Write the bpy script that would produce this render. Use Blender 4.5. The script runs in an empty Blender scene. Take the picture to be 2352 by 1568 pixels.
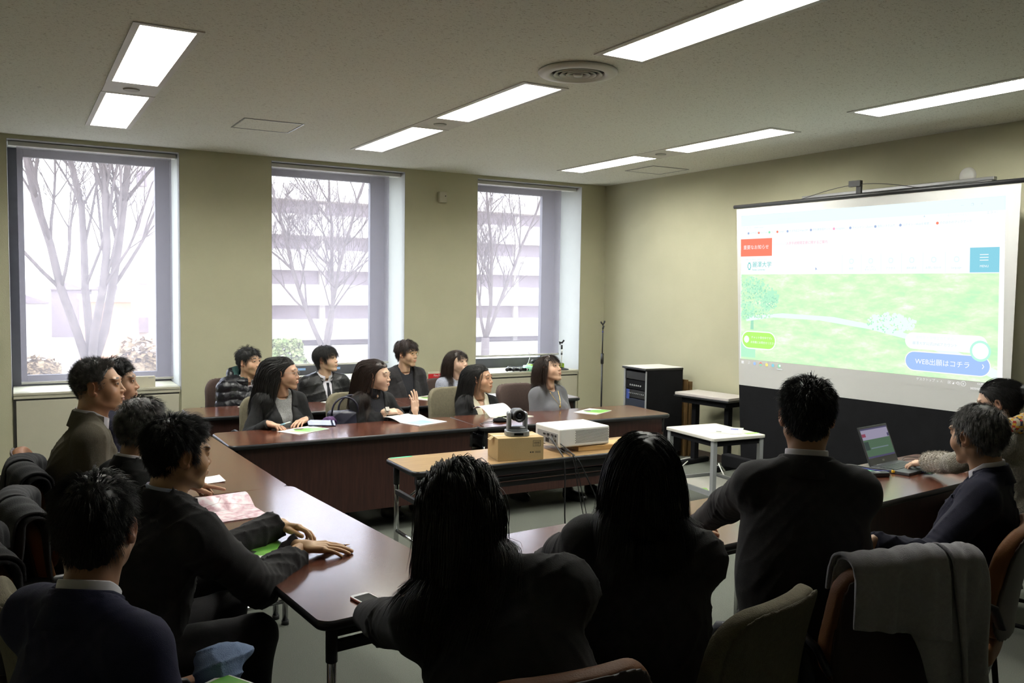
import bpy, math, random
import numpy as np
from mathutils import Vector, Matrix

# ------------------------------------------------------------------ camera, world, exposure
sc = bpy.context.scene
_a, _b, _r = math.radians(30.06), math.radians(-3.605), math.radians(.8315)
_fw = Vector((math.sin(_a) * math.cos(_b), math.cos(_a) * math.cos(_b), math.sin(_b)))
_rt = Vector((math.cos(_a), -math.sin(_a), 0)); _up = _rt.cross(_fw)
_R = math.cos(_r) * _rt + math.sin(_r) * _up
_U = -math.sin(_r) * _rt + math.cos(_r) * _up
cam = bpy.data.cameras.new('camera')
cam.sensor_width = 36.0
cam.lens = 1979.0 / 2352.0 * 36.0
cam.clip_start = .05; cam.clip_end = 400
cam_o = bpy.data.objects.new('camera', cam)
sc.collection.objects.link(cam_o)
cam_o.matrix_world = Matrix(((_R.x, _U.x, -_fw.x, 0), (_R.y, _U.y, -_fw.y, 0), (_R.z, _U.z, -_fw.z, 1.73), (0, 0, 0, 1)))
sc.camera = cam_o
sc.view_settings.view_transform = 'Standard'
sc.view_settings.look = 'None'
sc.view_settings.exposure = 0.40
sc.view_settings.gamma = 1.0
sc.view_settings.use_curve_mapping = False
sc.cycles.use_denoising = True
sc.cycles.max_bounces = 7
sc.cycles.diffuse_bounces = 4
sc.cycles.transparent_max_bounces = 8
sc.cycles.sample_clamp_indirect = 6.0
sc.cycles.caustics_reflective = False
sc.cycles.caustics_refractive = False
world = bpy.data.worlds.new('daylight_sky')
sc.world = world
world.use_nodes = True
world.node_tree.nodes['Background'].inputs[0].default_value = (.86, .92, 1.0, 1)
world.node_tree.nodes['Background'].inputs[1].default_value = SKY_S = 13.0
LAMP_S = 43.0
# ------------------------------------------------------------------ helpers
rng = np.random.default_rng(7)
random.seed(7)
COL = bpy.context.scene.collection
V3 = lambda *a: np.array(a, dtype=np.float64)

def nrm(v):
    v = np.asarray(v, dtype=np.float64)
    return v / max(1e-9, np.linalg.norm(v))

def link(o, parent=None):
    COL.objects.link(o)
    if parent is not None:
        o.parent = parent
    return o

def tag(o, label=None, cat=None, group=None, kind=None):
    if label: o['label'] = label
    if cat: o['category'] = cat
    if group: o['group'] = group
    if kind: o['kind'] = kind
    return o

def thing(name, loc, label, cat, group=None, rz=0.0):
    o = bpy.data.objects.new(name, None)
    o.empty_display_size = 0.05
    link(o)
    o.location = loc
    o.rotation_euler = (0, 0, rz)
    return tag(o, label, cat, group)

def copy_tree(o, parent=None):
    c = o.copy()
    COL.objects.link(c)
    c.parent = parent
    for ch in list(o.children):
        copy_tree(ch, c)
    return c

# ---- materials
def mat(name, col, rough=0.6, metal=0.0, spec=0.5, var=0.0, vscale=8.0, bump=0.0, bscale=60.0, coat=0.0,
        sheen=0.0, stretch=None, col2=None, emit=None, estr=0.0, subsurf=0.0):
    m = bpy.data.materials.new(name)
    m.use_nodes = True
    nt = m.node_tree; N = nt.nodes; L = nt.links
    b = N['Principled BSDF']
    b.inputs['Roughness'].default_value = rough
    b.inputs['Metallic'].default_value = metal
    b.inputs['Specular IOR Level'].default_value = spec
    b.inputs['Base Color'].default_value = (*col, 1)
    if coat: b.inputs['Coat Weight'].default_value = coat; b.inputs['Coat Roughness'].default_value = .15
    if sheen: b.inputs['Sheen Weight'].default_value = sheen
    if emit is not None:
        b.inputs['Emission Color'].default_value = (*emit, 1); b.inputs['Emission Strength'].default_value = estr
    tc = N.new('ShaderNodeTexCoord')
    mp = N.new('ShaderNodeMapping')
    L.new(tc.outputs['Object'], mp.inputs['Vector'])
    if stretch: mp.inputs['Scale'].default_value = stretch
    n = N.new('ShaderNodeTexNoise'); n.inputs['Scale'].default_value = vscale; n.inputs['Detail'].default_value = 5
    L.new(mp.outputs[0], n.inputs['Vector'])
    r = N.new('ShaderNodeValToRGB')
    c2 = col2 if col2 is not None else tuple(min(1, c * (1 + var)) for c in col)
    c1 = col if col2 is not None else tuple(c * (1 - var) for c in col)
    r.color_ramp.elements[0].color = (*c1, 1); r.color_ramp.elements[0].position = .3
    r.color_ramp.elements[1].color = (*c2, 1); r.color_ramp.elements[1].position = .7
    L.new(n.outputs['Fac'], r.inputs['Fac']); L.new(r.outputs['Color'], b.inputs['Base Color'])
    if bump:
        n2 = N.new('ShaderNodeTexNoise'); n2.inputs['Scale'].default_value = bscale; n2.inputs['Detail'].default_value = 3
        L.new(mp.outputs[0], n2.inputs['Vector'])
        bp = N.new('ShaderNodeBump'); bp.inputs['Strength'].default_value = bump; bp.inputs['Distance'].default_value = .01
        L.new(n2.outputs['Fac'], bp.inputs['Height']); L.new(bp.outputs['Normal'], b.inputs['Normal'])
    return m

def emat(name, col, s=1.0):
    m = bpy.data.materials.new(name); m.use_nodes = True
    nt = m.node_tree; nt.nodes.clear()
    e = nt.nodes.new('ShaderNodeEmission'); e.inputs[0].default_value = (*col, 1); e.inputs[1].default_value = s
    o = nt.nodes.new('ShaderNodeOutputMaterial'); nt.links.new(e.outputs[0], o.inputs[0])
    return m

# ---- mesh collection
class MB:
    def __init__(s): s.v = []; s.f = []; s.sm = []; s.n = 0
    def add(s, V, F, smooth=False, M=None):
        V = np.asarray(V, dtype=np.float64).reshape(-1, 3)
        if M is not None: V = V @ M[:3, :3].T + M[:3, 3]
        s.v.append(V)
        s.f += [tuple(int(i) + s.n for i in f) for f in F]
        s.sm += [smooth] * len(F)
        s.n += len(V)
        return s
    def box(s, lo, hi, M=None):
        x0, y0, z0 = lo; x1, y1, z1 = hi
        V = [(x0,y0,z0),(x1,y0,z0),(x1,y1,z0),(x0,y1,z0),(x0,y0,z1),(x1,y0,z1),(x1,y1,z1),(x0,y1,z1)]
        F = [(0,3,2,1),(4,5,6,7),(0,1,5,4),(1,2,6,5),(2,3,7,6),(3,0,4,7)]
        return s.add(V, F, False, M)
    def cyl(s, a, b, r, r2=None, n=12, caps=True, smooth=True):
        a = V3(*a); b = V3(*b); r2 = r if r2 is None else r2
        d = nrm(b - a); x = nrm(np.cross(d, V3(0, 0, 1) if abs(d[2]) < .9 else V3(1, 0, 0))); y = np.cross(d, x)
        t = np.arange(n) * 2 * math.pi / n
        c = np.cos(t)[:, None] * x + np.sin(t)[:, None] * y
        V = np.vstack([a + c * r, b + c * r2])
        s.add(V, [(i, (i + 1) % n, n + (i + 1) % n, n + i) for i in range(n)], smooth)
        if caps:
            s.f += [tuple(s.n - 2 * n + i for i in range(n))[::-1], tuple(s.n - n + i for i in range(n))]
            s.sm += [False, False]
        return s
    def tube(s, pts, r, n=8, closed=False, sx=1.0, sy=1.0, up=None):
        P = np.asarray(pts, dtype=np.float64); m = len(P)
        rr = np.broadcast_to(np.asarray(r, dtype=np.float64), (m,))
        T = np.zeros_like(P)
        for i in range(m):
            a = P[(i - 1) % m] if (closed or i > 0) else P[i]
            b = P[(i + 1) % m] if (closed or i < m - 1) else P[i]
            T[i] = nrm(b - a)
        u = V3(0, 0, 1) if up is None else V3(*up)
        if abs(np.dot(u, T[0])) > .95: u = V3(1, 0, 0)
        V = []
        t = np.arange(n) * 2 * math.pi / n
        for i in range(m):
            x = u - T[i] * np.dot(u, T[i]); x = nrm(x); u = x if up is None else u
            y = np.cross(T[i], x)
            V.append(P[i] + (np.cos(t)[:, None] * x * sx + np.sin(t)[:, None] * y * sy) * rr[i])
        F = []
        for i in range(m if closed else m - 1):
            j = (i + 1) % m
            F += [(i * n + k, i * n + (k + 1) % n, j * n + (k + 1) % n, j * n + k) for k in range(n)]
        if not closed: F += [tuple(range(n))[::-1], tuple((m - 1) * n + k for k in range(n))]
        return s.add(np.vstack(V), F, True)
    def lathe(s, prof, n=24, M=None):
        P = np.asarray(prof, dtype=np.float64); m = len(P)
        t = np.arange(n) * 2 * math.pi / n
        V = np.vstack([np.stack([p[0] * np.cos(t), p[0] * np.sin(t), np.full(n, p[1])], 1) for p in P])
        F = []
        for i in range(m - 1):
            F += [(i * n + k, i * n + (k + 1) % n, (i + 1) * n + (k + 1) % n, (i + 1) * n + k) for k in range(n)]
        return s.add(V, F, True, M)
    def prism(s, poly, z0, z1, M=None, smooth=False):
        n = len(poly)
        V = [(x, y, z0) for x, y in poly] + [(x, y, z1) for x, y in poly]
        F = [tuple(range(n))[::-1], tuple(range(n, 2 * n))] + [(i, (i + 1) % n, n + (i + 1) % n, n + i) for i in range(n)]
        return s.add(V, F, smooth, M)
    def sphere(s, c, r, n=16, m=10, M=None):
        r = np.broadcast_to(np.asarray(r, dtype=np.float64), (3,))
        V = [(0, 0, 1)]
        for i in range(1, m):
            a = math.pi * i / m
            V += [(math.sin(a) * math.cos(2 * math.pi * k / n), math.sin(a) * math.sin(2 * math.pi * k / n), math.cos(a)) for k in range(n)]
        V += [(0, 0, -1)]
        F = [(0, 1 + k, 1 + (k + 1) % n) for k in range(n)]
        for i in range(m - 2):
            F += [(1 + i * n + k, 1 + (i + 1) * n + k, 1 + (i + 1) * n + (k + 1) % n, 1 + i * n + (k + 1) % n) for k in range(n)]
        e = len(V) - 1
        F += [(e, 1 + (m - 2) * n + (k + 1) % n, 1 + (m - 2) * n + k) for k in range(n)]
        return s.add(np.array(V) * r + np.array(c), F, True, M)
    def build(s, name, m, parent=None, bevel=0.0, loc=None, seg=2):
        me = bpy.data.meshes.new(name)
        V = np.vstack(s.v)
        if loc is not None: V = V - np.array(loc)
        me.from_pydata(V.tolist(), [], s.f)
        me.polygons.foreach_set('use_smooth', s.sm)
        me.materials.append(m)
        o = bpy.data.objects.new(name, me)
        if loc is not None and parent is None: o.location = loc
        link(o, parent)
        if bevel:
            b = o.modifiers.new('bevel', 'BEVEL'); b.width = bevel; b.segments = seg; b.limit_method = 'ANGLE'
            b.harden_normals = False
        return o

def fast_mesh(name, V, Q, m, parent=None, smooth=True, loc=None, cols=None):
    """V (n,3), Q (m,4) or (m,3)"""
    V = np.asarray(V, dtype=np.float32)
    if loc is not None: V = V - np.array(loc, dtype=np.float32)
    me = bpy.data.meshes.new(name)
    k = Q.shape[1]
    me.vertices.add(len(V)); me.vertices.foreach_set('co', np.ascontiguousarray(V, dtype=np.float32).ravel())
    me.loops.add(Q.size); me.loops.foreach_set('vertex_index', np.ascontiguousarray(Q, dtype=np.int32).ravel())
    me.polygons.add(len(Q))
    me.polygons.foreach_set('loop_start', np.arange(0, Q.size, k, dtype=np.int32))
    me.polygons.foreach_set('loop_total', np.full(len(Q), k, dtype=np.int32))
    me.polygons.foreach_set('use_smooth', np.full(len(Q), smooth))
    me.update(calc_edges=True)
    if cols is not None:
        a = me.color_attributes.new('Col', 'FLOAT_COLOR', 'POINT')
        c = np.ones((len(V), 4), dtype=np.float32); c[:, :3] = cols
        a.data.foreach_set('color', c.ravel())
    me.materials.append(m)
    o = bpy.data.objects.new(name, me)
    if loc is not None: o.location = loc
    return link(o, parent)

# ---- signed distance modelling
def f32(a): return np.asarray(a, dtype=np.float32)
def ln(q): return np.sqrt(np.einsum('ij,ij->i', q, q))
def rc(P, a, b, r1, r2):
    a = f32(a); b = f32(b); ab = b - a
    t = np.clip(((P - a) @ ab) / max(1e-9, float(ab @ ab)), 0, 1)
    return ln(P - a - t[:, None] * ab) - (r1 + (r2 - r1) * t)
def ell(P, c, r, M=None):
    q = P - f32(c)
    if M is not None: q = q @ f32(M).T
    r = f32(r)
    k0 = ln(q / r); k1 = ln(q / (r * r))
    return k0 * (k0 - 1) / np.maximum(k1, 1e-6)
def rbox(P, c, h, r, M=None):
    q = P - f32(c)
    if M is not None: q = q @ f32(M).T
    q = np.abs(q) - (f32(h) - r)
    return ln(np.maximum(q, 0)) + np.minimum(q.max(1), 0) - r
def smin(a, b, k):
    h = np.clip(.5 + .5 * (b - a) / k, 0, 1)
    return b + (a - b) * h - k * h * (1 - h)
def smax(a, b, k): return -smin(-a, -b, k)

EDG = [(0,1),(2,3),(4,5),(6,7),(0,2),(1,3),(4,6),(5,7),(0,4),(1,5),(2,6),(3,7)]
def nets(fn, lo, hi, res, B=6, slack=1.25):
    lo = f32(lo); hi = f32(hi)
    nb = np.maximum(1, np.ceil((hi - lo) / (res * B)).astype(int))
    n = nb * B
    bi = np.stack(np.meshgrid(*[np.arange(k) for k in nb], indexing='ij'), -1).reshape(-1, 3)
    cen = lo + (bi + .5) * B * res - .5 * res
    dc = fn(f32(cen))
    val = np.repeat(np.repeat(np.repeat(dc.reshape(nb), B, 0), B, 1), B, 2).astype(np.float32)
    act = np.abs(dc) < B * res * .866 * slack + res
    ab = bi[act]
    loc = np.stack(np.meshgrid(*[np.arange(B)] * 3, indexing='ij'), -1).reshape(-1, 3)
    idx = (ab[:, None, :] * B + loc[None]).reshape(-1, 3)
    for s in range(0, len(idx), 400000):
        ii = idx[s:s + 400000]
        val[ii[:, 0], ii[:, 1], ii[:, 2]] = fn(f32(lo + ii * res))
    val[val == 0] = 1e-7
    val[0], val[-1] = np.maximum(val[0], 1e-4), np.maximum(val[-1], 1e-4)
    val[:, 0], val[:, -1] = np.maximum(val[:, 0], 1e-4), np.maximum(val[:, -1], 1e-4)
    val[:, :, 0], val[:, :, -1] = np.maximum(val[:, :, 0], 1e-4), np.maximum(val[:, :, -1], 1e-4)
    sg = val < 0
    c = [sg[i:n[0] - 1 + i, j:n[1] - 1 + j, k:n[2] - 1 + k] for k in (0, 1) for j in (0, 1) for i in (0, 1)]
    cnt = sum(x.astype(np.int8) for x in c)
    cell = np.argwhere((cnt > 0) & (cnt < 8))
    CV = np.stack([val[cell[:, 0] + i, cell[:, 1] + j, cell[:, 2] + k] for k in (0, 1) for j in (0, 1) for i in (0, 1)], 1)
    off = f32([(i, j, k) for k in (0, 1) for j in (0, 1) for i in (0, 1)])
    acc = np.zeros((len(cell), 3), np.float32); w = np.zeros(len(cell), np.float32)
    for a, b in EDG:
        va, vb = CV[:, a], CV[:, b]
        cr = (va < 0) != (vb < 0)
        t = np.where(cr, va / np.where(cr, va - vb, 1), 0)
        acc += np.where(cr[:, None], off[a] + t[:, None] * (off[b] - off[a]), 0); w += cr
    V = lo + (cell + acc / w[:, None]) * res
    idm = np.full(tuple(n - 1), -1, np.int32)
    idm[cell[:, 0], cell[:, 1], cell[:, 2]] = np.arange(len(cell))
    Q = []
    for ax in range(3):
        u, v = (ax + 1) % 3, (ax + 2) % 3
        s0 = [slice(None)] * 3; s1 = [slice(None)] * 3
        s0[ax] = slice(0, n[ax] - 1); s1[ax] = slice(1, n[ax])
        A = sg[tuple(s0)]; Bq = sg[tuple(s1)]
        e = np.argwhere(A != Bq)
        e = e[(e[:, u] > 0) & (e[:, v] > 0) & (e[:, u] < n[u] - 1) & (e[:, v] < n[v] - 1)]
        ins = A[e[:, 0], e[:, 1], e[:, 2]]
        q = []
        for du, dv in ((-1, -1), (0, -1), (0, 0), (-1, 0)):
            x = e.copy(); x[:, u] += du; x[:, v] += dv
            q.append(idm[x[:, 0], x[:, 1], x[:, 2]])
        q = np.stack(q, 1)
        q[~ins] = q[~ins][:, ::-1]
        Q.append(q)
    Q = np.vstack(Q); Q = Q[(Q >= 0).all(1)]
    return V, Q

def smooth_mesh(V, Q, it=1, k=.5):
    n = len(V)
    for _ in range(it):
        acc = np.zeros_like(V); w = np.zeros(n)
        for a in range(4):
            i, j = Q[:, a], Q[:, (a + 1) % 4]
            for c in range(3):
                acc[:, c] += np.bincount(i, V[j, c], n) + np.bincount(j, V[i, c], n)
            w += np.bincount(i, minlength=n) + np.bincount(j, minlength=n)
        V = V * (1 - k) + acc / np.maximum(w, 1)[:, None] * k
    return V

def frame(az, pitch=0., roll=0.):
    """columns right, forward, up. az clockwise from +y in degrees"""
    a, p, r = map(math.radians, (az, pitch, roll))
    f = V3(math.sin(a) * math.cos(p), math.cos(a) * math.cos(p), math.sin(p))
    rt = V3(math.cos(a), -math.sin(a), 0); up = np.cross(rt, f)
    r2 = math.cos(r) * rt + math.sin(r) * up; u2 = np.cross(r2, f)
    return np.stack([r2, f, u2], 1)

# ------------------------------------------------------------------ people
CR = (V3(0, -.018, .03), V3(.074, .094, .085))      # cranium
def make_head(nb, fem=False, wide=1.0, jaw=1.0, closed=False, asian=True, neck_r=.052):
    cr = CR
    def fn(q):
        q = q / f32([wide, 1, 1])
        A = q.copy(); A[:, 0] = np.abs(A[:, 0])
        d = ell(q, cr[0], cr[1])
        d = smin(d, ell(q, (0, .028, -.02), (.061, .060, .080)), .03)
        d = smin(d, rc(A, (.047 * jaw, -.004, -.052), (.016 * jaw, .064, -.099), .019, .015), .03)
        d = smin(d, ell(q, (0, .070, -.101), (.020 * jaw, .015, .013)), .018)
        d = smin(d, ell(A, (.040, .051, -.032), (.026, .028, .028)), .025)
        d = smin(d, ell(A, (.028, .077, .027), (.026, .009 if fem else .0115, .010)), .016)
        d = smax(d, -ell(A, (.031, .102, .007), (.020, .015, .012)), .014)
        d = smin(d, ell(A, (.031, .0725, .008), (.0165, .0165, .0135)), .005)
        if not closed:
            d = smax(d, -ell(A, (.0315, .092, .0072), (.0140, .014, .0040)), .0015)
        d = smin(d, rc(q, (0, .080, .010), (0, .0995, -.027), .0055, .0100), .013)
        d = smin(d, ell(A, (.0115, .092, -.031), (.0082, .0105, .0080)), .006)
        d = smax(d, -ell(A, (.0060, .1005, -.0385), (.0030, .004, .0025)), .002)
        d = smin(d, ell(q, (0, .070, -.060), (.030, .024, .026)), .02)
        d = smin(d, ell(q, (0, .0935, -.0568), (.0205, .0062, .0045)), .004)
        d = smin(d, ell(q, (0, .0925, -.0668), (.0175, .0072, .0055)), .004)
        d = smax(d, -ell(q, (0, .1015, -.0618), (.0200, .008, .0012)), .0015)
        Me = frame(0, 0, 0); th = math.radians(-22)
        R = np.array([[math.cos(th), math.sin(th), 0], [-math.sin(th), math.cos(th), 0], [0, 0, 1]])
        t2 = math.radians(12); R2 = np.array([[1, 0, 0], [0, math.cos(t2), -math.sin(t2)], [0, math.sin(t2), math.cos(t2)]])
        E = R2 @ R
        ear = ell(A, (.079, -.014, -.002), (.0065, .0175, .0300), E)
        ear = smin(ear, ell(A, (.0755, -.004, -.026), (.006, .009, .010), E), .006)
        ear = smax(ear, -ell(A, (.0865, -.010, .001), (.0070, .0095, .0185), E), .003)
        d = smin(d, ear, .005)
        nl = f32(nb)
        d = smin(d, rc(q, (0, -.022, -.05), nl, neck_r, neck_r * 1.05), .028)
        d = smin(d, rc(A, (.05, -.035, -.045), (.014, nl[1] + .045, nl[2] - .005), .012, .012), .02)
        return d
    return fn

def skin_cols(q, tone, fem=False, brow=(.03, .022, .018), lip=None, wide=1.0, browk=1.0):
    A = np.abs(q[:, :1] / wide)[:, 0]; y = q[:, 1]; z = q[:, 2]
    tone = np.array(tone)
    C = np.tile(tone, (len(q), 1))
    def mixc(w, c):
        nonlocal C
        w = np.clip(w, 0, 1)[:, None]; C = C * (1 - w) + np.array(c) * w
    red = tone * np.array([1.05, .78, .74])
    mixc(.4 * np.exp(-(((A - .045) / .02) ** 2 + ((z + .022) / .02) ** 2)) * (y > .03), red)
    mixc(.5 * np.exp(-((A / .014) ** 2 + ((z + .03) / .015) ** 2)) * (y > .08), red)
    mixc(.6 * (A > .072) * (y < .01) * (np.abs(z) < .04), red)
    lip = lip if lip is not None else tuple(tone * np.array([.90, .60, .58]))
    l = ((A / .0215) ** 2 + ((z + .0618) / (.0092 * (1 - .45 * np.clip(A / .0215, 0, 1)))) ** 2)
    mixc((1.15 - l) * 4 * (y > .082), lip)
    mixc((1 - (np.abs(z + .0616) / .0016)) * 1.0 * (A < .0205) * (y > .084), tone * .25)
    # eyebrows
    bz = .0305 + .10 * (A - .016) * (A < .038) - .16 * (A - .038) * (A >= .038) + .0022
    bw = (.0038 if fem else .0052) * browk * np.clip((.056 - A) / .02, .25, 1)
    mixc((1.25 - (np.abs(z - bz) / bw) ** 2) * 1.6 * (A > .013) * (A < .053) * (y > .045) * (.6 if fem else .75), brow)
    # lashes and lid edge
    ez = .0072 + .0042 * np.sqrt(np.clip(1 - ((A - .0315) / .0152) ** 2, 0, 1))
    mixc((1.2 - (np.abs(z - ez - .0006) / .0017) ** 2) * (np.abs(A - .0315) < .0158) * (y > .07) * .95, tone * .08)
    ez2 = .0072 - .0042 * np.sqrt(np.clip(1 - ((A - .0315) / .0152) ** 2, 0, 1))
    mixc((1 - (np.abs(z - ez2) / .0014) ** 2) * (np.abs(A - .0315) < .015) * (y > .07) * .45, tone * .3)
    return C

def hair_line(y, style):
    if style == 'long':
        ys = [-.12, -.06, -.03, .005, .012, .026, .040, .055, .075, .10]
        zs = [-.095, -.09, -.04, -.015, .010, .036, .052, .064, .072, .075]
    elif style == 'recede':
        ys = [-.12, -.05, -.038, -.030, .010, .014, .028, .036, .050, .070, .10]
        zs = [-.068, -.072, -.04, .024, .028, -.012, -.008, .040, .075, .092, .098]
    else:
        ys = [-.12, -.05, -.038, -.030, .010, .014, .030, .038, .060, .080, .10]
        zs = [-.068, -.072, -.04, .024, .028, -.018, -.012, .034, .056, .066, .070]
    return np.interp(y, ys, zs)

def head_simple(q, wide=1.0):
    q = q / f32([wide, 1, 1])
    d = ell(q, CR[0], CR[1])
    d = smin(d, ell(q, (0, .030, -.02), (.066, .066, .085)), .03)
    return smin(d, rc(q, (0, -.022, -.05), (0, -.04, -.15), .056, .06), .02)

def grow_hair(H, HR, st, torso=None, wide=1.0):
    """st: n, child, len(lo,hi), style, line, part, lift, jit, r, flow, off"""
    n = st.get('n', 500)
    u = rng.normal(size=(n * 3, 3)); u /= np.linalg.norm(u, axis=1)[:, None]
    if st.get('vol') is None: st['vol'] = .010
    rad = CR[1] * V3(wide, 1, 1) + .002
    q = CR[0] + u * rad
    ok = q[:, 2] > hair_line(q[:, 1], st.get('line', 'short'))
    if st.get('bald'):
        ok &= ~((np.hypot(q[:, 0], q[:, 1] + .035) < st['bald']) & (q[:, 2] > .08) & (rng.random(len(q)) < .8))
    q = q[ok][:n]; n = len(q)
    nor = (q - CR[0]) / rad ** 2; nor /= np.linalg.norm(nor, axis=1)[:, None]
    flow = st.get('flow', 'whorl')
    L0, L1 = st.get('len', (.03, .05))
    Ls = rng.uniform(L0, L1, n)
    K = st.get('seg', 7)
    px = st.get('part', 0.0)
    top = np.clip((q[:, 2] - .03) / .07, 0, 1); front = np.clip((q[:, 1]) / .06, 0, 1)
    side = np.sign(q[:, 0] - px)
    tgt = np.zeros((n, 3))
    if flow == 'whorl':
        w = V3(.01, -.055, .105); tgt = q - w
        tgt[:, 2] -= .02
        back = q[:, 1] < -.06; tgt[back, 2] -= .06
    elif flow == 'forward':
        tgt = np.stack([q[:, 0] * 4 + side * .1, np.full(n, .7) , -.35 - 1.2 * (1 - top)], 1)
        b = q[:, 1] < -.02; tgt[b] = np.stack([q[b, 0] * 4, np.full(b.sum(), -.1), np.full(b.sum(), -1.)], 1)
    elif flow == 'bangs':
        tgt = np.stack([q[:, 0] * 5, .9 * front + .05, -.5 - .9 * (1 - top)], 1)
    elif flow == 'part':
        tgt = np.stack([side * (.75 * top + .15), -.30 * np.ones(n) + .15 * front, -.25 - .9 * (1 - top)], 1)
    elif flow == 'back':
        tgt = np.stack([q[:, 0] * 3, -1.0 * top - .5, -.15 - .8 * (1 - top)], 1)
    elif flow == 'up':
        tgt = np.stack([q[:, 0] * 2, .25 * front - .1, .1 * np.ones(n)], 1)
    elif flow == 'sidecomb':
        tgt = np.stack([st.get('cs', 1) * np.ones(n) * (.9 * top + .1) + q[:, 0] * 4 * (1 - top), .15 * front - .35, -.2 - 1.0 * (1 - top)], 1)
    tgt /= np.linalg.norm(tgt, axis=1)[:, None]
    if K <= 10: Ls = Ls * (st.get('sidek', .5) + (1 - st.get('sidek', .5)) * top)
    if flow == 'whorl': Ls = Ls * (1 - .5 * front * (q[:, 2] < .095))
    if flow == 'whorl': Ls = Ls * np.clip(np.linalg.norm(q - V3(.01, -.055, .105), axis=1) / .05, .45, 1)
    lay = rng.random(n) ** st.get('layp', .8)
    if flow in ('part', 'bangs') and st.get('bangs'):
        # front hair kept short and brought down over the forehead
        fb = (q[:, 1] > .022) & (q[:, 2] > .045) & (np.abs(q[:, 0]) < st.get('bw', .055))
        Ls = np.where(fb, rng.uniform(*st['bangs'], n), Ls)
        tg = np.stack([q[:, 0] * 3 + st.get('bs', 0), np.full(n, .62), np.full(n, -.75)], 1)
        tg /= np.linalg.norm(tg, axis=1)[:, None]
        tgt[fb] = tg[fb]
    sv = st.get('sidev', .38 if K <= 10 else 1.0)
    vol = st['vol'] * (sv + (1 - sv) * top) * (1 + st.get('topvol', 0) * top)
    down = HR.T @ V3(0, 0, -1)
    pts = [q.copy()]
    P = q.copy(); lf = st.get('lift', .5) * (np.clip(np.linalg.norm(q - V3(.01, -.055, .105), axis=1) / .06, .1, 1)[:, None] if flow == 'whorl' else 1)
    d = nor * lf + tgt; d += rng.normal(size=d.shape) * st.get('jit', .12)
    d /= np.linalg.norm(d, axis=1)[:, None]
    clump = np.sin(q[:, 0] * 90 + 3) * np.cos(q[:, 1] * 80) * .5
    grav = st.get('grav', .25)
    def sd(X):
        r = head_simple(f32(X), wide)
        if K > 10: r = np.minimum(r, ell(f32(X), (0, .062, -.02 if st.get('bangs') is None else -.05), (.066, .055, .082 if st.get('bangs') is None else .07)))
        if torso is not None:
            r = np.minimum(r, torso(f32(X @ HR.T + H)) - .004)
        return r
    for k in range(K):
        step = (Ls / K)[:, None]
        tt = k / K
        P = P + d * step
        off = vol * (lay * .85 + .12) * min(1, (k + 1) / 2.0)
        if K > 10: off = off * (1.0 if k < K * .45 else 1.0)
        for _ in range(2):
            s0 = sd(P); bad = s0 < off
            if bad.any():
                X = P[bad]; e = .002
                g = np.stack([sd(X + V3(e, 0, 0)) - sd(X - V3(e, 0, 0)), sd(X + V3(0, e, 0)) - sd(X - V3(0, e, 0)), sd(X + V3(0, 0, e)) - sd(X - V3(0, 0, e))], 1)
                g /= np.maximum(1e-6, np.linalg.norm(g, axis=1))[:, None]
                P[bad] = X + g * (off[bad] - s0[bad])[:, None]
        pts.append(P.copy())
        if k > 0: d = .5 * d + .5 * (pts[-1] - pts[-2]) / step
        wv = st.get('wave', 0)
        gk = min(1.7, max(0.0, (tt - .07) * 9)) if (flow == 'back' and K > 10) else .5 + tt
        wvv = wv * np.stack([np.sin(tt * 16 + q[:, 0] * 60 + clump * 4), np.cos(tt * 14 + q[:, 1] * 50), 0 * tt * q[:, 0]], 1)
        d = d + down * grav * gk + tgt * .25 * (1 - tt) + wvv + rng.normal(size=d.shape) * st.get('frizz', .02)
        if st.get('pull') is not None: d = d + V3(*st['pull']) * tt
        d /= np.linalg.norm(d, axis=1)[:, None]
    G = np.stack(pts, 1)                       # n, K+1, 3
    ch = st.get('child', 4)
    o = rng.normal(size=(n, ch, 3)) * st.get('cw', .0022)
    tt = np.linspace(0, 1, K + 1)[None, None, :, None]
    G = G[:, None] + o[:, :, None, :] * (1 + tt * st.get('spread', 1.5))
    G = G.reshape(-1, K + 1, 3)
    G = G @ HR.T + H
    m = len(G)
    r0 = st.get('r', .0009) * rng.uniform(.6, 1.3, m)
    T = np.gradient(G, axis=1); T /= np.maximum(1e-9, np.linalg.norm(T, axis=2))[:, :, None]
    a = np.cross(T, V3(.3, .2, .93)); a /= np.maximum(1e-9, np.linalg.norm(a, axis=2))[:, :, None]
    b = np.cross(T, a)
    rr = (r0[:, None] * (1 - .8 * np.linspace(0, 1, K + 1)[None] ** 2))[:, :, None]
    ring = [G + rr * (math.cos(t) * a * 1.5 + math.sin(t) * b * .8) for t in (0, 2.094, 4.189)]
    Vv = np.stack(ring, 2).reshape(-1, 3)
    base = (np.arange(m) * (K + 1) * 3)[:, None, None]
    kk = (np.arange(K) * 3)[None, :, None]
    Q = []
    for j in range(3):
        j2 = (j + 1) % 3
        Q.append(np.stack(np.broadcast_arrays(base + kk + j, base + kk + j2, base + kk + 3 + j2, base + kk + 3 + j), -1).reshape(-1, 4))
    return Vv, np.vstack(Q)

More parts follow.
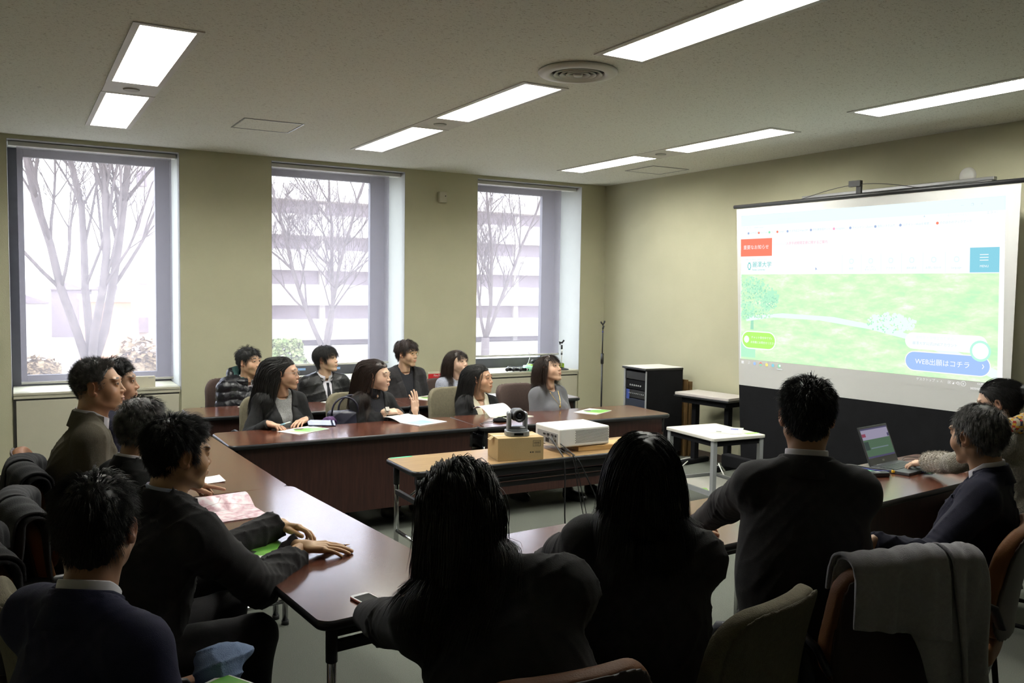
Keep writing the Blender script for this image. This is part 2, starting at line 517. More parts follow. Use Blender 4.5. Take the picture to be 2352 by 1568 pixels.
def hair_shell(st, wide=1.0):
    off = st.get('vol') or .010
    tv = st.get('topvol', 0)
    line = st.get('line', 'short')
    amp = st.get('shamp', .003)
    def fn(q):
        zt = np.clip((q[:, 2] - .03) / .07, 0, 1)
        r = f32(CR[1] * V3(wide, 1, 1) + off * .25)
        d = ell(q, CR[0], r) - off * (.3 + .5 * tv) * zt
        d = smin(d, rc(q, (0, -.035, -.02), (0, -.045, -.06), .052 * wide, .044), .03) if line != 'recede' else d
        d = d + amp * np.sin(q[:, 0] * 110 + 2 * np.sin(q[:, 1] * 70)) * np.sin(q[:, 1] * 60 + q[:, 2] * 50)
        zb = hair_line(q[:, 1], line).astype(np.float32)
        zb = zb + .004 * np.sin(q[:, 0] * 300 + q[:, 1] * 200)
        return smax(d, (zb - q[:, 2]) * .75, .004)
    return fn

def hand_fn(W, D, Nn, side, curl=(.35, .35, .4, .45), spread=.10, thumb=(.7, .5), s=1.0):
    """W wrist, D finger direction, Nn back-of-hand normal, side +1 right hand / -1 left hand (thumb side = -X*side...)"""
    D = nrm(D); Nn = nrm(Nn - D * np.dot(Nn, D)); X = nrm(np.cross(D, Nn)) * side  # X points to the little finger side
    base = [(-.030, .088), (-.010, .094), (.011, .090), (.030, .080)]
    lens = [(.040, .025, .020), (.044, .029, .021), (.041, .027, .020), (.032, .021, .018)]
    rad = [.0092, .0094, .0088, .0078]
    seg = []
    for i in range(4):
        p = W + (X * base[i][0] + D * base[i][1]) * s
        ang = 0.; sp = (i - 1.4) * spread
        c = curl[i]
        for j, l in enumerate(lens[i]):
            ang += c * (.8 if j == 0 else 1.25)
            dv = nrm(math.cos(ang) * (D * math.cos(sp) + X * math.sin(sp)) - math.sin(ang) * Nn)
            e = p + dv * l * s
            seg.append((p, e, rad[i] * s * (1 - .07 * j), rad[i] * s * (1 - .07 * (j + 1))))
            p = e
    tb = W + (-X * .026 + D * .022 - Nn * .008) * s
    t0, t1 = thumb
    d1 = nrm(D * math.cos(t0) - X * math.sin(t0) - Nn * .25)
    e1 = tb + d1 * .042 * s
    d2 = nrm(D * math.cos(t0 - t1) - X * math.sin(t0 - t1) - Nn * .25); e2 = e1 + d2 * .032 * s
    d3 = nrm(d2 + D * .15); e3 = e2 + d3 * .025 * s
    th = [(tb, e1, .0145 * s, .0115 * s), (e1, e2, .0115 * s, .0102 * s), (e2, e3, .0102 * s, .0085 * s)]
    M = np.stack([X, D, Nn])
    kn = [W + (X * b[0] + D * (b[1] - .002) + Nn * .0045) * s for b in base]
    mets = [(W + (X * b[0] * .45 + D * .03 + Nn * .002) * s, k) for b, k in zip(base, kn)]
    def fn(P):
        d = rbox(P, W + D * .050 * s - Nn * .002 * s, (.037 * s, .044 * s, .013 * s), .012 * s, M)
        d = smin(d, ell(P, W + (-X * .022 + D * .03 - Nn * .007) * s, (.018 * s, .030 * s, .014 * s), M), .012)
        d = smin(d, rc(P, W - D * .022 * s, W + D * .015 * s, .024 * s, .023 * s), .02)
        for (a, b) in mets: d = smin(d, rc(P, a, b, .006 * s, .0078 * s), .007)
        f = None
        for (a, b, r1, r2) in seg:
            g = rc(P, a, b, r1, r2); f = g if f is None else np.minimum(f, g)
        d = smin(d, f, .006)
        for (a, b, r1, r2) in th: d = smin(d, rc(P, a, b, r1, r2), .006)
        return d
    allp = np.array([W - D * .05] + [x[1] for x in seg] + [x[1] for x in th] + [W])
    tips = [seg[2], seg[5], seg[8], seg[11], th[2]]
    return fn, allp.min(0) - .035, allp.max(0) + .035, (tips, Nn, seg)

def ik(S, E, l1, l2, pole):
    d = E - S; L = np.linalg.norm(d); L = min(L, (l1 + l2) * .999)
    dn = nrm(d); a = (l1 * l1 - l2 * l2 + L * L) / (2 * L); h = math.sqrt(max(1e-6, l1 * l1 - a * a))
    p = nrm(pole - dn * np.dot(pole, dn))
    return S + dn * a + p * h

def folds(P, seed, amp, sc=1.0):
    r = np.random.default_rng(seed); out = 0
    for i in range(3):
        k = f32(nrm(r.normal(size=3)) * r.uniform(28, 60) * sc); k2 = f32(nrm(r.normal(size=3)) * r.uniform(12, 25) * sc)
        ph = r.uniform(0, 6, 2)
        s = np.sin(P @ k + 1.6 * np.sin(P @ k2 + ph[0]) + ph[1])
        out = out + (1 - np.abs(s)) ** 3 * (.5 + .5 * np.sin(P @ k2 * .8 + ph[1]))
    return amp * (out - .5)

MATS = {}
def person(sp):
    """Builds one seated person. World coordinates, metres."""
    H = V3(*sp['H']); HR = frame(*sp['look'])
    fem = sp.get('fem', False); wide = sp.get('wide', .98 if fem else 1.02); bs = sp.get('build', .92 if fem else 1.0)
    az = sp['az']; lean = math.radians(sp.get('lean', 8)); slean = math.radians(sp.get('slean', 0))
    f0 = V3(math.sin(math.radians(az)), math.cos(math.radians(az)), 0); r0 = V3(f0[1], -f0[0], 0)
    Nb = H + HR @ V3(0, -.03, -.10) + V3(0, 0, -.055) - f0 * .012 + V3(*sp.get('nb', (0, 0, 0)))
    pz = sp.get('pz', .53)
    pel = V3(Nb[0], Nb[1], pz) - (f0 * math.tan(lean) + r0 * math.tan(slean)) * (Nb[2] - pz)
    u = nrm(Nb - pel); f = nrm(f0 - u * np.dot(f0, u)); r = np.cross(f, u)
    M = np.stack([r, f, u])
    TL = np.linalg.norm(Nb - pel)
    sw = sp.get('sw', .150 if fem else .175)
    sh = sp.get('shz', .060)
    S = {1: Nb - u * sh + r * sw, -1: Nb - u * sh - r * sw}
    for k in (1, -1): S[k] = S[k] + V3(*sp.get('S%+d' % k, (0, 0, 0)))
    hip = {k: pel + r0 * .09 * k - V3(0, 0, .02) for k in (1, -1)}
    knee = {}; ank = {}
    for k in (1, -1):
        kd = nrm(f0 + r0 * .12 * k)
        knee[k] = hip[k] + kd * sp.get('thigh', .40) + V3(0, 0, .01)
        ank[k] = V3(knee[k][0], knee[k][1], .09) - f0 * sp.get('foot', .03)
    arms = sp.get('arms', {})
    W = {}; E = {}; HD = {}
    for k in (1, -1):
        a = arms.get(k, {})
        w = V3(*a['w']) if 'w' in a else hip[k] + f0 * .26 - r0 * .02 * k + V3(0, 0, .12)
        W[k] = w
        pole = V3(*a['pole']) if 'pole' in a else (r0 * k * .6 - f0 * .4 - V3(0, 0, 1))
        L1, L2 = sp.get('arm', (.27, .25) if fem else (.29, .265))
        E[k] = ik(S[k], w, L1, L2, pole)
        HD[k] = dict(dir=nrm(V3(*a['d'])) if 'd' in a else nrm(f0 * .8 - r0 * k * .5 - V3(0, 0, .2)), n=V3(*a['n']) if 'n' in a else V3(0, 0, 1) + f0 * .2,
                     curl=a.get('curl', (.3, .32, .36, .4)), spread=a.get('spread', .08), thumb=a.get('thumb', (.6, .4)), res=a.get('res', .005))
    breast = sp.get('bust', .012 if fem else 0)
    belly = sp.get('belly', 1.0)
    def trunk(P, o=0.0):
        d = ell(P, Nb - u * .20, (.158 * bs + o, .108 * bs + o, .17 + o), M)
        d = smin(d, rc(P, S[1] - r * .02, S[-1] + r * .02, .046 * bs + o, .046 * bs + o), .05)
        d = smin(d, ell(P, Nb - u * min(.37, TL * .75) + f * .015, (.148 * bs * belly + o, .112 * bs * belly + o, .17 + o), M), .06)
        d = smin(d, ell(P, pel + u * .02, (.172 * bs + o, .13 * bs + o, .12 + o), M), .06)
        for k in (1, -1):
            d = smin(d, rc(P, Nb + u * .015 - f * .02, S[k] * .86 + Nb * .14 + u * .012, .038 + o * .9, .034 + o * .9), .03)
            if breast: d = smin(d, ell(P, Nb - u * .19 + r * .07 * k + f * (.07 + breast), (.058 + o, .05 + o, .058 + o), M), .035)
        return d
    def arm(P, k, o=0.0, ww=1.0):
        d = rc(P, S[k] - u * .008, E[k], .046 * bs + o, .040 * bs + o * ww)
        return smin(d, rc(P, E[k], W[k], .040 * bs + o * ww, .027 + o * ww), .02)
    def legs(P, o=0.0):
        d = None
        for k in (1, -1):
            g = smin(rc(P, hip[k], knee[k], .082 * bs + o, .058 + o), rc(P, knee[k], ank[k], .056 + o, .036 + o), .03)
            d = g if d is None else smin(d, g, .02)
        return d
    base = V3(pel[0], pel[1], 0)
    tone = sp.get('tone', (.56, .36, .25))
    hb = HR.T @ (Nb - H)
    # --- body: one mesh (head and neck fine, rest coarser)
    parts = []
    hf = make_head(hb, fem, wide, sp.get('jaw', .9 if fem else 1.02), sp.get('closed', False), neck_r=sp.get('neck', .046 if fem else .054))
    res = sp.get('res', .003)
    Vh, Qh = nets(hf, (-.10, -.14, min(-.17, hb[2] - .02)), (.10, .125, .13), res)
    Ch = skin_cols(Vh, tone, fem, brow=sp.get('brow', (.03, .022, .018)), lip=sp.get('lip'), wide=wide, browk=sp.get('browk', 1))
    parts.append((Vh @ HR.T + H, Qh, Ch))
    allp = np.array([pel, Nb] + list(S.values()) + list(E.values()) + list(W.values()) + list(knee.values()) + list(ank.values()))
    lo = allp.min(0) - .2; hi = allp.max(0) + .2; lo[2] = max(lo[2], .0)
    def bodyf(P):
        d = trunk(P, -.004)
        for k in (1, -1): d = smin(d, arm(P, k, -.004), .02)
        d = smin(d, legs(P, -.006), .03)
        return d
    Vb, Qb = nets(bodyf, lo, hi, .016, B=4)
    parts.append((Vb, Qb, np.tile(np.array(tone), (len(Vb), 1))))
    nails = []
    for k in (1, -1):
        h = HD[k]
        fn, l_, h_, inf = hand_fn(W[k], h['dir'], h['n'], k, h['curl'], h['spread'], h['thumb'], .93 if fem else 1.02)
        Vn, Qn = nets(fn, l_, h_, h['res'])
        tn = np.array(sp.get('htone', tone)); Cn = np.tile(tn, (len(Vn), 1))
        red = tn * np.array([1.04, .82, .78])
        for (a, b, r1, r2) in inf[2]:
            w_ = np.exp(-(np.linalg.norm(Vn - b, axis=1) / .010) ** 2)[:, None] * .35; Cn = Cn * (1 - w_) + red * w_
        if h['res'] < .004:
            for (a, b, r1, r2) in inf[0]:
                nc = b - nrm(b - a) * .001 + inf[1] * r2 * .75
                w_ = (np.linalg.norm(Vn - nc, axis=1) < .0062)[:, None] * .6
                Cn = Cn * (1 - w_) + tn * np.array([1.18, 1.08, 1.05]) * w_
        parts.append((Vn, Qn, Cn))
    Vs, Qs, Cs, n = [], [], [], 0
    for v, q, c in parts: Vs.append(v); Qs.append(q + n); Cs.append(c); n += len(v)
    root = fast_mesh('person', np.vstack(Vs), np.vstack(Qs), MATS['skin'], None, True, base, np.vstack(Cs))
    tag(root, sp['label'], 'person', sp.get('group'))
    def child(name, V, Q, m, label=None, smooth=True):
        o = fast_mesh(name, V - base, Q, m, root, smooth)
        if label: o['label'] = label
        return o
    # --- eyes
    if not sp.get('closed') and sp.get('eyes', True):
        for k in (1, -1):
            n_, m_ = 20, 14
            b = MB(); b.sphere((0, 0, 0), .0132, n_, m_)
            V = b.v[0]
            # turn the pole to +y
            V = np.stack([V[:, 0], V[:, 2], -V[:, 1]], 1)
            ey = sp.get('gaze', (0, 0))
            G = frame(ey[0], ey[1])
            V = V @ G.T + V3(.0315 * k * wide, .0735, .0076)
            me = bpy.data.meshes.new('eye'); me.from_pydata((V @ HR.T + H - base).tolist(), [], b.f)
            me.materials.append(MATS['eye_white']); me.materials.append(MATS['iris'])
            mi = [1 if max(fv) < 1 + n_ * 3 else 0 for fv in b.f]
            me.polygons.foreach_set('material_index', mi); me.polygons.foreach_set('use_smooth', [True] * len(b.f))
            link(bpy.data.objects.new('eye', me), root)
    # --- hair
    hs = sp.get('hair')
    coatf = None
    if sp.get('coat'):
        ct = sp['coat']; o = ct.get('o', .016)
        coatf = lambda P: smin(trunk(P, o), np.minimum(arm(P, 1, o), arm(P, -1, o)), .03)
    else:
        coatf = lambda P: smin(trunk(P, .008), np.minimum(arm(P, 1, .008), arm(P, -1, .008)), .03)
    if hs:
        hv = []
        sf = hair_shell(hs, wide)
        V, Q = nets(sf, (-.13, -.15, -.13), (.13, .13, .16), .004)
        V = V @ HR.T + H
        n0 = len(V)
        hv = [V]; hq = [Q]
        for st in hs.get('sets', [hs]):
            s2 = dict(hs); s2.update(st)
            sv, sq = grow_hair(H, HR, s2, coatf if s2.get('len', (0, .05))[1] > .12 else None, wide)
            hv.append(sv); hq.append(sq + n0); n0 += len(sv)
        child('hair', np.vstack(hv), np.vstack(hq), MATS[sp.get('hmat', 'hair_black')], sp.get('hlabel'))
    # --- clothes
    def tq(P): return (P - f32(Nb)) @ f32(M).T
    def garment(o, sleeve, ww, neck, V=None, lap=0.0, amp=.003, seed=1, hem=None, puff=False, cuff=0.0, wid=.07, zend=None, skirt=False, nd=.035):
        hx = f32(HR @ V3(0, 0, 1)); nbf = f32(Nb)
        axis = f32(nrm(H + HR @ V3(0, -.025, -.06) - Nb))
        def fn(P):
            d = trunk(P, o)
            if skirt: d = smin(d, ell(P, Nb - u * .34, (.172 * bs + o, .128 * bs + o, .30), M), .03)
            if sleeve:
                for k in (1, -1):
                    g = arm(P, k, o * .9, ww)
                    dv = f32(nrm(W[k] - E[k]))
                    g = smax(g, (P - f32(W[k] - nrm(W[k] - E[k]) * cuff)) @ dv, .004)
                    d = smin(d, g, .05)
            q = tq(P)
            if puff:
                d = d - .012 * np.abs(np.sin(q[:, 2] * 42 + .4 * np.sin(q[:, 0] * 30))) ** .6 - folds(P, seed, amp, 1.6)
            else:
                d = d - folds(P, seed, amp)
                for k in (1, -1):
                    w = np.exp(-(ln(P - f32(E[k])) / .07) ** 2); dv = f32(nrm(W[k] - S[k]))
                    d = d - w * .005 * np.sin((P @ dv) * 210 + 2 * np.sin(P[:, 2] * 40))
            if hem is not None: d = smax(d, -(q[:, 2] + hem), .004)
            # neck opening
            rel = P - nbf; tt = rel @ axis
            rad = ln(rel - tt[:, None] * axis)
            d = smax(d, -np.maximum(rad - neck, -(tt + nd)), .006)
            if V:
                dep = -q[:, 2]
                wv = wid * np.clip(1 - dep / V, 0, 1) + .0
                reg = np.maximum(np.abs(q[:, 0]) - wv, -q[:, 1])
                reg = np.maximum(reg, dep - V)
                if lap:
                    band = (np.abs(q[:, 0]) < wv + lap * np.clip(.35 + dep / .12, .4, 1)) & (dep < V) & (q[:, 1] > -.02)
                    notch = np.abs(dep - .085 - (np.abs(q[:, 0]) - .07) * .5) < .004
                    d = np.where(band & ~notch, d - .0055, d)
                d = smax(d, -reg, .003)
                if V < 9:
                    slit = np.maximum(np.abs(q[:, 0] - .006) - .0018, -(dep - V)); slit = np.maximum(slit, -q[:, 1])
                    d = smax(d, -slit, .002)
            return d
        pts = [Nb, S[1], S[-1], pel] + ([E[1], E[-1], W[1], W[-1]] if sleeve else [])
        pts = np.array(pts)
        l_ = pts.min(0) - .21; h_ = pts.max(0) + .2
        if zend is not None: l_[2] = max(l_[2], zend)
        l_[2] = max(l_[2], pz - .16)
        return fn, l_, h_
    gres = sp.get('gres', .009)
    if sp.get('inner'):
        it = sp['inner']
        fn, l_, h_ = garment(it.get('o', .006), False, 1, it.get('neck', .062), it.get('V'), 0, .0015, 3, wid=it.get('wid', .03))
        V, Q = nets(fn, l_, h_, max(.007, gres)); child(it.get('name', 'shirt'), V, Q, MATS[it['m']])
    if sp.get('coat'):
        ct = sp['coat']
        fn, l_, h_ = garment(ct.get('o', .016), True, ct.get('ww', 1.0), ct.get('neck', .078), ct.get('V'), ct.get('lap', .0), ct.get('amp', .0035), sp.get('seed', 5), puff=ct.get('puff', False), cuff=ct.get('cuff', .0), wid=ct.get('wid', .07), skirt=ct.get('skirt', False), nd=ct.get('nd', .035))
        V, Q = nets(fn, l_, h_, gres); V = smooth_mesh(V, Q, 1, .4); child(ct.get('name', 'jacket'), V, Q, MATS[ct['m']])
    # collars
    def collar(r1, z0, z1, th, gap, m, name, flare=.0, tilt=0.25, sc=1.0):
        ax = nrm(H + HR @ V3(0, -.025, -.06) - Nb)
        rr = nrm(r - ax * np.dot(r, ax)); ff = np.cross(ax, rr)
        b = MB(); n_ = 40; Vv = []; Fv = []
        ts = np.linspace(gap, 2 * math.pi - gap, n_)
        prof = [(r1, z0), (r1 + .002, z1), (r1 + .002 + th * .5, z1 + .003), (r1 + th + .002, z1), (r1 + th + flare, z0 - .004), (r1 + th + flare * .5, z0 - .006)]
        mm = len(prof)
        for t in ts:
            fr = math.cos(t); dz = -tilt * .10 * max(0, fr) ** 1.0 * sc
            for (rad, z) in prof:
                Vv.append(Nb + ax * .006 + (ff * fr * .98 + rr * math.sin(t)) * rad + ax * (z + dz))
        for i in range(n_ - 1):
            for j in range(mm):
                Fv.append((i * mm + j, i * mm + (j + 1) % mm, (i + 1) * mm + (j + 1) % mm, (i + 1) * mm + j))
        Fv += [tuple(range(mm)), tuple((n_ - 1) * mm + j for j in range(mm))[::-1]]
        b.add(np.array(Vv) - base, Fv, True)
        return b.build(name, m, root)
    nr = sp.get('neck', .046 if fem else .054)
    for c in sp.get('collars', []):
        collar(nr + c.get('r', .006), c.get('z0', .0), c.get('z1', .045), c.get('th', .004), c.get('gap', .25), MATS[c['m']], c.get('name', 'collar'), c.get('flare', .006), c.get('tilt', .3))
    # cuffs
    for k in (1, -1):
        a = arms.get(k, {})
        if a.get('cuff'):
            dv = nrm(W[k] - E[k]); b = MB()
            c0 = W[k] - dv * .03; rr_ = a.get('cr', .036)
            b.cyl(c0 - base, W[k] + dv * .010 - base, rr_, rr_, 24)
            b.build('cuff', MATS[a['cuff']], root, .002)
    # trousers and shoes
    tf = lambda P: smin(smax(smin(legs(P, .014), ell(P, pel, (.185 * bs, .15 * bs, .12), M), .05), .10 - P[:, 2], .01), f32(9), 1e-3) - folds(P, 11, .003)
    lp = np.array([pel] + list(knee.values()) + list(ank.values()))
    V, Q = nets(tf, lp.min(0) - .2, lp.max(0) + .2, .014, B=4)
    child(sp.get('lower', 'trousers'), V, Q, MATS[sp.get('legm', 'suit_black')])
    fd = f0
    for k in (1, -1):
        a_ = ank[k]; Ms = np.stack([r0, f0, V3(0, 0, 1)])
        sf = lambda P: smax(smin(ell(P, V3(a_[0], a_[1], .04) + fd * .085, (.045, .12, .045), Ms), rc(P, V3(a_[0], a_[1], .03), V3(a_[0], a_[1], .09), .04, .042), .03), .004 - P[:, 2], .004)
        c_ = V3(a_[0], a_[1], .06) + fd * .07
        V, Q = nets(sf, c_ - .18, c_ + .18, .009, B=4)
        child('shoe', V, Q, MATS[sp.get('shoem', 'shoe_black')])
    info = dict(root=root, base=base, H=H, HR=HR, Nb=Nb, M=M, S=S, E=E, W=W, trunk=trunk, r=r, f=f, u=u, pel=pel, f0=f0, r0=r0, child=child, wide=wide)
    if sp.get('glasses'):
        b = MB()
        for k in (1, -1):
            c = V3(.033 * k * wide, .0965, .004)
            t = np.linspace(0, 2 * math.pi, 28, endpoint=False)
            pts = np.stack([c[0] + .0225 * np.cos(t) * wide, c[1] - .004 * np.abs(np.cos(t)) * (np.cos(t) * k > 0), c[2] + .0185 * np.sin(t)], 1)
            b.tube(pts @ HR.T + H - base, .0011, 6, True)
            tp = np.array([V3(.0555 * k * wide, .092, .008), V3(.072 * k * wide, .06, .010), V3(.0785 * k * wide, .0, .010), V3(.079 * k * wide, -.022, -.004)])
            b.tube(tp @ HR.T + H - base, .0011, 6)
        tp = np.array([V3(-.011, .0965, .006), V3(0, .1, .009), V3(.011, .0965, .006)])
        b.tube(tp @ HR.T + H - base, .0011, 6)
        b.build('glasses', MATS[sp['glasses']], root)
    return info
def skin_material():
    m = bpy.data.materials.new('skin'); m.use_nodes = True
    N = m.node_tree.nodes; L = m.node_tree.links; b = N['Principled BSDF']
    a = N.new('ShaderNodeAttribute'); a.attribute_name = 'Col'
    n = N.new('ShaderNodeTexNoise'); n.inputs['Scale'].default_value = 90; n.inputs['Detail'].default_value = 4
    mx = N.new('ShaderNodeMixRGB'); mx.blend_type = 'MULTIPLY'; mx.inputs['Fac'].default_value = .25
    cr = N.new('ShaderNodeValToRGB'); cr.color_ramp.elements[0].color = (.75, .68, .64, 1); cr.color_ramp.elements[1].color = (1, 1, 1, 1)
    L.new(n.outputs['Fac'], cr.inputs['Fac']); L.new(a.outputs['Color'], mx.inputs['Color1']); L.new(cr.outputs['Color'], mx.inputs['Color2'])
    L.new(mx.outputs[0], b.inputs['Base Color'])
    b.inputs['Roughness'].default_value = .48; b.inputs['Specular IOR Level'].default_value = .45
    bp = N.new('ShaderNodeBump'); bp.inputs['Strength'].default_value = .08; bp.inputs['Distance'].default_value = .002
    L.new(n.outputs['Fac'], bp.inputs['Height']); L.new(bp.outputs[0], b.inputs['Normal'])
    return m
MATS.update(
    skin=skin_material(),
    eye_white=mat('eye_white', (.72, .70, .68), .15),
    iris=mat('iris', (.012, .008, .006), .06),
    hair_black=mat('hair_black', (.014, .013, .0125), .5, spec=.4, var=.3, vscale=40),
    hair_soft=mat('hair_soft_black', (.020, .017, .0155), .5, spec=.4, var=.3, vscale=40),
    hair_brown=mat('hair_brown', (.050, .024, .014), .40, var=.3, vscale=40),
    hair_dark_brown=mat('hair_dark_brown', (.026, .014, .010), .40, var=.3, vscale=40),
    hair_grey=mat('hair_greying', (.030, .028, .028), .5, col2=(.24, .23, .22), vscale=38),
    suit_black=mat('suit_black', (.027, .0255, .0275), .85, spec=.15, var=.15, vscale=30, bump=.25, bscale=500, sheen=.05),
    suit_charcoal=mat('suit_charcoal', (.019, .019, .020), .85, spec=.15, var=.15, vscale=30, bump=.25, bscale=500),
    suit_navy=mat('suit_navy', (.022, .022, .052), .82, spec=.15, var=.12, vscale=30, bump=.25, bscale=500),
    suit_dark_navy=mat('suit_dark_navy', (.017, .017, .031), .82, spec=.15, var=.12, vscale=30, bump=.25, bscale=500),
    suit_brown=mat('suit_brown_grey', (.105, .092, .070), .85, spec=.15, var=.12, vscale=200, bump=.3, bscale=500),
    shirt_white=mat('shirt_white', (.62, .60, .66), .7, var=.04),
    shirt_blue=mat('shirt_pale_blue', (.42, .46, .62), .7, var=.04),
    knit_black=mat('knit_black', (.008, .008, .013), .9, bump=.5, bscale=250),
    leather=mat('leather_black', (.009, .009, .010), .33, spec=.3, var=.2, bump=.25, bscale=120),
    puffer=mat('puffer_nylon', (.008, .008, .011), .30, spec=.3, var=.2, bump=.3, bscale=60),
    knit_blue=mat('knit_pale_blue', (.36, .38, .46), .95, var=.2, vscale=150, bump=1.0, bscale=160, sheen=.4),
    knit_grey=mat('knit_grey', (.105, .105, .118), .95, var=.06, vscale=150, bump=.4, bscale=400, sheen=.2),
    tweed=mat('knit_speckled_grey', (.03, .03, .03), .9, col2=(.38, .38, .38), vscale=420),
    shoe_black=mat('shoe_black', (.010, .009, .009), .35),
    metal_thin=mat('thin_metal', (.35, .33, .30), .3, metal=1),
    gold=mat('gold', (.80, .55, .18), .25, metal=1),
)
def scarf_mat():
    m = mat('scarf_pattern', (.60, .50, .32), .9); nt = m.node_tree; N = nt.nodes; L = nt.links; b = N['Principled BSDF']
    tc = N.new('ShaderNodeTexCoord')
    v = N.new('ShaderNodeTexVoronoi'); v.inputs['Scale'].default_value = 85; v.distance = 'CHEBYCHEV'; v.inputs['Randomness'].default_value = .25
    L.new(tc.outputs['Object'], v.inputs['Vector'])
    r = N.new('ShaderNodeValToRGB'); r.color_ramp.interpolation = 'CONSTANT'
    cols = [(.0, (.62, .52, .36)), (.30, (.75, .42, .05)), (.55, (.05, .05, .10)), (.68, (.50, .05, .04)), (.80, (.65, .55, .40))]
    while len(r.color_ramp.elements) < len(cols): r.color_ramp.elements.new(.5)
    for e_, (p, c) in zip(r.color_ramp.elements, cols): e_.position = p; e_.color = (*c, 1)
    sp = N.new('ShaderNodeSeparateColor'); L.new(v.outputs['Color'], sp.inputs[0]); L.new(sp.outputs[0], r.inputs['Fac']); L.new(r.outputs[0], b.inputs['Base Color'])
    return m
MATS.update(scarf=scarf_mat(),
    cardigan=mat('cardigan_wool', (.13, .12, .095), .95, col2=(.22, .20, .16), vscale=90, bump=.8, bscale=150, sheen=.3),
    fur_grey=mat('fur_grey', (.36, .33, .28), .95, var=.15, vscale=60, sheen=.5),
    green_lining=mat('green_lining', (.012, .050, .045), .8, var=.15),
    blouse_cream=mat('blouse_cream', (.60, .56, .42), .6, var=.03),
    blouse_olive=mat('blouse_olive', (.16, .15, .08), .6, var=.08))
# ------------------------------------------------------------------ room
def ceiling_mat():
    m = mat('ceiling_board', (.80, .80, .73), .9, var=.04)
    nt = m.node_tree; N = nt.nodes; L = nt.links; b = N['Principled BSDF']
    tc = N.new('ShaderNodeTexCoord'); mp = N.new('ShaderNodeMapping'); mp.inputs['Scale'].default_value = (1, 1.7, 1)
    L.new(tc.outputs['Object'], mp.inputs['Vector'])
    n = N.new('ShaderNodeTexNoise'); n.inputs['Scale'].default_value = 70; n.inputs['Detail'].default_value = 2.5; n.inputs['Distortion'].default_value = 1.2
    L.new(mp.outputs[0], n.inputs['Vector'])
    r = N.new('ShaderNodeValToRGB'); r.color_ramp.elements[0].position = .36; r.color_ramp.elements[1].position = .40
    r.color_ramp.elements[0].color = (.50, .48, .41, 1); r.color_ramp.elements[1].color = (.80, .80, .73, 1)
    L.new(n.outputs['Fac'], r.inputs['Fac']); L.new(r.outputs[0], b.inputs['Base Color'])
    bp = N.new('ShaderNodeBump'); bp.inputs['Strength'].default_value = .5; bp.inputs['Distance'].default_value = .006
    L.new(r.outputs[0], bp.inputs['Height']); L.new(bp.outputs[0], b.inputs['Normal'])
    return m
M_wall = mat('wall_paint', (.42, .405, .285), .85, var=.03, vscale=3, bump=.15, bscale=220)
M_reveal = mat('reveal_paint', (.34, .34, .34), .7, var=.02)
M_ceil = ceiling_mat()
M_carpet = mat('carpet', (.125, .135, .112), .98, col2=(.185, .195, .165), vscale=260, bump=.8, bscale=420)
M_base = mat('baseboard_vinyl', (.06, .045, .035), .6, var=.1)
M_alum = mat('window_aluminium', (.10, .10, .115), .45, metal=.2, var=.1)
M_beige = mat('cabinet_enamel', (.44, .42, .33), .45, var=.02)
M_black = mat('black_plastic', (.012, .012, .014), .45, var=.2)
M_blackm = mat('black_matt', (.0065, .0065, .008), .85, spec=.15, var=.2)
M_gap = mat('dark_gap', (.02, .018, .015), .8)
M_white = mat('white_plastic', (.70, .70, .68), .4, var=.02)
M_offw = mat('off_white_enamel', (.62, .61, .58), .45, var=.02)
M_grey = mat('grey_enamel', (.30, .31, .32), .45, var=.03)
M_chrome = mat('chrome', (.55, .55, .56), .18, metal=1, var=.05)
M_steel = mat('brushed_steel', (.35, .35, .36), .35, metal=1, var=.05)
HC = 2.947; XR = 6.14; YB = 8.42; XL = -2.4; YF = -1.9

def struct(name, b, m, **k):
    o = b.build(name, m, **k); o['kind'] = 'structure'; return o
b = MB(); b.box((XL - .2, YF - .2, -.2), (XR + .2, YB + .80, 0)); struct('floor', b, M_carpet)
LIGHTS = []      # recessed units: x0, y0, y1
for x0, ys in ((.52, ((4.47, 5.84), (6.18, 7.56))), (2.65, ((4.48, 5.77), (6.16, 7.49), (2.52, 3.74))), (4.92, ((4.69, 5.94), (6.33, 7.59), (2.72, 3.99)))):
    for y0, y1 in ys: LIGHTS.append((x0, y0, y1))
# ceiling slab with a recess cut for every light fitting
xs = sorted({XL - .2, XR + .2, *[l[0] for l in LIGHTS], *[l[0] + .30 for l in LIGHTS]})
b = MB()
for i in range(len(xs) - 1):
    x0, x1 = xs[i], xs[i + 1]
    cuts = sorted((l[1], l[2]) for l in LIGHTS if abs(l[0] - x0) < .01)
    y = YF - .2
    for c in cuts: b.box((x0, y, HC), (x1, c[0], HC + .25)); y = c[1]
    b.box((x0, y, HC), (x1, YB + .80, HC + .25))
struct('ceiling', b, M_ceil)
WIN = [(-.03, 1.335), (2.17, 3.56), (4.41, 5.793)]
b = MB()
e = [XL - .2] + [v for w in WIN for v in w] + [XR + .2]
for i in range(0, len(e), 2): b.box((e[i], YB, 0), (e[i + 1], YB + .80, HC))
for w in WIN:
    b.box((w[0], YB, 2.913), (w[1], YB + .80, HC))
    b.box((w[0], YB + .02, 0), (w[1], YB + .80, .735))
struct('wall_back', b, M_wall)
b = MB(); b.box((XR, YF - .2, 0), (XR + .2, YB, HC)); struct('wall_right', b, M_wall)
b = MB(); b.box((XL - .2, YF - .2, 0), (XL, YB, HC)); struct('wall_left', b, M_wall)
b = MB(); b.box((XL, YF - .2, 0), (XR, YF, HC)); struct('wall_front', b, M_wall)
b = MB()
for i in range(0, len(e), 2):
    b.box((max(XL, e[i]), YB - .008, 0), (min(XR, e[i + 1]), YB, .075))
struct('baseboard_back', b, M_base)
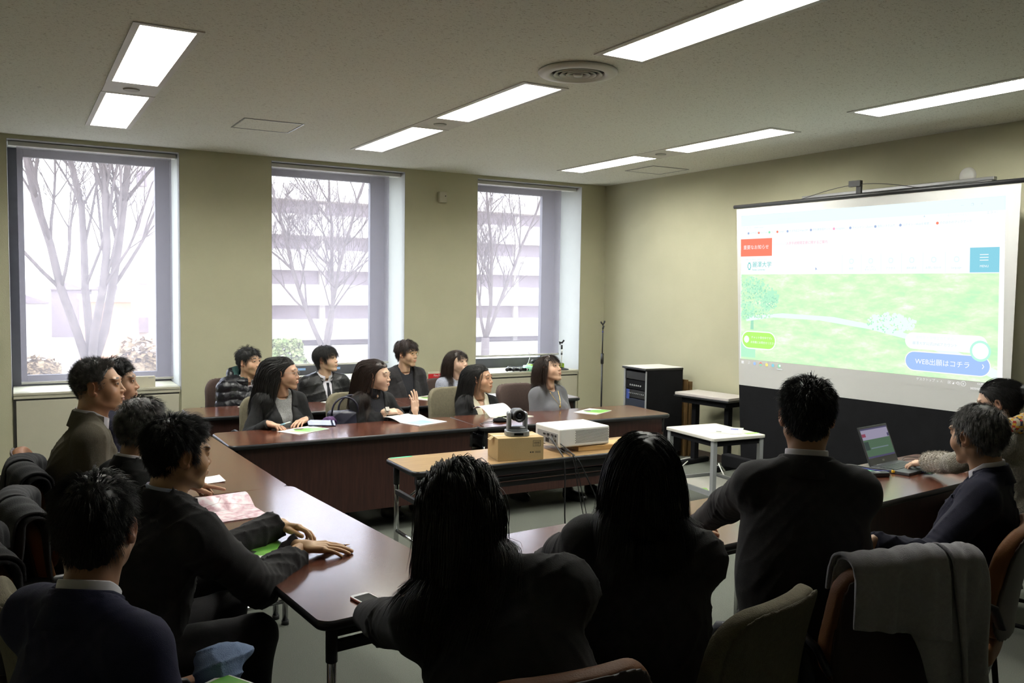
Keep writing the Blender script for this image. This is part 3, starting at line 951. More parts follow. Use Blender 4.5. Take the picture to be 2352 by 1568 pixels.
b = MB(); b.box((XR - .008, YF, 0), (XR, YB - .01, .075)); struct('baseboard_right', b, M_base)
b = MB(); b.box((XL, YF, 0), (XL + .008, YB - .01, .075)); struct('baseboard_left', b, M_base)
# reveals (painted jamb linings) and windows
def blind_mat():
    m = bpy.data.materials.new('roller_blind_mesh'); m.use_nodes = True
    nt = m.node_tree; N = nt.nodes; L = nt.links; N.clear()
    tr = N.new('ShaderNodeBsdfTransparent'); tr.inputs[0].default_value = (.97, .95, 1, 1)
    df = N.new('ShaderNodeBsdfDiffuse'); df.inputs[0].default_value = (.26, .25, .28, 1)
    tl = N.new('ShaderNodeBsdfTranslucent'); tl.inputs[0].default_value = (.30, .285, .31, 1)
    ad = N.new('ShaderNodeMixShader'); ad.inputs[0].default_value = .5
    mx = N.new('ShaderNodeMixShader'); mx.inputs[0].default_value = .58
    out = N.new('ShaderNodeOutputMaterial')
    # fine weave: a thread grid breathes a little in opacity
    tc = N.new('ShaderNodeTexCoord'); nz = N.new('ShaderNodeTexNoise'); nz.inputs['Scale'].default_value = 3
    L.new(tc.outputs['Object'], nz.inputs['Vector'])
    mr = N.new('ShaderNodeMapRange'); mr.inputs['To Min'].default_value = .43; mr.inputs['To Max'].default_value = .46
    L.new(nz.outputs['Fac'], mr.inputs['Value']); L.new(mr.outputs[0], mx.inputs[0])
    L.new(df.outputs[0], ad.inputs[1]); L.new(tl.outputs[0], ad.inputs[2])
    L.new(tr.outputs[0], mx.inputs[1]); L.new(ad.outputs[0], mx.inputs[2]); L.new(mx.outputs[0], out.inputs[0])
    return m
M_blind = blind_mat()
M_glass = bpy.data.materials.new('window_glass'); M_glass.use_nodes = True
nt = M_glass.node_tree; nt.nodes.clear()
_t = nt.nodes.new('ShaderNodeBsdfTransparent'); _g = nt.nodes.new('ShaderNodeBsdfGlossy'); _g.inputs['Roughness'].default_value = .02
_m = nt.nodes.new('ShaderNodeMixShader'); _m.inputs[0].default_value = .05; _o = nt.nodes.new('ShaderNodeOutputMaterial')
_t.inputs[0].default_value = (.95, .97, .96, 1)
nt.links.new(_t.outputs[0], _m.inputs[1]); nt.links.new(_g.outputs[0], _m.inputs[2]); nt.links.new(_m.outputs[0], _o.inputs[0])
GL = [(.095, 1.20, .862, 2.836), (2.29, 3.39, .88, 2.84), (4.54, 5.605, .88, 2.84)]   # glass openings
BL = [(.045, 1.287, .825), (2.20, 3.44, .905), (4.44, 5.60, .935)]                # blind x0, x1, bottom
wl = ['left', 'middle', 'right']
for i, (w, g, bl) in enumerate(zip(WIN, GL, BL)):
    x0, x1 = w
    b = MB()
    b.box((x0, YB + .001, .735), (x0 + .004, YB + .60, 2.913)); b.box((x1 - .004, YB + .001, .735), (x1, YB + .60, 2.913))
    b.box((x0, YB + .001, 2.909), (x1, YB + .60, 2.913))
    struct('trim_%d' % (i + 1), b, M_reveal)
    yf0, yf1 = YB + .57, YB + .63
    root = thing('window_%d' % (i + 1), (0, 0, 0), None, None); root['kind'] = 'structure'
    b = MB()
    b.box((x0, yf0, .735), (g[0], yf1, 2.913)); b.box((g[1], yf0, .735), (x1, yf1, 2.913))
    b.box((g[0], yf0, .735), (g[1], yf1, g[2])); b.box((g[0], yf0, g[3]), (g[1], yf1, 2.913))
    b.build('window_frame', M_alum, root, .004)
    b = MB(); b.box((g[0], yf0 + .025, g[2]), (g[1], yf0 + .031, g[3])); b.build('pane', M_glass, root)
    # roller blind
    r = thing('roller_blind', ((x0 + x1) / 2, YB + .15, 2.9), 'grey mesh roller blind drawn down over the %s window' % wl[i], 'blind', 'roller blinds over the three windows')
    L_ = r.location
    b = MB(); b.box((bl[0], YB + .149, bl[2] + .018), (bl[1], YB + .1505, 2.872)); b.build('blind_fabric', M_blind, r, loc=L_)
    b = MB(); b.box((x0 + .012, YB + .10, 2.868), (x1 - .012, YB + .19, 2.905)); b.build('headrail', M_offw, r, .003, loc=L_)
    b = MB(); b.cyl((bl[0], YB + .15, bl[2] + .012), (bl[1], YB + .15, bl[2] + .012), .011); b.build('bottom_rail', M_offw, r, loc=L_)
    p = bpy.data.lights.new('sky_portal', 'AREA'); p.shape = 'RECTANGLE'; p.size = x1 - x0; p.size_y = 2.18
    p.cycles.is_portal = True
    po = bpy.data.objects.new('sky_portal', p); link(po); po.location = ((x0 + x1) / 2, YB + .72, 1.82); po.rotation_euler = (math.radians(-90), 0, 0)
    # cabinet under the window
    c = thing('window_cabinet', ((x0 + x1) / 2, YB + .1, 0), 'low beige metal cabinet built in under the %s window' % wl[i], 'cabinet', 'cabinets under the windows')
    L_ = c.location; xa, xb = (x0 + .012, x1 - .012)
    b = MB(); b.box((xa, YB - .012, .745), (xb, YB + .565, .767)); b.build('cabinet_top', M_beige, c, .003, loc=L_)
    b = MB(); b.box((xa, YB - .006, .715), (xb, YB + .02, .745)); b.box((xa + .02, YB - .006, 0), (xb - .012, YB + .018, .70)); b.build('front_panel', M_beige, c, .002, loc=L_)
    b = MB(); b.box((xa + .01, YB + .0, .70), (xb - .01, YB + .018, .715)); b.box((xa, YB, 0), (xa + .02, YB + .018, .745)); b.build('shadow_gap', M_gap, c, loc=L_)
# ---- ceiling fittings
M_lamp = emat('lamp_glow', (1.0, 1.0, .92), LAMP_S)
M_lframe = mat('lamp_frame_white', (.62, .60, .56), .5, var=.02)
def lamp_name(i):
    return ['nearer half of the leftmost strip of ceiling light', 'farther half of the leftmost strip of ceiling light',
            'middle light of the centre ceiling strip, beyond the round vent', 'farthest light of the centre ceiling strip', 'nearest light of the centre ceiling strip, cut off by the top edge',
            'middle light of the right-hand ceiling strip', 'farthest light of the right-hand ceiling strip', 'nearest light of the right-hand strip, above the projection screen'][i]
for i, (x0, y0, y1) in enumerate(LIGHTS):
    x1 = x0 + .30
    t = thing('ceiling_light', ((x0 + x1) / 2, (y0 + y1) / 2, HC), 'recessed fluorescent fitting, ' + lamp_name(i), 'light', 'recessed fluorescent lights')
    L_ = t.location
    b = MB(); w = .022
    b.box((x0 - .012, y0 - .012, HC - .006), (x0 + w, y1 + .012, HC + .004)); b.box((x1 - w, y0 - .012, HC - .006), (x1 + .012, y1 + .012, HC + .004))
    b.box((x0 + w, y0 - .012, HC - .006), (x1 - w, y0 + w, HC + .004)); b.box((x0 + w, y1 - w, HC - .006), (x1 - w, y1 + .012, HC + .004))
    b.build('frame', M_lframe, t, loc=L_)
    b = MB(); n = 34
    for k in range(1, n):
        yy = y0 + w + (y1 - y0 - 2 * w) * k / n
        b.box((x0 + w, yy - .001, HC + .002), (x1 - w, yy + .001, HC + .014))
    b.build('louvre', M_lframe, t, loc=L_)
    b = MB(); b.box((x0 + .004, y0 + .004, HC + .016), (x1 - .004, y1 - .004, HC + .03)); b.build('diffuser', M_lamp, t, loc=L_)
    b = MB(); b.box((x0, y0, HC + .03), (x1, y1, HC + .12)); b.build('housing', M_lframe, t, loc=L_)
# strip infill panels between fittings
for x0, y0, y1, nm in ((.52, 5.84, 6.18, 'leftmost'), (2.65, 5.77, 6.16, 'centre'), (4.92, 5.94, 6.33, 'right-hand')):
    t = thing('ceiling_panel', (x0 + .15, (y0 + y1) / 2, HC), 'plain metal filler panel between two fittings of the %s light strip' % nm, 'panel', 'filler panels between ceiling lights')
    b = MB(); b.box((x0 - .008, y0 + .013, HC - .004), (x0 + .308, y1 - .013, HC - .0005)); b.build('plate', M_lframe, t, loc=t.location)
    b = MB(); b.cyl((x0 + .15, (y0 + y1) / 2 , HC - .004), (x0 + .15, (y0 + y1) / 2, HC - .012), .05, .045, 24); b.build('cap', mat('cap_grey', (.40, .39, .36), .5), t, loc=t.location)
# round air diffuser
t = thing('ceiling_vent', (2.77, 4.09, HC), 'round ceiling air vent with concentric rings beside the nearest centre light', 'air vent')
rp = lambda r0, r1, z0, z1: [(r0, z0), (r1, z1), (r1 - .004, z1 + .012), (r0 - .004, z0 + .012)]
b = MB(); b.lathe([(.150, -.002), (.222, -.002), (.226, -.010), (.220, -.020), (.165, -.026), (.150, -.018), (.150, -.002)], 48); b.build('outer_ring', M_lframe, t)
b = MB(); b.lathe([(0, -.0015), (.15, -.0015), (.15, -.0025), (0, -.0025)], 40); b.build('dark_throat', M_gap, t)
b = MB()
for r_ in (.118, .084, .050): b.lathe([(r_, -.004), (r_ + .020, -.024), (r_ + .016, -.028), (r_ - .006, -.006), (r_, -.004)], 40)
b.build('inner_rings', M_lframe, t)
b = MB(); b.lathe([(0, -.032), (.024, -.030), (.028, -.02), (.02, -.004), (0, -.004)], 24); b.build('hub', M_lframe, t)
for x, y, nm, s in ((1.72, 6.79, 'between the left and centre light strips', .225), (5.72, 6.98, 'near the far right corner beside the light strip', .23)):
    t = thing('access_hatch', (x, y, HC), 'square ceiling hatch with thin rim, ' + nm, 'hatch', 'ceiling access hatches')
    b = MB()
    for a_, b_, c_, d_ in ((-s, -s, s, -s + .010), (-s, s - .010, s, s), (-s, -s + .010, -s + .010, s - .010), (s - .010, -s + .010, s, s - .010)):
        b.box((a_, b_, -.005), (c_, d_, -.0005))
    b.build('rim', M_steel, t)
    b = MB(); b.box((-s + .014, -s + .014, -.003), (s - .014, s - .014, -.0008)); b.build('hatch_board', M_ceil, t)
t = thing('wall_sensor', (3.977, YB, 2.676), 'small beige sensor box high on the wall between the middle and right windows', 'sensor')
b = MB(); b.box((-.045, -.055, -.055), (.045, -.001, .055)); b.build('case', M_beige, t, .008)
b = MB(); b.cyl((0.02, -.056, .01), (0.02, -.060, .01), .006); b.build('indicator', M_gap, t)
# ------------------------------------------------------------------ outside the windows
M_bark = mat('bark', (.15, .125, .115), .9, var=.3, vscale=6)
M_render = mat('pale_render', (.62, .58, .53), .8, var=.05)
M_orange = mat('orange_render', (.62, .34, .20), .8, var=.06)
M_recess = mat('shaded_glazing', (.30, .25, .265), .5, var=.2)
M_ground = mat('ground_outside', (.30, .28, .24), .95, var=.2, vscale=.4)
M_leaf = mat('bush_leaves', (.16, .24, .07), .7, col2=(.28, .30, .12), vscale=4)
M_leafb = mat('bush_leaves_brown', (.22, .15, .07), .7, col2=(.30, .22, .12), vscale=4)
b = MB(); b.box((-80, YB + 2, -3.6), (140, 230, -3.5)); o = struct('ground', b, M_ground)
# long building with stacked parapets behind the middle and right windows
def bldg(x0, x1, y0, n, label):
    t = thing('building', ((x0 + x1) / 2, y0 + 6, -3.5), label, 'building')
    L_ = t.location; ph = 2.95; z = -3.2
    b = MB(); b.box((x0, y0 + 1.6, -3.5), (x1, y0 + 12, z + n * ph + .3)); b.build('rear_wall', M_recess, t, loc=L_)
    for k in range(n + 1):
        zz = z + k * ph
        b = MB(); b.box((x0, y0, zz + .2), (x1, y0 + 1.6, zz + (1.95 if k < n else 1.5))); b.build('parapet', M_render, t, loc=L_)
    b = MB()
    x = x0 + 2
    while x < x1: b.box((x, y0 + 1.2, -3.5), (x + .5, y0 + 1.7, z + n * ph)); x += 6.5
    b.build('column', M_render, t, loc=L_)
bldg(14.5, 78, 72, 4, 'long pale building with stacked balcony bands seen through the middle and right windows')
t = thing('building', (7.4, 62, -3.5), 'pale tower block with small square windows at the right of the left window', 'building')
b = MB(); b.box((6.5, 56, -3.5), (8.4, 68, 22)); b.build('wall', M_render, t, loc=t.location)
for k in range(7):
    b = MB(); zz = -1.3 + 2.9 * k
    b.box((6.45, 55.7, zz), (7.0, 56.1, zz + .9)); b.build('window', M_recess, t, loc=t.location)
t = thing('building', (4.3, 52, -3.5), 'low orange-rendered annexe beside the pale tower block', 'building')
b = MB(); b.box((3.3, 48, -3.5), (5.2, 56, .7)); b.build('wall', M_orange, t, loc=t.location)
b = MB(); b.box((3.2, 47.8, .7), (5.3, 56.2, .95)); b.build('roof', M_render, t, loc=t.location)
for i, (x, y, w, hgt, mm, lb) in enumerate(((-1, 78, 3.4, 3.4, M_render, 'far white house at the lower left of the left window'), (3, 90, 2.6, 4.4, M_recess, 'far dark-roofed house behind the bare tree'), (6.5, 92, 3, 4.4, M_render, 'far pale house beside the orange annexe'))):
    t = thing('house', (x + w / 2, y + 4, -3.5), lb, 'house')
    b = MB(); b.box((x, y, -3.5), (x + w, y + 8, -3.5 + hgt)); b.build('wall', mm, t, loc=t.location)
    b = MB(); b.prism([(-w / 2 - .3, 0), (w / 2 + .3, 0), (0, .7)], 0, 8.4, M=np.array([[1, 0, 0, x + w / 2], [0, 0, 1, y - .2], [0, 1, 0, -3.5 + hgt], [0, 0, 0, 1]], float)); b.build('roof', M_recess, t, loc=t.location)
def bare_tree(x, y, hgt, seed, label, forks=3, r0=.22, spread=.5):
    R = random.Random(seed)
    t = thing('bare_tree', (x, y, -3.5), label, 'tree', 'bare trees outside the windows')
    tr = MB(); br = MB()
    def grow(p, d, L, r, lev, mb):
        n = 8 if lev == 1 else 5; pts = [p]; rr = [r]
        for k in range(n):
            d = nrm(d + V3(R.uniform(-1, 1), R.uniform(-1, 1), R.uniform(-.2, .9)) * .14)
            p = p + d * L / n; pts.append(p); rr.append(r * (1 - .55 * (k + 1) / n))
            if lev < 5 and k >= 1:
                for _ in range(2):
                    if R.random() < (.9 if lev < 3 else .45):
                        s = nrm(d * .75 + V3(R.uniform(-1, 1), R.uniform(-1, 1), R.uniform(-.1, .5)) * spread * 1.5)
                        grow(p, s, L * (R.uniform(.22, .5) if lev == 1 else R.uniform(.4, .62)), max(.010, rr[-1] * R.uniform(.42, .62)), lev + 1, br)
        mb.tube(pts, rr, 6 if lev < 2 else 4)
    p0 = V3(0, 0, -.1)
    tr.tube([p0, p0 + V3(0, 0, hgt * .18)], [r0 * 1.5, r0 * 1.2], 10)
    for k in range(forks):
        a = 2 * math.pi * k / forks + R.uniform(-.4, .4) + .3
        grow(p0 + V3(0, 0, hgt * .17), nrm(V3(math.cos(a) * .38, math.sin(a) * .3, 1)), hgt * .62, r0 * R.uniform(.55, .75), 1, tr)
    tr.build('trunk', M_bark, t); br.build('branches', M_bark, t)
bare_tree(1.85, 27, 16, 3, 'large forked bare tree filling the left window', 4, .20, .42)
bare_tree(12.2, 38, 13, 8, 'bare tree in front of the banded building, seen through the middle window', 3, .16)
bare_tree(22.6, 42, 14, 12, 'bare tree at the left side of the right window', 3, .18)
def bush(x, y, w, hgt, m, seed, label, name='bush'):
    r = np.random.default_rng(seed); n = 5200
    u = r.normal(size=(n, 3)); u /= np.linalg.norm(u, axis=1)[:, None]
    c = u * r.uniform(.55, 1, (n, 1)) ** .5 * V3(w / 2, w / 2, hgt / 2) + V3(0, 0, hgt / 2)
    c = c + .12 * np.sin(c * 7)
    a = r.normal(size=(n, 3)); a /= np.linalg.norm(a, axis=1)[:, None]; bb = np.cross(a, u)
    s = .09
    V = np.stack([c + a * s, c + bb * s, c - a * s, c - bb * s], 1).reshape(-1, 3)
    Q = np.arange(n * 4).reshape(-1, 4)
    t = thing(name, (x, y, -3.5), label, 'bush', 'bushes outside the windows')
    fast_mesh('foliage', V, Q, m, t, False)
    b = MB(); b.tube([(0, 0, 0), (0.05, 0, hgt * .5)], [.06, .02]); b.build('stem', M_bark, t)
bush(.5, 24, 1.3, 3.5, M_leafb, 1, 'brownish bush at the lower left corner of the left window')
bush(2.70, 23.6, 1.6, 3.75, M_leafb, 2, 'large brown-green bush at the lower right of the left window')
bush(8.8, 32, 1.9, 3.3, M_leaf, 3, 'round green bush at the lower left of the middle window')
# ------------------------------------------------------------------ furniture
M_wood = mat('rosewood_laminate', (.060, .019, .012), .20, spec=.6, coat=.4, col2=(.115, .040, .022), vscale=7, stretch=(1, 9, 9))
M_woodp = mat('rosewood_panel', (.030, .012, .010), .42, spec=.4, col2=(.055, .022, .017), vscale=7, stretch=(9, 9, .8))
M_oak = mat('light_wood_laminate', (.26, .155, .07), .33, col2=(.36, .235, .115), vscale=7, stretch=(1, 14, 14))
M_edge = mat('black_edge_rubber', (.011, .011, .013), .38)
def rrect(x0, y0, x1, y1, r, n=6):
    P = []
    for cx, cy, a in ((x1 - r, y1 - r, 0), (x0 + r, y1 - r, 90), (x0 + r, y0 + r, 180), (x1 - r, y0 + r, 270)):
        for k in range(n + 1):
            t = math.radians(a + 90 * k / n); P.append((cx + r * math.cos(t), cy + r * math.sin(t)))
    return P
def table(loc, rz, L, D, label, group, top=None, H=.70, panel='front', chrome=True, name='conference_table', pz=.17, r=.045, rack=False):
    """table centred on loc, long side along local x; front (panel) side is local -y"""
    t = thing(name, (loc[0], loc[1], 0), label, 'table', group, math.radians(rz))
    x, y = L / 2, D / 2
    b = MB(); b.prism(rrect(-x + .007, -y + .007, x - .007, y - .007, r), H - .026, H); b.build('tabletop', top or M_wood, t)
    b = MB(); P = rrect(-x, -y, x, y, r + .004); n = len(P)
    pr = [(0, -.001), (.0, -.006), (0, -.024), (.008, -.030)]
    P2 = rrect(-x + .008, -y + .008, x - .008, y - .008, r)
    V = []; 
    for (q, z) in ((P2, -.0005), (P, -.007), (P, -.024), (P2, -.032)): V += [(a, c, H + z) for a, c in q]
    F = []
    for k in range(3): F += [(k * n + (i + 1) % n, k * n + i, (k + 1) * n + i, (k + 1) * n + (i + 1) % n) for i in range(n)]
    F.append(tuple(range(3 * n, 4 * n))[::-1])
    b.add(V, F, True); b.build('edge_band', M_edge, t)
    if not rack:
        b = MB(); b.box((-x + .10, -y + .09, H - .085), (x - .10, -y + .11, H - .030)); b.box((-x + .10, y - .11, H - .085), (x - .10, y - .09, H - .030))
        b.box((-x + .08, -y + .09, H - .085), (-x + .10, y - .09, H - .030)); b.box((x - .10, -y + .09, H - .085), (x - .08, y - .09, H - .030)); b.build('apron', M_black, t)
    for sx in (-1, 1):
        for sy in (-1, 1):
            b = MB(); lx, ly = sx * (x - .055), sy * (y - .06)
            b.cyl((lx, ly, .02), (lx, ly, H - .03), .0145, n=14); lg_ = b.build('leg', M_chrome, t)
            b = MB(); b.cyl((lx, ly, 0), (lx, ly, .022), .019, n=12); b.build('leg_tip', M_black, lg_)
            b = MB(); b.cyl((lx, ly, H - .15), (lx, ly, H - .032), .019, n=12); b.build('leg_socket', M_black, lg_)
        b = MB(); b.cyl((sx * (x - .055), -y + .06, .27 if rack else .12), (sx * (x - .055), y - .06, .27 if rack else .12), .011, n=10)
        b.build('cross_bar', M_chrome, t)
        b = MB(); b.box((sx * (x - .055) - .012, -y + .06, .49), (sx * (x - .055) + .012, y - .06, .52)) if rack else b.box((sx * (x - .055) - .012, -y + .06, H - .12), (sx * (x - .055) + .012, y - .06, H - .085))
        b.build('fold_bar', M_black, t, .003)
        b = MB(); b.cyl((sx * (x - .055), 0, .50 if rack else .58), (sx * (x - .30), 0, H - .035), .007, n=8); b.build('brace', M_chrome, t)
    if panel:
        b = MB(); b.box((-x + .05, -y + .045, pz), (x - .05, -y + .062, H - .034)); b.build('modesty_panel', M_woodp, t, .002)
    if rack:
        for k in range(4):
            b = MB(); yy = -y + .10 + k * .075
            b.cyl((-x + .16, yy, H - .125), (x - .16, yy, H - .125), .008, n=8); b.build('rack_rail', M_black, t)
        b = MB(); b.box((-x + .03, -y + .02, H - .075), (x - .03, -y + .035, H - .03)); b.box((-x + .12, -y + .06, H - .155), (x - .12, -y + .07, H - .13)); b.box((-x + .12, -y + .06, H - .115), (x - .12, -y + .066, H - .10)); b.build('front_rail', M_black, t)
        for sx in (-1, 1):
            b = MB(); b.box((sx * (x - .17) - .008, -y + .05, H - .16), (sx * (x - .17) + .008, y - .08, H - .03)); b.build('rack_bracket', M_black, t)
    return t
table((2.06, 5.835), 0.2, 1.80, .56, 'dark wooden table in the far row under the open booklet and the navy handbag side', 'far row tables')
table((3.84, 5.80), -1.6, 1.76, .60, 'dark wooden table at the right end of the far row, behind the projector', 'far row tables')
table((2.06, 7.10), -2.5, 1.80, .56, 'dark wooden table in the back row, left one', 'back row tables')
table((3.80, 7.00), -3.2, 1.70, .56, 'dark wooden table in the back row, right one', 'back row tables')
table((.870, 5.19), 92.3, 1.76, .60, 'dark wooden table on the left side nearest the windows', 'left side tables', panel=None)
table((1.005, 3.42), 95.2, 1.80, .60, 'dark wooden table on the left side, in the foreground with the white phone', 'left side tables', panel=None)
table((2.32, 2.82), 4.2, 1.80, .60, 'dark wooden table in front of the three seated backs', 'near row tables', panel=None)
table((4.14, 3.05), 6.0, 1.84, .60, 'dark wooden table under the laptop at the right', 'near row tables', panel='back')
table((2.80, 4.56), -.3, 1.80, .45, 'long light wood folding table carrying the projector in the middle', None, top=M_oak, panel=None, name='folding_table', r=.04, rack=True)

# ---- chairs
def panel_sdf(w, h, th, curve, rc_, top=.0):
    """upright cushion: x width, z height, bulging; curve bends the sides forward (+y)"""
    def fn(P):
        q = P.copy(); q[:, 1] = q[:, 1] - curve * q[:, 0] ** 2 + .06 * np.clip(q[:, 2] / h, -1, 1) ** 2
        q[:, 2] = q[:, 2] + .25 * q[:, 0] ** 2 * np.sign(q[:, 2])
        a = np.stack([np.abs(q[:, 0]) - (w / 2 - rc_ - .02 * (q[:, 2] / h)), np.abs(q[:, 2]) - (h / 2 - rc_)], 1)
        d2 = np.sqrt((np.maximum(a, 0) ** 2).sum(1)) + np.minimum(a.max(1), 0) - rc_
        yy = np.abs(q[:, 1]) - th / 2
        m = np.stack([d2 + .018, yy + .018], 1)
        return np.sqrt((np.maximum(m, 0) ** 2).sum(1)) + np.minimum(m.max(1), 0) - .018
    return fn
M_brown = mat('brown_vinyl', (.17, .068, .024), .62, spec=.3, var=.12, vscale=5, bump=.15, bscale=200)
M_dbrown = mat('dark_brown_shell', (.030, .014, .009), .55, var=.15)
M_taupe = mat('taupe_fabric', (.155, .135, .088), .9, var=.10, vscale=60, bump=.5, bscale=300)
M_taupeb = mat('taupe_back_fabric', (.115, .100, .066), .9, var=.10, vscale=60, bump=.5, bscale=300)
M_cbrown = mat('cocoa_fabric', (.060, .036, .030), .85, var=.1, vscale=60, bump=.3, bscale=300)
_cv = {}
def chair(loc, az, kind, label, group, arms=True, casters=True, tilt=10, sh=.44, scl=1.0):
    """az = direction the sitter faces"""
    t = thing('meeting_chair', (loc[0], loc[1], 0), label, 'chair', group, -math.radians(az))
    fr, bk = {'brown': (M_brown, M_dbrown), 'taupe': (M_taupe, M_taupeb), 'cocoa': (M_cbrown, M_cbrown)}[kind]
    if 'b' not in _cv:
        _cv['b'] = nets(panel_sdf(.47, .42, .055, .85, .10), (-.3, -.2, -.3), (.3, .2, .3), .008)
        _cv['s'] = nets(panel_sdf(.46, .44, .012, .85, .10), (-.3, -.2, -.3), (.3, .2, .3), .007)
        _cv['c'] = nets(panel_sdf(.48, .46, .075, -.1, .09), (-.3, -.2, -.3), (.3, .2, .3), .009)
    c, s_ = math.cos(math.radians(tilt)), math.sin(math.radians(tilt))
    R = np.array([[1, 0, 0], [0, c, -s_], [0, s_, c]])
    V, Q = _cv['b']; V = V @ R.T + V3(0, -.245, sh + .245)
    fast_mesh('backrest', V, Q, fr, t)
    V, Q = _cv['s']; V = (V + V3(0, -.030, 0)) @ R.T + V3(0, -.245, sh + .245)
    fast_mesh('back_shell', V, Q, bk, t)
    V, Q = _cv['c']; V = V[:, [0, 2, 1]] * V3(1, 1, -1) + V3(0, .01, sh - .035)
    fast_mesh('seat', V, Q[:, ::-1], fr, t)
    b = MB(); b.box((-.19, -.20, sh - .095), (.19, .20, sh - .07)); b.build('seat_pan', M_black, t, .005)
    for sx in (-1, 1):
        if arms:
            b = MB(); X = sx * .275
            b.tube([(X - sx * .04, .0, sh - .07), (X, .0, sh - .03), (X, .0, sh + .13), (X, -.02, sh + .185), (X, -.10, sh + .20)], .014, 8)
            b.tube([(X - sx * .03, -.24, sh + .12), (X, -.22, sh + .19), (X, -.15, sh + .205), (X, .02, sh + .20), (X, .08, sh + .185), (X, .10, sh + .15)], .017, 10, sx=.7, sy=1.35)
            b.build('armrest', M_black, t)
        b = MB(); X = sx * .215
        b.tube([(X - sx * .05, .12, sh - .08), (X, .15, sh - .12), (X, .20, .07), (X, .17, .045), (X, -.17, .045), (X, -.20, .07), (X, -.17, sh - .12), (X - sx * .05, -.14, sh - .08)], .0115, 8)
        lf_ = b.build('leg_frame', M_blackm, t)
        if casters:
            for yy in (.17, -.17):
                b = MB(); b.cyl((X - .012, yy, .020), (X + .012, yy, .020), .020, n=14); b.cyl((X, yy, .02), (X, yy, .045), .007, n=8); b.build('caster', M_black, lf_)
    return t
# ------------------------------------------------------------------ the people
SHORT = dict(flow='whorl', len=(.022, .045), n=760, child=6, lift=.16, jit=.10, vol=.013, r=.0008, topvol=.5)
LONG = dict(line='long', flow='part', part=.012, len=(.34, .44), n=520, child=7, seg=18, vol=.013, r=.0009, grav=.9, lift=.08, jit=.04, cw=.003, frizz=.015)
def suit_collar(m, shirt='shirt_white', z1=.040):
    return [dict(m=shirt, z1=z1 + .006, name='shirt_collar', gap=.22, tilt=.32), dict(m=m, r=.015, z0=-.028, z1=.036, gap=1.0, th=.006, name='jacket_collar', flare=.016, tilt=.2)]
SUIT = lambda m, **k: dict(dict(m=m, skirt=True, nd=.012, V=.34, lap=.05, o=.018, neck=.074, wid=.065, amp=.0045), **k)

I = {}
I['P1'] = person(dict(label='person in a glossy black puffer jacket with a green-lined hood, back row', H=(1.753, 7.55, 1.050), look=(143, 4, 0), az=170, lean=3,
    tone=(.50, .31, .20), hair=dict(SHORT, flow='bangs', len=(.035, .06), vol=.017, topvol=.8, lift=.4, wave=.25), gres=.008,
    coat=dict(m='puffer', puff=True, o=.034, V=.10, wid=.05, neck=.085, amp=.006, name='puffer_jacket'), inner=dict(m='shirt_white', neck=.058),
    collars=[dict(m='shirt_white', z1=.034, name='shirt_collar')]))
I['P2'] = person(dict(label='person with long straight black hair and glasses, badged black blazer, holding a pen', H=(1.734, 6.35, 1.068), look=(124, 0, 0), az=172, lean=4, fem=True, bust=.02,
    tone=(.50, .30, .205), res=.0026, glasses='metal_thin', hair=dict(LONG, flow='back', vol=.007, n=800, pull=(0, -.5, 0), spread=.8, cw=.002),
    coat=SUIT('suit_charcoal', V=.36, wid=.075, o=.015), inner=dict(m='tweed', neck=.052, name='knit_top'),
    arms={1: dict(w=(1.545, 6.08, .742), d=(.55, -.62, -.12), n=(.1, 0, 1), curl=(.5, .6, .7, .8), res=.003, thumb=(.5, .5)), -1: dict(w=(1.84, 6.20, .735), d=(-.55, -.55, -.05), n=(0, 0, 1), res=.0035)}))
I['P3'] = person(dict(label='person with a black bowl haircut in a black leather jacket and tie', H=(2.453, 7.6, 1.051), look=(136, 8, 0), az=176, lean=3,
    tone=(.60, .40, .28), hair=dict(SHORT, flow='bangs', len=(.075, .10), n=800, vol=.018, topvol=.3, lift=.05, jit=.03, seg=9, line='short', bangs=(.06, .075)), gres=.008,
    coat=dict(m='leather', V=.34, wid=.052, o=.024, neck=.072, amp=.006, name='leather_jacket'), inner=dict(m='shirt_white', neck=.055),
    collars=[dict(m='shirt_white', z1=.036, name='shirt_collar', flare=.02), dict(m='leather', r=.012, z0=-.035, z1=.018, gap=.5, th=.007, flare=.022, name='jacket_collar')]))
I['P4'] = person(dict(label='person with long brown hair, closed eyes and a raised hand, badged black blazer', H=(2.444, 6.3, 1.029), look=(138, -2, 0), az=163, lean=4, fem=True, bust=.02, closed=True,
    tone=(.58, .38, .27), res=.0026, hmat='hair_dark_brown', hair=dict(LONG, flow='back', wave=.10, len=(.32, .42), n=800, vol=.009, spread=1.5, pull=(0, -.3, 0), cw=.002),
    coat=SUIT('suit_charcoal', V=.36, wid=.078, o=.015), inner=dict(m='knit_black', neck=.045, name='polo_neck'), collars=[dict(m='knit_black', r=.004, z0=-.01, z1=.055, gap=.02, th=.005, tilt=.0, name='polo_collar')],
    arms={1: dict(w=(2.46, 6.17, .76), d=(.9, .05, .0), n=(0, -.4, 1), res=.0035), -1: dict(w=(2.70, 6.16, .745), d=(.0, .12, 1), n=(.35, -1, 0), curl=(.12, .12, .15, .2), res=.0028, spread=.06)}))
I['P5'] = person(dict(label='person with tousled brown hair and thin glasses in a black blazer, back row', H=(3.222, 7.55, 1.086), look=(149, 0, 0), az=170, lean=3,
    tone=(.56, .36, .24), glasses='gold', hmat='hair_dark_brown', hair=dict(SHORT, flow='bangs', len=(.06, .085), n=700, vol=.018, topvol=.7, lift=.35, wave=.3, seg=8), gres=.008,
    coat=SUIT('suit_black', V=.42, wid=.085, lap=.055, o=.022), inner=dict(m='knit_black', neck=.060, name='tee')))
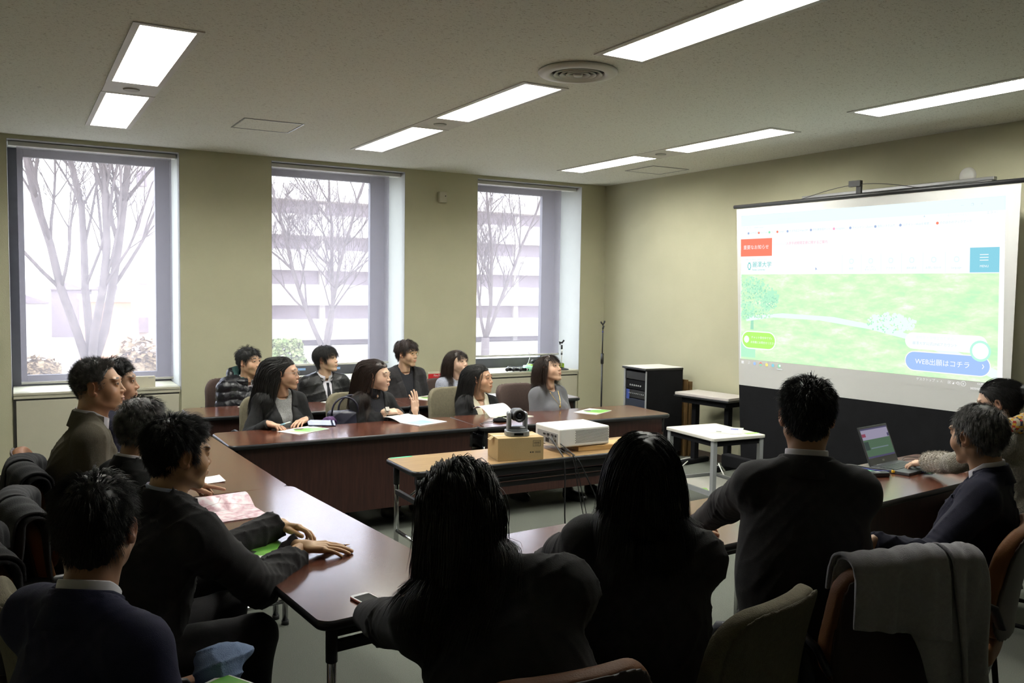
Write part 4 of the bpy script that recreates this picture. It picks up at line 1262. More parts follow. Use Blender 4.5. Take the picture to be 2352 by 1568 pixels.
I['P6'] = person(dict(label='person with shoulder-length dark hair and a fringe in a fluffy pale blue sweater', H=(3.736, 7.5, .992), look=(157, 6, 0), az=176, lean=2, fem=True,
    tone=(.62, .42, .31), hmat='hair_dark_brown', hair=dict(LONG, len=(.22, .27), bangs=(.06, .075), seg=12, vol=.016, grav=.8), gres=.008,
    coat=dict(m='knit_blue', o=.022, neck=.060, amp=.004, name='sweater')))
I['P7'] = person(dict(label='person with straight black hair, dark blazer over a cream and olive shirt', H=(3.354, 6.3, .965), look=(147, 4, 0), az=172, lean=6, fem=True,
    tone=(.44, .25, .155), res=.0026, hair=dict(LONG, flow='back', len=(.28, .36), n=800, vol=.007, part=0, pull=(0, -.4, 0), spread=.8, cw=.002),
    coat=dict(m='suit_charcoal', V=.40, wid=.085, lap=.0, o=.016, neck=.085, amp=.005, name='blazer'), inner=dict(m='blouse_cream', neck=.056, V=.14, wid=.035, o=.009, name='blouse'),
    collars=[dict(m='blouse_olive', z0=-.03, z1=.012, r=.012, th=.004, gap=.25, flare=.03, tilt=.8, name='blouse_collar')]))
I['P8'] = person(dict(label='person in a grey knit sweater with a gold pendant, looking up, at the far table', H=(3.963, 6.2, 1.037), look=(152, 17, 3), az=165, lean=0, fem=True, build=1.04, wide=1.05, jaw=1.05, bust=.03,
    tone=(.58, .37, .26), res=.0026, hmat='hair_dark_brown', hair=dict(LONG, len=(.20, .25), bangs=(.07, .09), bs=-.5, bw=.05, seg=12, vol=.015, part=.02, grav=.8),
    coat=dict(m='knit_grey', o=.014, neck=.064, amp=.006, name='sweater')))
I['P9'] = person(dict(label='person with short greying hair in a brown-grey jacket, in profile at left', H=(.324, 4.236, 1.262), look=(106, 4, 0), az=92, lean=9, wide=1.10, jaw=1.15, build=1.10, neck=.062,
    tone=(.50, .28, .16), res=.0024, hmat='hair_grey', hair=dict(SHORT, flow='up', len=(.010, .020), n=1900, vol=.007, lift=1.0, grav=.02, line='recede', r=.0006, shamp=.001, jit=.25), browk=.7,
    coat=SUIT('suit_brown', amp=.006), inner=dict(m='shirt_white', V=.09), collars=suit_collar('suit_brown')))
I['P10'] = person(dict(label='person in a dark suit mostly hidden behind the profile of the grey-haired one', H=(.453, 4.852, 1.212), look=(104, 0, 0), az=92, lean=6,
    tone=(.46, .27, .17), hair=dict(SHORT), coat=SUIT('suit_dark_navy'), inner=dict(m='shirt_white', V=.09), collars=suit_collar('suit_dark_navy')))
I['P11'] = person(dict(label='person with thinning hair in a dark suit pointing at the open pink booklet', H=(.435, 3.66, 1.150), look=(50, -8, 0), az=80, lean=12, build=1.02,
    tone=(.38, .22, .13), hmat='hair_grey', hair=dict(SHORT, flow='sidecomb', cs=1, len=(.03, .05), n=900, vol=.010, lift=.2, line='recede', grav=.1, bald=.045, shamp=.001),
    coat=SUIT('suit_charcoal'), inner=dict(m='shirt_white', V=.09), collars=suit_collar('suit_charcoal'),
    arms={-1: dict(w=(.675, 4.20, .795), d=(.96, .0, -.22), n=(.22, .15, 1), curl=(.04, .95, 1.1, 1.15), res=.0024, thumb=(.55, .1), cuff='shirt_white', cr=.038)}))
I['P12'] = person(dict(label='person with thick black hair, both hands flat on the table by a pencil', H=(.475, 3.045, 1.150), look=(78, -4, 0), az=80, lean=17, build=1.06, wide=1.04, neck=.06,
    tone=(.42, .245, .13), htone=(.50, .31, .165), res=.0022, gres=.007, hair=dict(SHORT, flow='whorl', len=(.040, .060), n=1500, child=7, vol=.018, topvol=.5, lift=.3, jit=.14, wave=.30, seg=9, grav=.16, r=.0007, sidek=.4), arm=(.32, .30), **{'S+1': (.07, .0, -.03), 'S-1': (.07, .0, -.03)},
    coat=SUIT('suit_black', o=.026, ww=1.25, amp=.007), inner=dict(m='shirt_blue', V=.09), collars=suit_collar('suit_black', 'shirt_blue'),
    arms={1: dict(w=(.925, 3.165, .742), d=(.93, -.30, -.08), n=(-.03, -.10, 1), curl=(.14, .12, .12, .16), spread=.05, res=.0020, thumb=(.25, .15), pole=(0, -.4, -1)),
          -1: dict(w=(.905, 3.43, .765), d=(.80, -.52, -.14), n=(.05, .35, 1), curl=(.32, .36, .42, .5), spread=.05, res=.0020, thumb=(.3, .2), cuff='shirt_blue', cr=.030, pole=(0, .3, -1))}))
I['P13'] = person(dict(label='person in a navy suit seen from behind in the lower left corner', H=(.155, 2.134, 1.168), look=(22, -3, 2), az=60, lean=3, nb=(-.01, -.02, -.01), wide=1.0, sw=.185, shz=.050,
    tone=(.36, .19, .115), res=.0024, gres=.007, hmat='hair_soft', hair=dict(SHORT, flow='whorl', len=(.032, .052), n=1500, child=7, vol=.013, topvol=.9, lift=.14, jit=.09, r=.0006, cw=.0018),
    coat=SUIT('suit_navy', V=.3, o=.022), collars=[dict(m='shirt_white', z0=-.02, z1=.056, name='shirt_collar', gap=.30, r=.008, tilt=.25), dict(m='suit_navy', r=.018, z0=-.04, z1=.036, gap=1.0, th=.007, name='jacket_collar', flare=.020, tilt=.2)],
    inner=dict(m='shirt_white', V=.09), arms={1: dict(w=(.44, 2.02, .60), d=(.8, .5, -.2)), -1: dict(w=(.35, 2.5, .60), d=(1, 0, 0))}))
I['P14'] = person(dict(label='person with wavy dark hair and black blazer leaning over the near table corner', H=(.925, 1.865, 1.165), look=(5, -32, -6), az=28, lean=26, slean=-14, fem=True, build=1.08, nb=(.055, -.03, 0), bust=.01, sw=.175,
    tone=(.5, .3, .2), gres=.007, hmat='hair_soft', hair=dict(LONG, flow='back', len=(.24, .34), n=1000, child=8, wave=.16, vol=.014, topvol=.4, frizz=.04, spread=1.2, cw=.0025, pull=(-.25, -.1, 0)),
    coat=dict(m='suit_black', o=.022, skirt=True, neck=.075, amp=.007, name='blazer'), collars=[dict(m='suit_black', r=.02, z0=-.03, z1=.02, gap=1.0, th=.007, flare=.015, name='blazer_collar')],
    arms={-1: dict(w=(.90, 2.40, .742), d=(.6, .8, 0), pole=(-1, -.3, -.6)), 1: dict(w=(1.45, 2.30, .75), d=(-.3, .9, 0), pole=(1, -.2, -.8))}))
I['P15'] = person(dict(label='person with straight dark hair to the shoulders, black blazer, seen from behind mid-frame', H=(1.575, 1.955, 1.195), look=(38, -4, -6), az=40, lean=8, slean=4, fem=True, bust=.01, build=1.14, nb=(.02, -.01, 0), sw=.165,
    tone=(.5, .3, .2), gres=.007, hair=dict(LONG, flow='part', part=0, len=(.22, .28), n=1200, child=8, vol=.015, jit=.05, spread=1.4, cw=.0025, wave=.06),
    coat=dict(m='suit_black', o=.022, skirt=True, neck=.075, amp=.007, name='blazer'),
    arms={-1: dict(w=(1.62, 2.55, .75), d=(.5, .8, 0), pole=(-1, 0, -.8)), 1: dict(w=(1.95, 2.35, .75), d=(0, 1, 0))}))
I['P16'] = person(dict(label='person with neat short black hair in a black suit, back turned, before the screen', H=(2.225, 1.925, 1.325), look=(43, -2, 0), az=47, lean=6, wide=1.02, sw=.160, build=1.14, nb=(.0, 0, -.01),
    tone=(.42, .235, .14), res=.0024, gres=.007, hair=dict(SHORT, flow='whorl', len=(.020, .034), n=1500, child=6, vol=.011, lift=.12, jit=.06, topvol=1.0, shamp=.001),
    coat=SUIT('suit_black', o=.018, amp=.005), collars=suit_collar('suit_black', z1=.048),
    inner=dict(m='shirt_white', V=.09), arms={-1: dict(w=(2.42, 2.66, .745), d=(.9, .4, -.1), n=(-.1, 0, 1), res=.003, pole=(-1, -.2, -1)), 1: dict(w=(2.74, 2.36, .745), d=(-.3, 1, 0), pole=(.6, -.6, -1))}))
I['P17'] = person(dict(label='person with thin greying hair in a dark navy suit, reclining at the right', H=(3.187, 1.937, 1.190), look=(8, -3, 4), az=336, lean=-7, build=1.05, wide=1.04,
    tone=(.42, .25, .15), res=.0024, gres=.007, hmat='hair_grey', hair=dict(SHORT, flow='sidecomb', cs=-1, len=(.025, .045), n=1200, vol=.007, lift=.1, jit=.05, topvol=.3, bald=.03, grav=.1, shamp=.001),
    coat=SUIT('suit_dark_navy', amp=.007), inner=dict(m='shirt_white', V=.09), collars=suit_collar('suit_dark_navy', z1=.046),
    arms={-1: dict(w=(2.56, 1.92, .86), d=(-.7, .45, -.45), n=(-.3, -.2, 1), curl=(.4, .45, .5, .55), res=.003, pole=(.3, -.2, -1))}))
I['P18'] = person(dict(label='person with black hair in a bun and glasses, patterned scarf, hand on the laptop', H=(4.535, 2.66, 1.15), look=(333, -14, 0), az=345, lean=4, fem=True, wide=1.02,
    tone=(.58, .38, .27), res=.0028, glasses='metal_thin', hair=dict(SHORT, line='long', flow='back', len=(.05, .08), n=1000, vol=.008, lift=.05, jit=.04, shamp=.001),
    coat=dict(m='cardigan', o=.022, neck=.07, amp=.006, name='cardigan', cuff=.04),
    arms={-1: dict(w=(4.500, 3.015, .770), d=(-.25, .90, -.22), n=(-.15, 0, 1), curl=(.35, .4, .45, .5), res=.0028, pole=(-1, -.3, -.5)), 1: dict(w=(4.80, 3.0, .74), d=(-.3, 1, 0))}))

def on_surface(info, p, dirv, off):
    p = np.array(p, float); dirv = nrm(dirv)
    for _ in range(60):
        d = float(info['trunk'](f32([p]), off)[0])
        if d > 0: break
        p = p + dirv * max(.001, -d * .8)
    return p
M_bred = mat('badge_red', (.45, .03, .04), .5); M_bwht = mat('badge_white', (.6, .6, .55), .5); M_bgrn = mat('badge_green', (.05, .28, .08), .5); M_byel = mat('badge_yellow', (.65, .45, .04), .5)
for k in ('P2', 'P4'):
    inf = I[k]; s_ = nrm(-inf['r'])
    p = on_surface(inf, inf['Nb'] - inf['u'] * .235 + s_ * .088 + inf['f'] * .03, inf['f'], .021)
    nn = nrm(inf['f'] * .9 + s_ * .35); X = nrm(np.cross(nn, V3(0, 0, 1))); Z = np.cross(X, nn)
    Mx = np.eye(4); Mx[:3, 0] = X; Mx[:3, 1] = Z; Mx[:3, 2] = np.cross(X, Z); Mx[:3, 3] = p - inf['base']
    if np.dot(Mx[:3, 2], nn) < 0: Mx[:3, 0] *= -1; Mx[:3, 2] *= -1
    for j, (r_, z_, m_) in enumerate(((.030, .002, M_bred), (.024, .0028, M_bwht), (.018, .0034, M_bgrn))):
        b = MB(); b.prism([(r_ * .92 * math.cos(t), r_ * math.sin(t)) for t in np.arange(24) * math.pi / 12], 0, z_, M=Mx)
        if j == 0: bg_ = b.build('badge', m_, inf['root'])
        else: b.build('emblem_disc', m_, bg_)
    b = MB(); b.prism([(-.012, -.003), (.012, -.003), (.006, .006), (-.006, .006)], .0032, .0042, M=Mx); b.build('emblem', M_byel, bg_)
# necklace
inf = I['P8']; pts = []
for t in np.linspace(-1, 1, 15):
    q = inf['Nb'] + inf['r'] * .055 * t - inf['u'] * (.02 + .12 * (1 - abs(t) ** 1.5)) + inf['f'] * .04
    pts.append(on_surface(inf, q, inf['f'], .0185) - inf['base'])
b = MB(); b.tube(pts, .0016, 6); nk_ = b.build('necklace', MATS['gold'], inf['root'])
b = MB(); b.sphere(pts[7] + inf['f'] * .003 - V3(0, 0, .012), (.009, .005, .013)); b.build('pendant', MATS['gold'], nk_)
# ties
for k, mm in (('P3', 'knit_black'), ('P1', 'knit_black')):
    inf = I[k]; b = MB(); L_ = []; R_ = []
    ds = [.045, .06, .075, .12, .20, .30] if k == 'P3' else [.045, .06, .075, .10]
    ws = [.011, .012, .009, .014, .019, .024]
    for d_, w_ in zip(ds, ws):
        p = on_surface(inf, inf['Nb'] - inf['u'] * d_ + inf['f'] * .03, inf['f'], .013) - inf['base']
        L_.append((p - inf['r'] * w_, p + inf['r'] * w_, p - inf['r'] * w_ + inf['f'] * .005, p + inf['r'] * w_ + inf['f'] * .005))
    V = [v for q in L_ for v in q]; F = []
    for i in range(len(L_) - 1):
        a = i * 4; c = a + 4
        F += [(a + 2, a + 3, c + 3, c + 2), (a, c, c + 1, a + 1), (a, a + 2, c + 2, c), (a + 1, c + 1, c + 3, a + 3)]
    b.add(np.array(V), F); b.build('tie', MATS[mm], inf['root'])
# hood of the puffer jacket
inf = I['P1']; Mx = inf['M']; Nb = inf['Nb']
def hoodf(P):
    q = (P - f32(Nb)) @ f32(Mx).T
    rad = np.sqrt((q[:, 0] / 1.12) ** 2 + (q[:, 1] + .02) ** 2); back = np.clip(-q[:, 1] / .12 + .3, 0, 1)
    zc = -.005 + .055 * back
    d = np.sqrt((rad - .105) ** 2 + ((q[:, 2] - zc) * .8) ** 2) - (.030 + .018 * back)
    d = np.maximum(d, np.where(q[:, 1] > .03, .03 - np.abs(q[:, 0]), -1))
    return d - folds(P, 4, .004, 1.5)
V, Q = nets(hoodf, Nb - .24, Nb + .26, .008); inf['child']('hood', V, Q, MATS['puffer'])
def liner(P):
    q = (P - f32(Nb)) @ f32(Mx).T
    rad = np.sqrt((q[:, 0] / 1.12) ** 2 + (q[:, 1] + .02) ** 2); back = np.clip(-q[:, 1] / .12 + .3, 0, 1)
    d = np.sqrt((rad - .088) ** 2 + ((q[:, 2] - .012 - .055 * back) * .8) ** 2) - (.020 + .018 * back)
    return np.maximum(d, np.where(q[:, 1] > 0, .045 - np.abs(q[:, 0]), -1))
V, Q = nets(liner, Nb - .24, Nb + .26, .008); inf['child']('hood_lining', V, Q, MATS['green_lining'], 'green hood lining')
# watch, earring-free detail on the crossed arms
inf = I['P4']; w = inf['W'][1]; dv = nrm(w - inf['E'][1])
b = MB(); b.cyl(w - dv * .004 - inf['base'], w + dv * .014 - inf['base'], .0295, n=20); b.build('watch_strap', mat('watch_strap', (.5, .45, .35), .3), inf['root'])
b = MB(); b.box((-.016, -.019, 0), (.016, .019, .009)); Mw = np.eye(4); Mw[:3, 3] = w + dv * .005 + V3(.0, -.022, .018) - inf['base']
Mw[:3, 2] = nrm(V3(0, -.75, .65)); Mw[:3, 0] = nrm(np.cross(V3(0, 0, 1), Mw[:3, 2])); Mw[:3, 1] = np.cross(Mw[:3, 2], Mw[:3, 0]); b.v = [b.v[0] @ Mw[:3, :3].T + Mw[:3, 3]]
b.build('watch_face', MATS['metal_thin'], inf['root'], .003)
# furry cuff, scarf and bun
inf = I['P18']
def fur(name, fn, lo, hi, m, n, L, seed=1, res=.009):
    V, Q = nets(fn, lo, hi, res); r = np.random.default_rng(seed)
    ii = r.integers(0, len(V), n); e = .003
    X = V[ii]; g = np.stack([fn(f32(X + V3(*v) * e)) - fn(f32(X - V3(*v) * e)) for v in ((1, 0, 0), (0, 1, 0), (0, 0, 1))], 1)
    g /= np.maximum(1e-6, np.linalg.norm(g, axis=1))[:, None]
    a = nrm(V3(1, .3, .2)); t = np.cross(g, a); t /= np.maximum(1e-6, np.linalg.norm(t, axis=1))[:, None]
    tip = X + g * L * r.uniform(.5, 1, (n, 1)) + r.normal(size=(n, 3)) * L * .4
    V2 = np.stack([X - t * .0009, X + t * .0009, tip, tip], 1).reshape(-1, 3); Q2 = np.arange(n * 4).reshape(-1, 4)
    return np.vstack([V, V2]), np.vstack([Q, Q2 + len(V)])
E0, W0 = inf['E'][-1], inf['W'][-1]; dv = nrm(W0 - E0)
cf = lambda P: rc(P, W0 - dv * .17, W0 - dv * .015, .052, .050) - .006 * np.abs(np.sin((P @ f32(dv)) * 95))
V, Q = fur('cuff', cf, np.minimum(E0, W0) - .1, np.maximum(E0, W0) + .1, None, 7000, .010)
inf['child']('fur_cuff', V, Q, MATS['fur_grey'], 'fluffy grey cuff')
HR = inf['HR']; H = inf['H']
bun = H + HR @ V3(0, -.135, .035)
bf = lambda P: ell(P, bun, (.040, .042, .040)) + .003 * np.sin(P[:, 0] * 120 + P[:, 2] * 160)
V, Q = nets(bf, bun - .07, bun + .07, .005); inf['child']('hair_bun', V, Q, MATS['hair_black'])
def scarff(P):
    q = (P - f32(inf['Nb'])) @ f32(inf['M']).T
    rad = np.sqrt((q[:, 0] / 1.05) ** 2 + (q[:, 1] + .01) ** 2)
    d = np.sqrt((rad - .082) ** 2 + (q[:, 2] - .03 + .25 * q[:, 1]) ** 2 * .55) - .036
    tail = rbox(q, (-.10, .085, -.16), (.055, .014, .16), .012)
    tail2 = rbox(q, (.08, -.105, -.10), (.06, .015, .16), .012)
    return smin(d, np.minimum(tail, tail2), .02) - .003 * np.sin(q[:, 0] * 90 + q[:, 2] * 70)
V, Q = nets(scarff, inf['Nb'] - .35, inf['Nb'] + .25, .008); inf['child']('scarf', V, Q, MATS['scarf'])
# pen in the hand of the spectacled person
# ------------------------------------------------------------------ projection screen
SP = V3(5.62, 5.731, 0); SD = nrm(V3(.0766, -.997, 0)); SN = nrm(np.cross(SD, V3(0, 0, 1)))   # SN points to the wall side
if SN[0] > 0: SN = -SN                                                    # towards the room
def SM(off=0.0):
    M = np.eye(4); M[:3, 0] = SD; M[:3, 1] = V3(0, 0, 1); M[:3, 2] = SN; M[:3, 3] = SP + SN * off
    return M
scr = thing('projection_screen', tuple(SP + SD * 1.23), 'large white pull-up projection screen with black lower border showing a web page', 'projection screen')
SL = scr.location.copy()
M_cloth = mat('screen_cloth', (.50, .50, .49), .8, var=.01)
b = MB(); b.prism([(.135, .24), (2.40, .24), (2.42, .895), (.09, .887)], -.002, .0, M=SM()); b.build('lower_black_border', M_blackm, scr, loc=SL)
b = MB(); b.prism([(.09, .887), (2.42, .895), (2.425, 2.475), (.0, 2.463)], -.002, .0, M=SM()); b.build('screen_cloth', M_cloth, scr, loc=SL)
b = MB(); b.cyl(tuple(SP + SD * -.025 + V3(0, 0, 2.475)), tuple(SP + SD * 2.45 + V3(0, 0, 2.487)), .016, n=12); b.build('top_bar', M_black, scr, loc=SL)
b = MB(); b.box((-.05, .13, -.05), (2.5, .24, .05), M=SM()); b.build('roll_case', M_blackm, scr, .01, loc=SL)
for s_ in (.35, 2.1):
    b = MB(); b.box((s_ - .03, 0, -.22), (s_ + .03, .03, .25), M=SM()); b.box((s_ - .03, .03, -.03), (s_ + .03, .14, .03), M=SM()); b.build('foot', M_black, scr, .004, loc=SL)
b = MB(); b.cyl(tuple(SP + SD * 1.205 - SN * .03 + V3(0, 0, .2)), tuple(SP + SD * 1.205 - SN * .03 + V3(0, 0, 2.54)), .012); b.box((1.185, 2.47, -.035), (1.225, 2.60, -.012), M=SM()); b.box((1.125, 2.555, -.035), (1.225, 2.60, .0), M=SM()); b.build('support_pole', M_black, scr, loc=SL)
b = MB()
for s1 in (.62, 1.78):
    pts = []
    for t in np.linspace(0, 1, 10):
        q = SP + SD * (s1 + (1.205 - s1) * t) - SN * .02; z = 2.485 + .085 * math.sin(t * math.pi / 2) ** 1.1
        pts.append(V3(q[0], q[1], z))
    b.tube(pts, .0028, 5)
b.build('tension_cord', M_black, scr, loc=SL)
# projected picture: emissive shapes laid on the cloth stand in for the projector's light
E_S = .80
def iu(u, v):      # page coordinates 0..1 -> position on the cloth
    s = (.056 * (1 - v) + .094 * v) * (1 - u) + (2.33 * (1 - v) + 2.368 * v) * u
    return (s, 2.394 - 1.272 * v)
def img_poly(name, pts, m, off):
    b = MB(); n = len(pts); V = [(*iu(*p), 0) for p in pts]
    b.add(V, [tuple(range(n))], False, SM(off)); o = b.build(name, m, scr, loc=SL)
    return o
def img_rect(name, u0, v0, u1, v1, m, off=.001): return img_poly(name, [(u0, v0), (u0, v1), (u1, v1), (u1, v0)], m, off)
def img_round(name, u0, v0, u1, v1, m, off, r=.5, asp=1.79):
    P = []; h = (v1 - v0) * r; w = h / asp
    for cu, cv, a in ((u0 + w, v0 + h, 180), (u0 + w, v1 - h, 90), (u1 - w, v1 - h, 0), (u1 - w, v0 + h, -90)):
        for k in range(7):
            t = math.radians(a - 15 * k + 90); P.append((cu + w * math.cos(t) * 1.0, cv + h * math.sin(t)))
    P2 = []
    for cu, cv, a in ((u0 + w, v0 + h, 270), (u0 + w, v1 - h, 180), (u1 - w, v1 - h, 90), (u1 - w, v0 + h, 0)):
        for k in range(7):
            t = math.radians(a - 15 * k); P2.append((cu + w * math.cos(t), cv + h * math.sin(t)))
    return img_poly(name, P2, m, off)
G = {k: emat('projected_' + k, c, E_S) for k, c in dict(white=(1.0, 1.02, 1.03), pale=(.86, .98, 1.0), red=(1.0, .26, .17), teal=(.27, .66, .80), lime=(.50, .98, .20), blue=(.40, .58, .95),
     dark=(.36, .36, .34), text=(.62, .80, .86), text2=(.80, .93, .96), redtext=(.98, .50, .62), leaf=(.50, .92, .64), leaf2=(.40, .78, .56), lawn2=(.62, .98, .66), path=(.86, 1.0, 1.0), ring=(.52, .98, .78), grey=(.72, .72, .70), icon=(.38, .50, .74), green=(.30, .85, .50), yellow=(1.0, .85, .25), pink=(1.0, .45, .65), teal2=(.16, .62, .60)).items()}
def lawn_mat():
    m = emat('projected_lawn', (1, 1, 1), E_S); nt = m.node_tree; N = nt.nodes; L = nt.links
    e = [x for x in N if x.type == 'EMISSION'][0]
    tc = N.new('ShaderNodeTexCoord'); mp = N.new('ShaderNodeMapping'); mp.inputs['Scale'].default_value = (1, 1.0, 3)
    n = N.new('ShaderNodeTexNoise'); n.inputs['Scale'].default_value = 4.0; n.inputs['Detail'].default_value = 9; n.inputs['Roughness'].default_value = .7
    r = N.new('ShaderNodeValToRGB')
    cs = [(.34, (.56, .98, .58)), (.46, (.68, 1.0, .60)), (.56, (.80, 1.0, .68)), (.68, (.95, 1.0, .93))]
    while len(r.color_ramp.elements) < 4: r.color_ramp.elements.new(.5)
    for e_, (p, c) in zip(r.color_ramp.elements, cs): e_.position = p; e_.color = (*c, 1)
    L.new(tc.outputs['Object'], mp.inputs['Vector']); L.new(mp.outputs[0], n.inputs['Vector']); L.new(n.outputs['Fac'], r.inputs['Fac']); L.new(r.outputs[0], e.inputs[0])
    return m
img_rect('projected_page', 0, 0, 1, 1, G['white'])
img_rect('projected_tab_bar', 0, 0, 1, .075, G['pale'], .0015)
img_rect('projected_taskbar', 0, 1.002, 1, 1.055, mat('projected_taskbar_dim', (.50, .50, .49), .8), .0012)
img_rect('projected_photo', .004, .41, .985, 1, lawn_mat(), .0016)
img_poly('projected_path', [(0.03, .735), (.16, .70), (.36, .705), (.56, .745), (.72, .80), (.9, .92), (.985, .985), (.985, .93), (.80, .80), (.62, .73), (.42, .68), (.20, .67), (.03, .70)][::-1], G['path'], .002)
r_ = random.Random(5)
def blobs(name, cu, cv, ru, rv, n, m, off, s0=.004, s1=.010):
    b = MB()
    for _ in range(n):
        a = r_.uniform(0, 6.28); q = math.sqrt(r_.random()); u, v = cu + ru * q * math.cos(a), cv + rv * q * math.sin(a)
        if u < .004 or u > .98: continue
        s_ = r_.uniform(s0, s1); P = [(u + s_ * math.cos(t + a) * r_.uniform(.6, 1.1), v + s_ * 1.8 * math.sin(t + a) * r_.uniform(.6, 1.1)) for t in np.arange(5) * 1.2566]
        b.add([(*iu(*p), 0) for p in P], [tuple(range(5))], False, SM(off + r_.random() * .0006))
    o = b.build(name, m, scr, loc=SL); o['kind'] = 'stuff'
for i_, (cu_, cv_, ru_, rv_) in enumerate(((.03, .50, .05, .08), (.07, .48, .05, .06), (.11, .53, .05, .06), (.06, .58, .07, .07), (.13, .60, .05, .05), (.03, .66, .04, .06), (.10, .66, .06, .05), (.155, .56, .03, .04))):
    blobs('projected_tree_leaves', cu_, cv_, ru_, rv_, 95, G['leaf'] if i_ % 3 else G['lawn2'], .0022, .0025, .006); blobs('projected_tree_shade', cu_ - .004, cv_ + .02, ru_ * .8, rv_ * .7, 50, G['leaf2'], .0021, .002, .005)
blobs('projected_shrub', .64, .70, .085, .055, 160, G['path'], .0021); blobs('projected_shrub_leaves', .63, .71, .08, .05, 90, G['leaf'], .0020, .002, .005)
img_poly('projected_tree_trunk', [(.055, .66), (.050, .79), (.066, .79), (.064, .66)][::-1], G['leaf2'], .0019)
img_rect('projected_tree_shadow', .004, .88, .075, .985, G['leaf'], .0018)
img_rect('projected_red_tab', 0, .165, .15, .285, G['red'], .002)
img_rect('projected_menu_button', .897, .27, .985, .405, G['teal'], .002)
for k in range(3): img_rect('projected_menu_bar', .927, .307 + .015 * k, .953, .311 + .015 * k, G['white'], .0025)
img_round('projected_chat_ring', .008, .80, .172, .925, G['white'], .0027); img_round('projected_chat_button', .012, .808, .168, .917, G['lime'], .0032)
img_round('projected_chat_bubble', .02, .835, .045, .885, G['white'], .0036, .5)
img_round('projected_notice_pill', .69, .75, .955, .845, G['white'], .0027)
img_round('projected_apply_ring', .69, .857, .966, .972, G['white'], .0029); img_round('projected_apply_button', .693, .862, .963, .967, G['blue'], .0033)
img_round('projected_green_ring', .902, .775, .966, .890, G['ring'], .0034); img_round('projected_ring_inside', .909, .788, .959, .877, G['white'], .0038)
for k in range(6): img_rect('projected_divider', .452 + .0735 * k, .29, .4535 + .0735 * k, .405, G['text2'], .002)
img_poly('projected_cursor', [(.343, .365), (.343, .385), (.347, .380), (.351, .380)][::-1], G['icon'], .0026)
try:
    FONT = None
    import os as _os
    _p = _os.path.join(bpy.utils.resource_path('LOCAL'), 'datafiles', 'fonts', 'Noto Sans CJK Regular.woff2')
except Exception: pass
def text(name, s, M, size, m, parent, loc, align='LEFT', ext=.0, bold=0.0):
    cu = bpy.data.curves.new(name, 'FONT'); cu.body = s; cu.size = size; cu.align_x = align; cu.align_y = 'CENTER'; cu.extrude = ext; cu.offset = bold
    o = bpy.data.objects.new(name, cu); COL.objects.link(o)
    dg = bpy.context.evaluated_depsgraph_get(); me = bpy.data.meshes.new_from_object(o.evaluated_get(dg))
    bpy.data.objects.remove(o)
    n = len(me.vertices); co = np.zeros(n * 3); me.vertices.foreach_get('co', co); co = co.reshape(-1, 3)
    co = co @ M[:3, :3].T + M[:3, 3] - np.array(loc); me.vertices.foreach_set('co', co.ravel()); me.update()
    me.materials.clear(); me.materials.append(m)
    o = bpy.data.objects.new(name, me); COL.objects.link(o); o.parent = parent
    return o
def stext(s, u, v, size, m, off=.004, align='LEFT', bold=0.0):
    M = SM(off); x, y = iu(u, v); M[:3, 3] = M[:3, 3] + SD * x + V3(0, 0, 1) * y
    return text('projected_text', s, M, size, m, scr, SL, align, 0, bold)
stext('重要なお知らせ', .075, .225, .040, G['white'], align='CENTER')
stext('入学手続期間変更に関するご案内', .215, .207, .027, G['redtext']); stext('2025年02月13日', .15, .209, .022, G['text2'])
stext('麗澤大学', .058, .345, .052, G['teal2']); stext('Reitaku University', .057, .378, .019, G['teal2']); stext('知徳一体の教育を、世界で活きる力に', .026, .308, .014, G['text'])
img_round('projected_emblem', .034, .328, .052, .378, G['teal2'], .0025); img_round('projected_emblem_inside', .037, .336, .049, .37, G['white'], .003)
stext('WEB出願はコチラ', .815, .917, .050, G['white'], align='CENTER'); stext('›', .943, .912, .07, G['white'], align='CENTER')
stext('MENU', .941, .372, .022, G['white'], align='CENTER'); stext('高校生・受験生のための', .79, .777, .026, G['text2'], align='CENTER'); stext('麗澤大学公式LINEアカウント', .79, .812, .026, G['text'], align='CENTER')
stext('チャット受付中です♪', .055, .845, .024, G['white']); stext('お気軽にお問合せください', .052, .878, .023, G['white'])
for k, s in enumerate(('検索', 'オープン\nキャンパス', 'アクセス', '資料請求', 'お問い合わせ', 'Language')): stext(s, .488 + .0735 * k, .378, .020, G['text'], align='CENTER')
for k in range(6): img_round('projected_menu_icon', .480 + .0735 * k, .315, .497 + .0735 * k, .348, G['text2'], .0025, .4); img_round('projected_icon_inside', .483 + .0735 * k, .321, .494 + .0735 * k, .342, G['white'], .003, .4)
bm = [(.045, 'AD内定者', 'icon'), (.095, 'YouTube', 'red'), (.145, 'マップ', 'green'), (.182, 'Gmail', 'red'), (.228, '外注先成立Web-DM..', 'icon'), (.33, '学生課管理ネット', 'icon'), (.425, 'Instagram', 'pink'), (.49, 'サインイン - Zoom', 'icon'), (.585, '復刻システムIT', 'icon'), (.675, 'ログイン - Webを検索...', 'icon'), (.80, 'そのほかのブックマーク', 'red')]
for u, s, c in bm:
    img_round('projected_bookmark_icon', u - .012, .118, u - .003, .134, G[c], .0025); stext(s, u, .126, .021, G['text'])
stext('›', .008, .125, .02, G['text']); stext('オンライン入試　×　　', .04, .04, .020, G['text2']); stext('大学紹介｜麗澤大学　×　　+', .175, .045, .020, G['text2']); stext('←　→　C　　reitaku-u.ac.jp', .012, .088, .018, G['text'])
stext('—　　❐　　×', .90, .035, .024, G['text'], align='CENTER'); stext('★', .745, .085, .022, G['text']); stext('エラー ⋮', .945, .085, .022, G['text']); stext('すべて確認が終わりました', .80, .088, .018, G['text2'])
M_tw = emat('projected_light_mark', (1.0, 1.0, 1.0), 1.0)
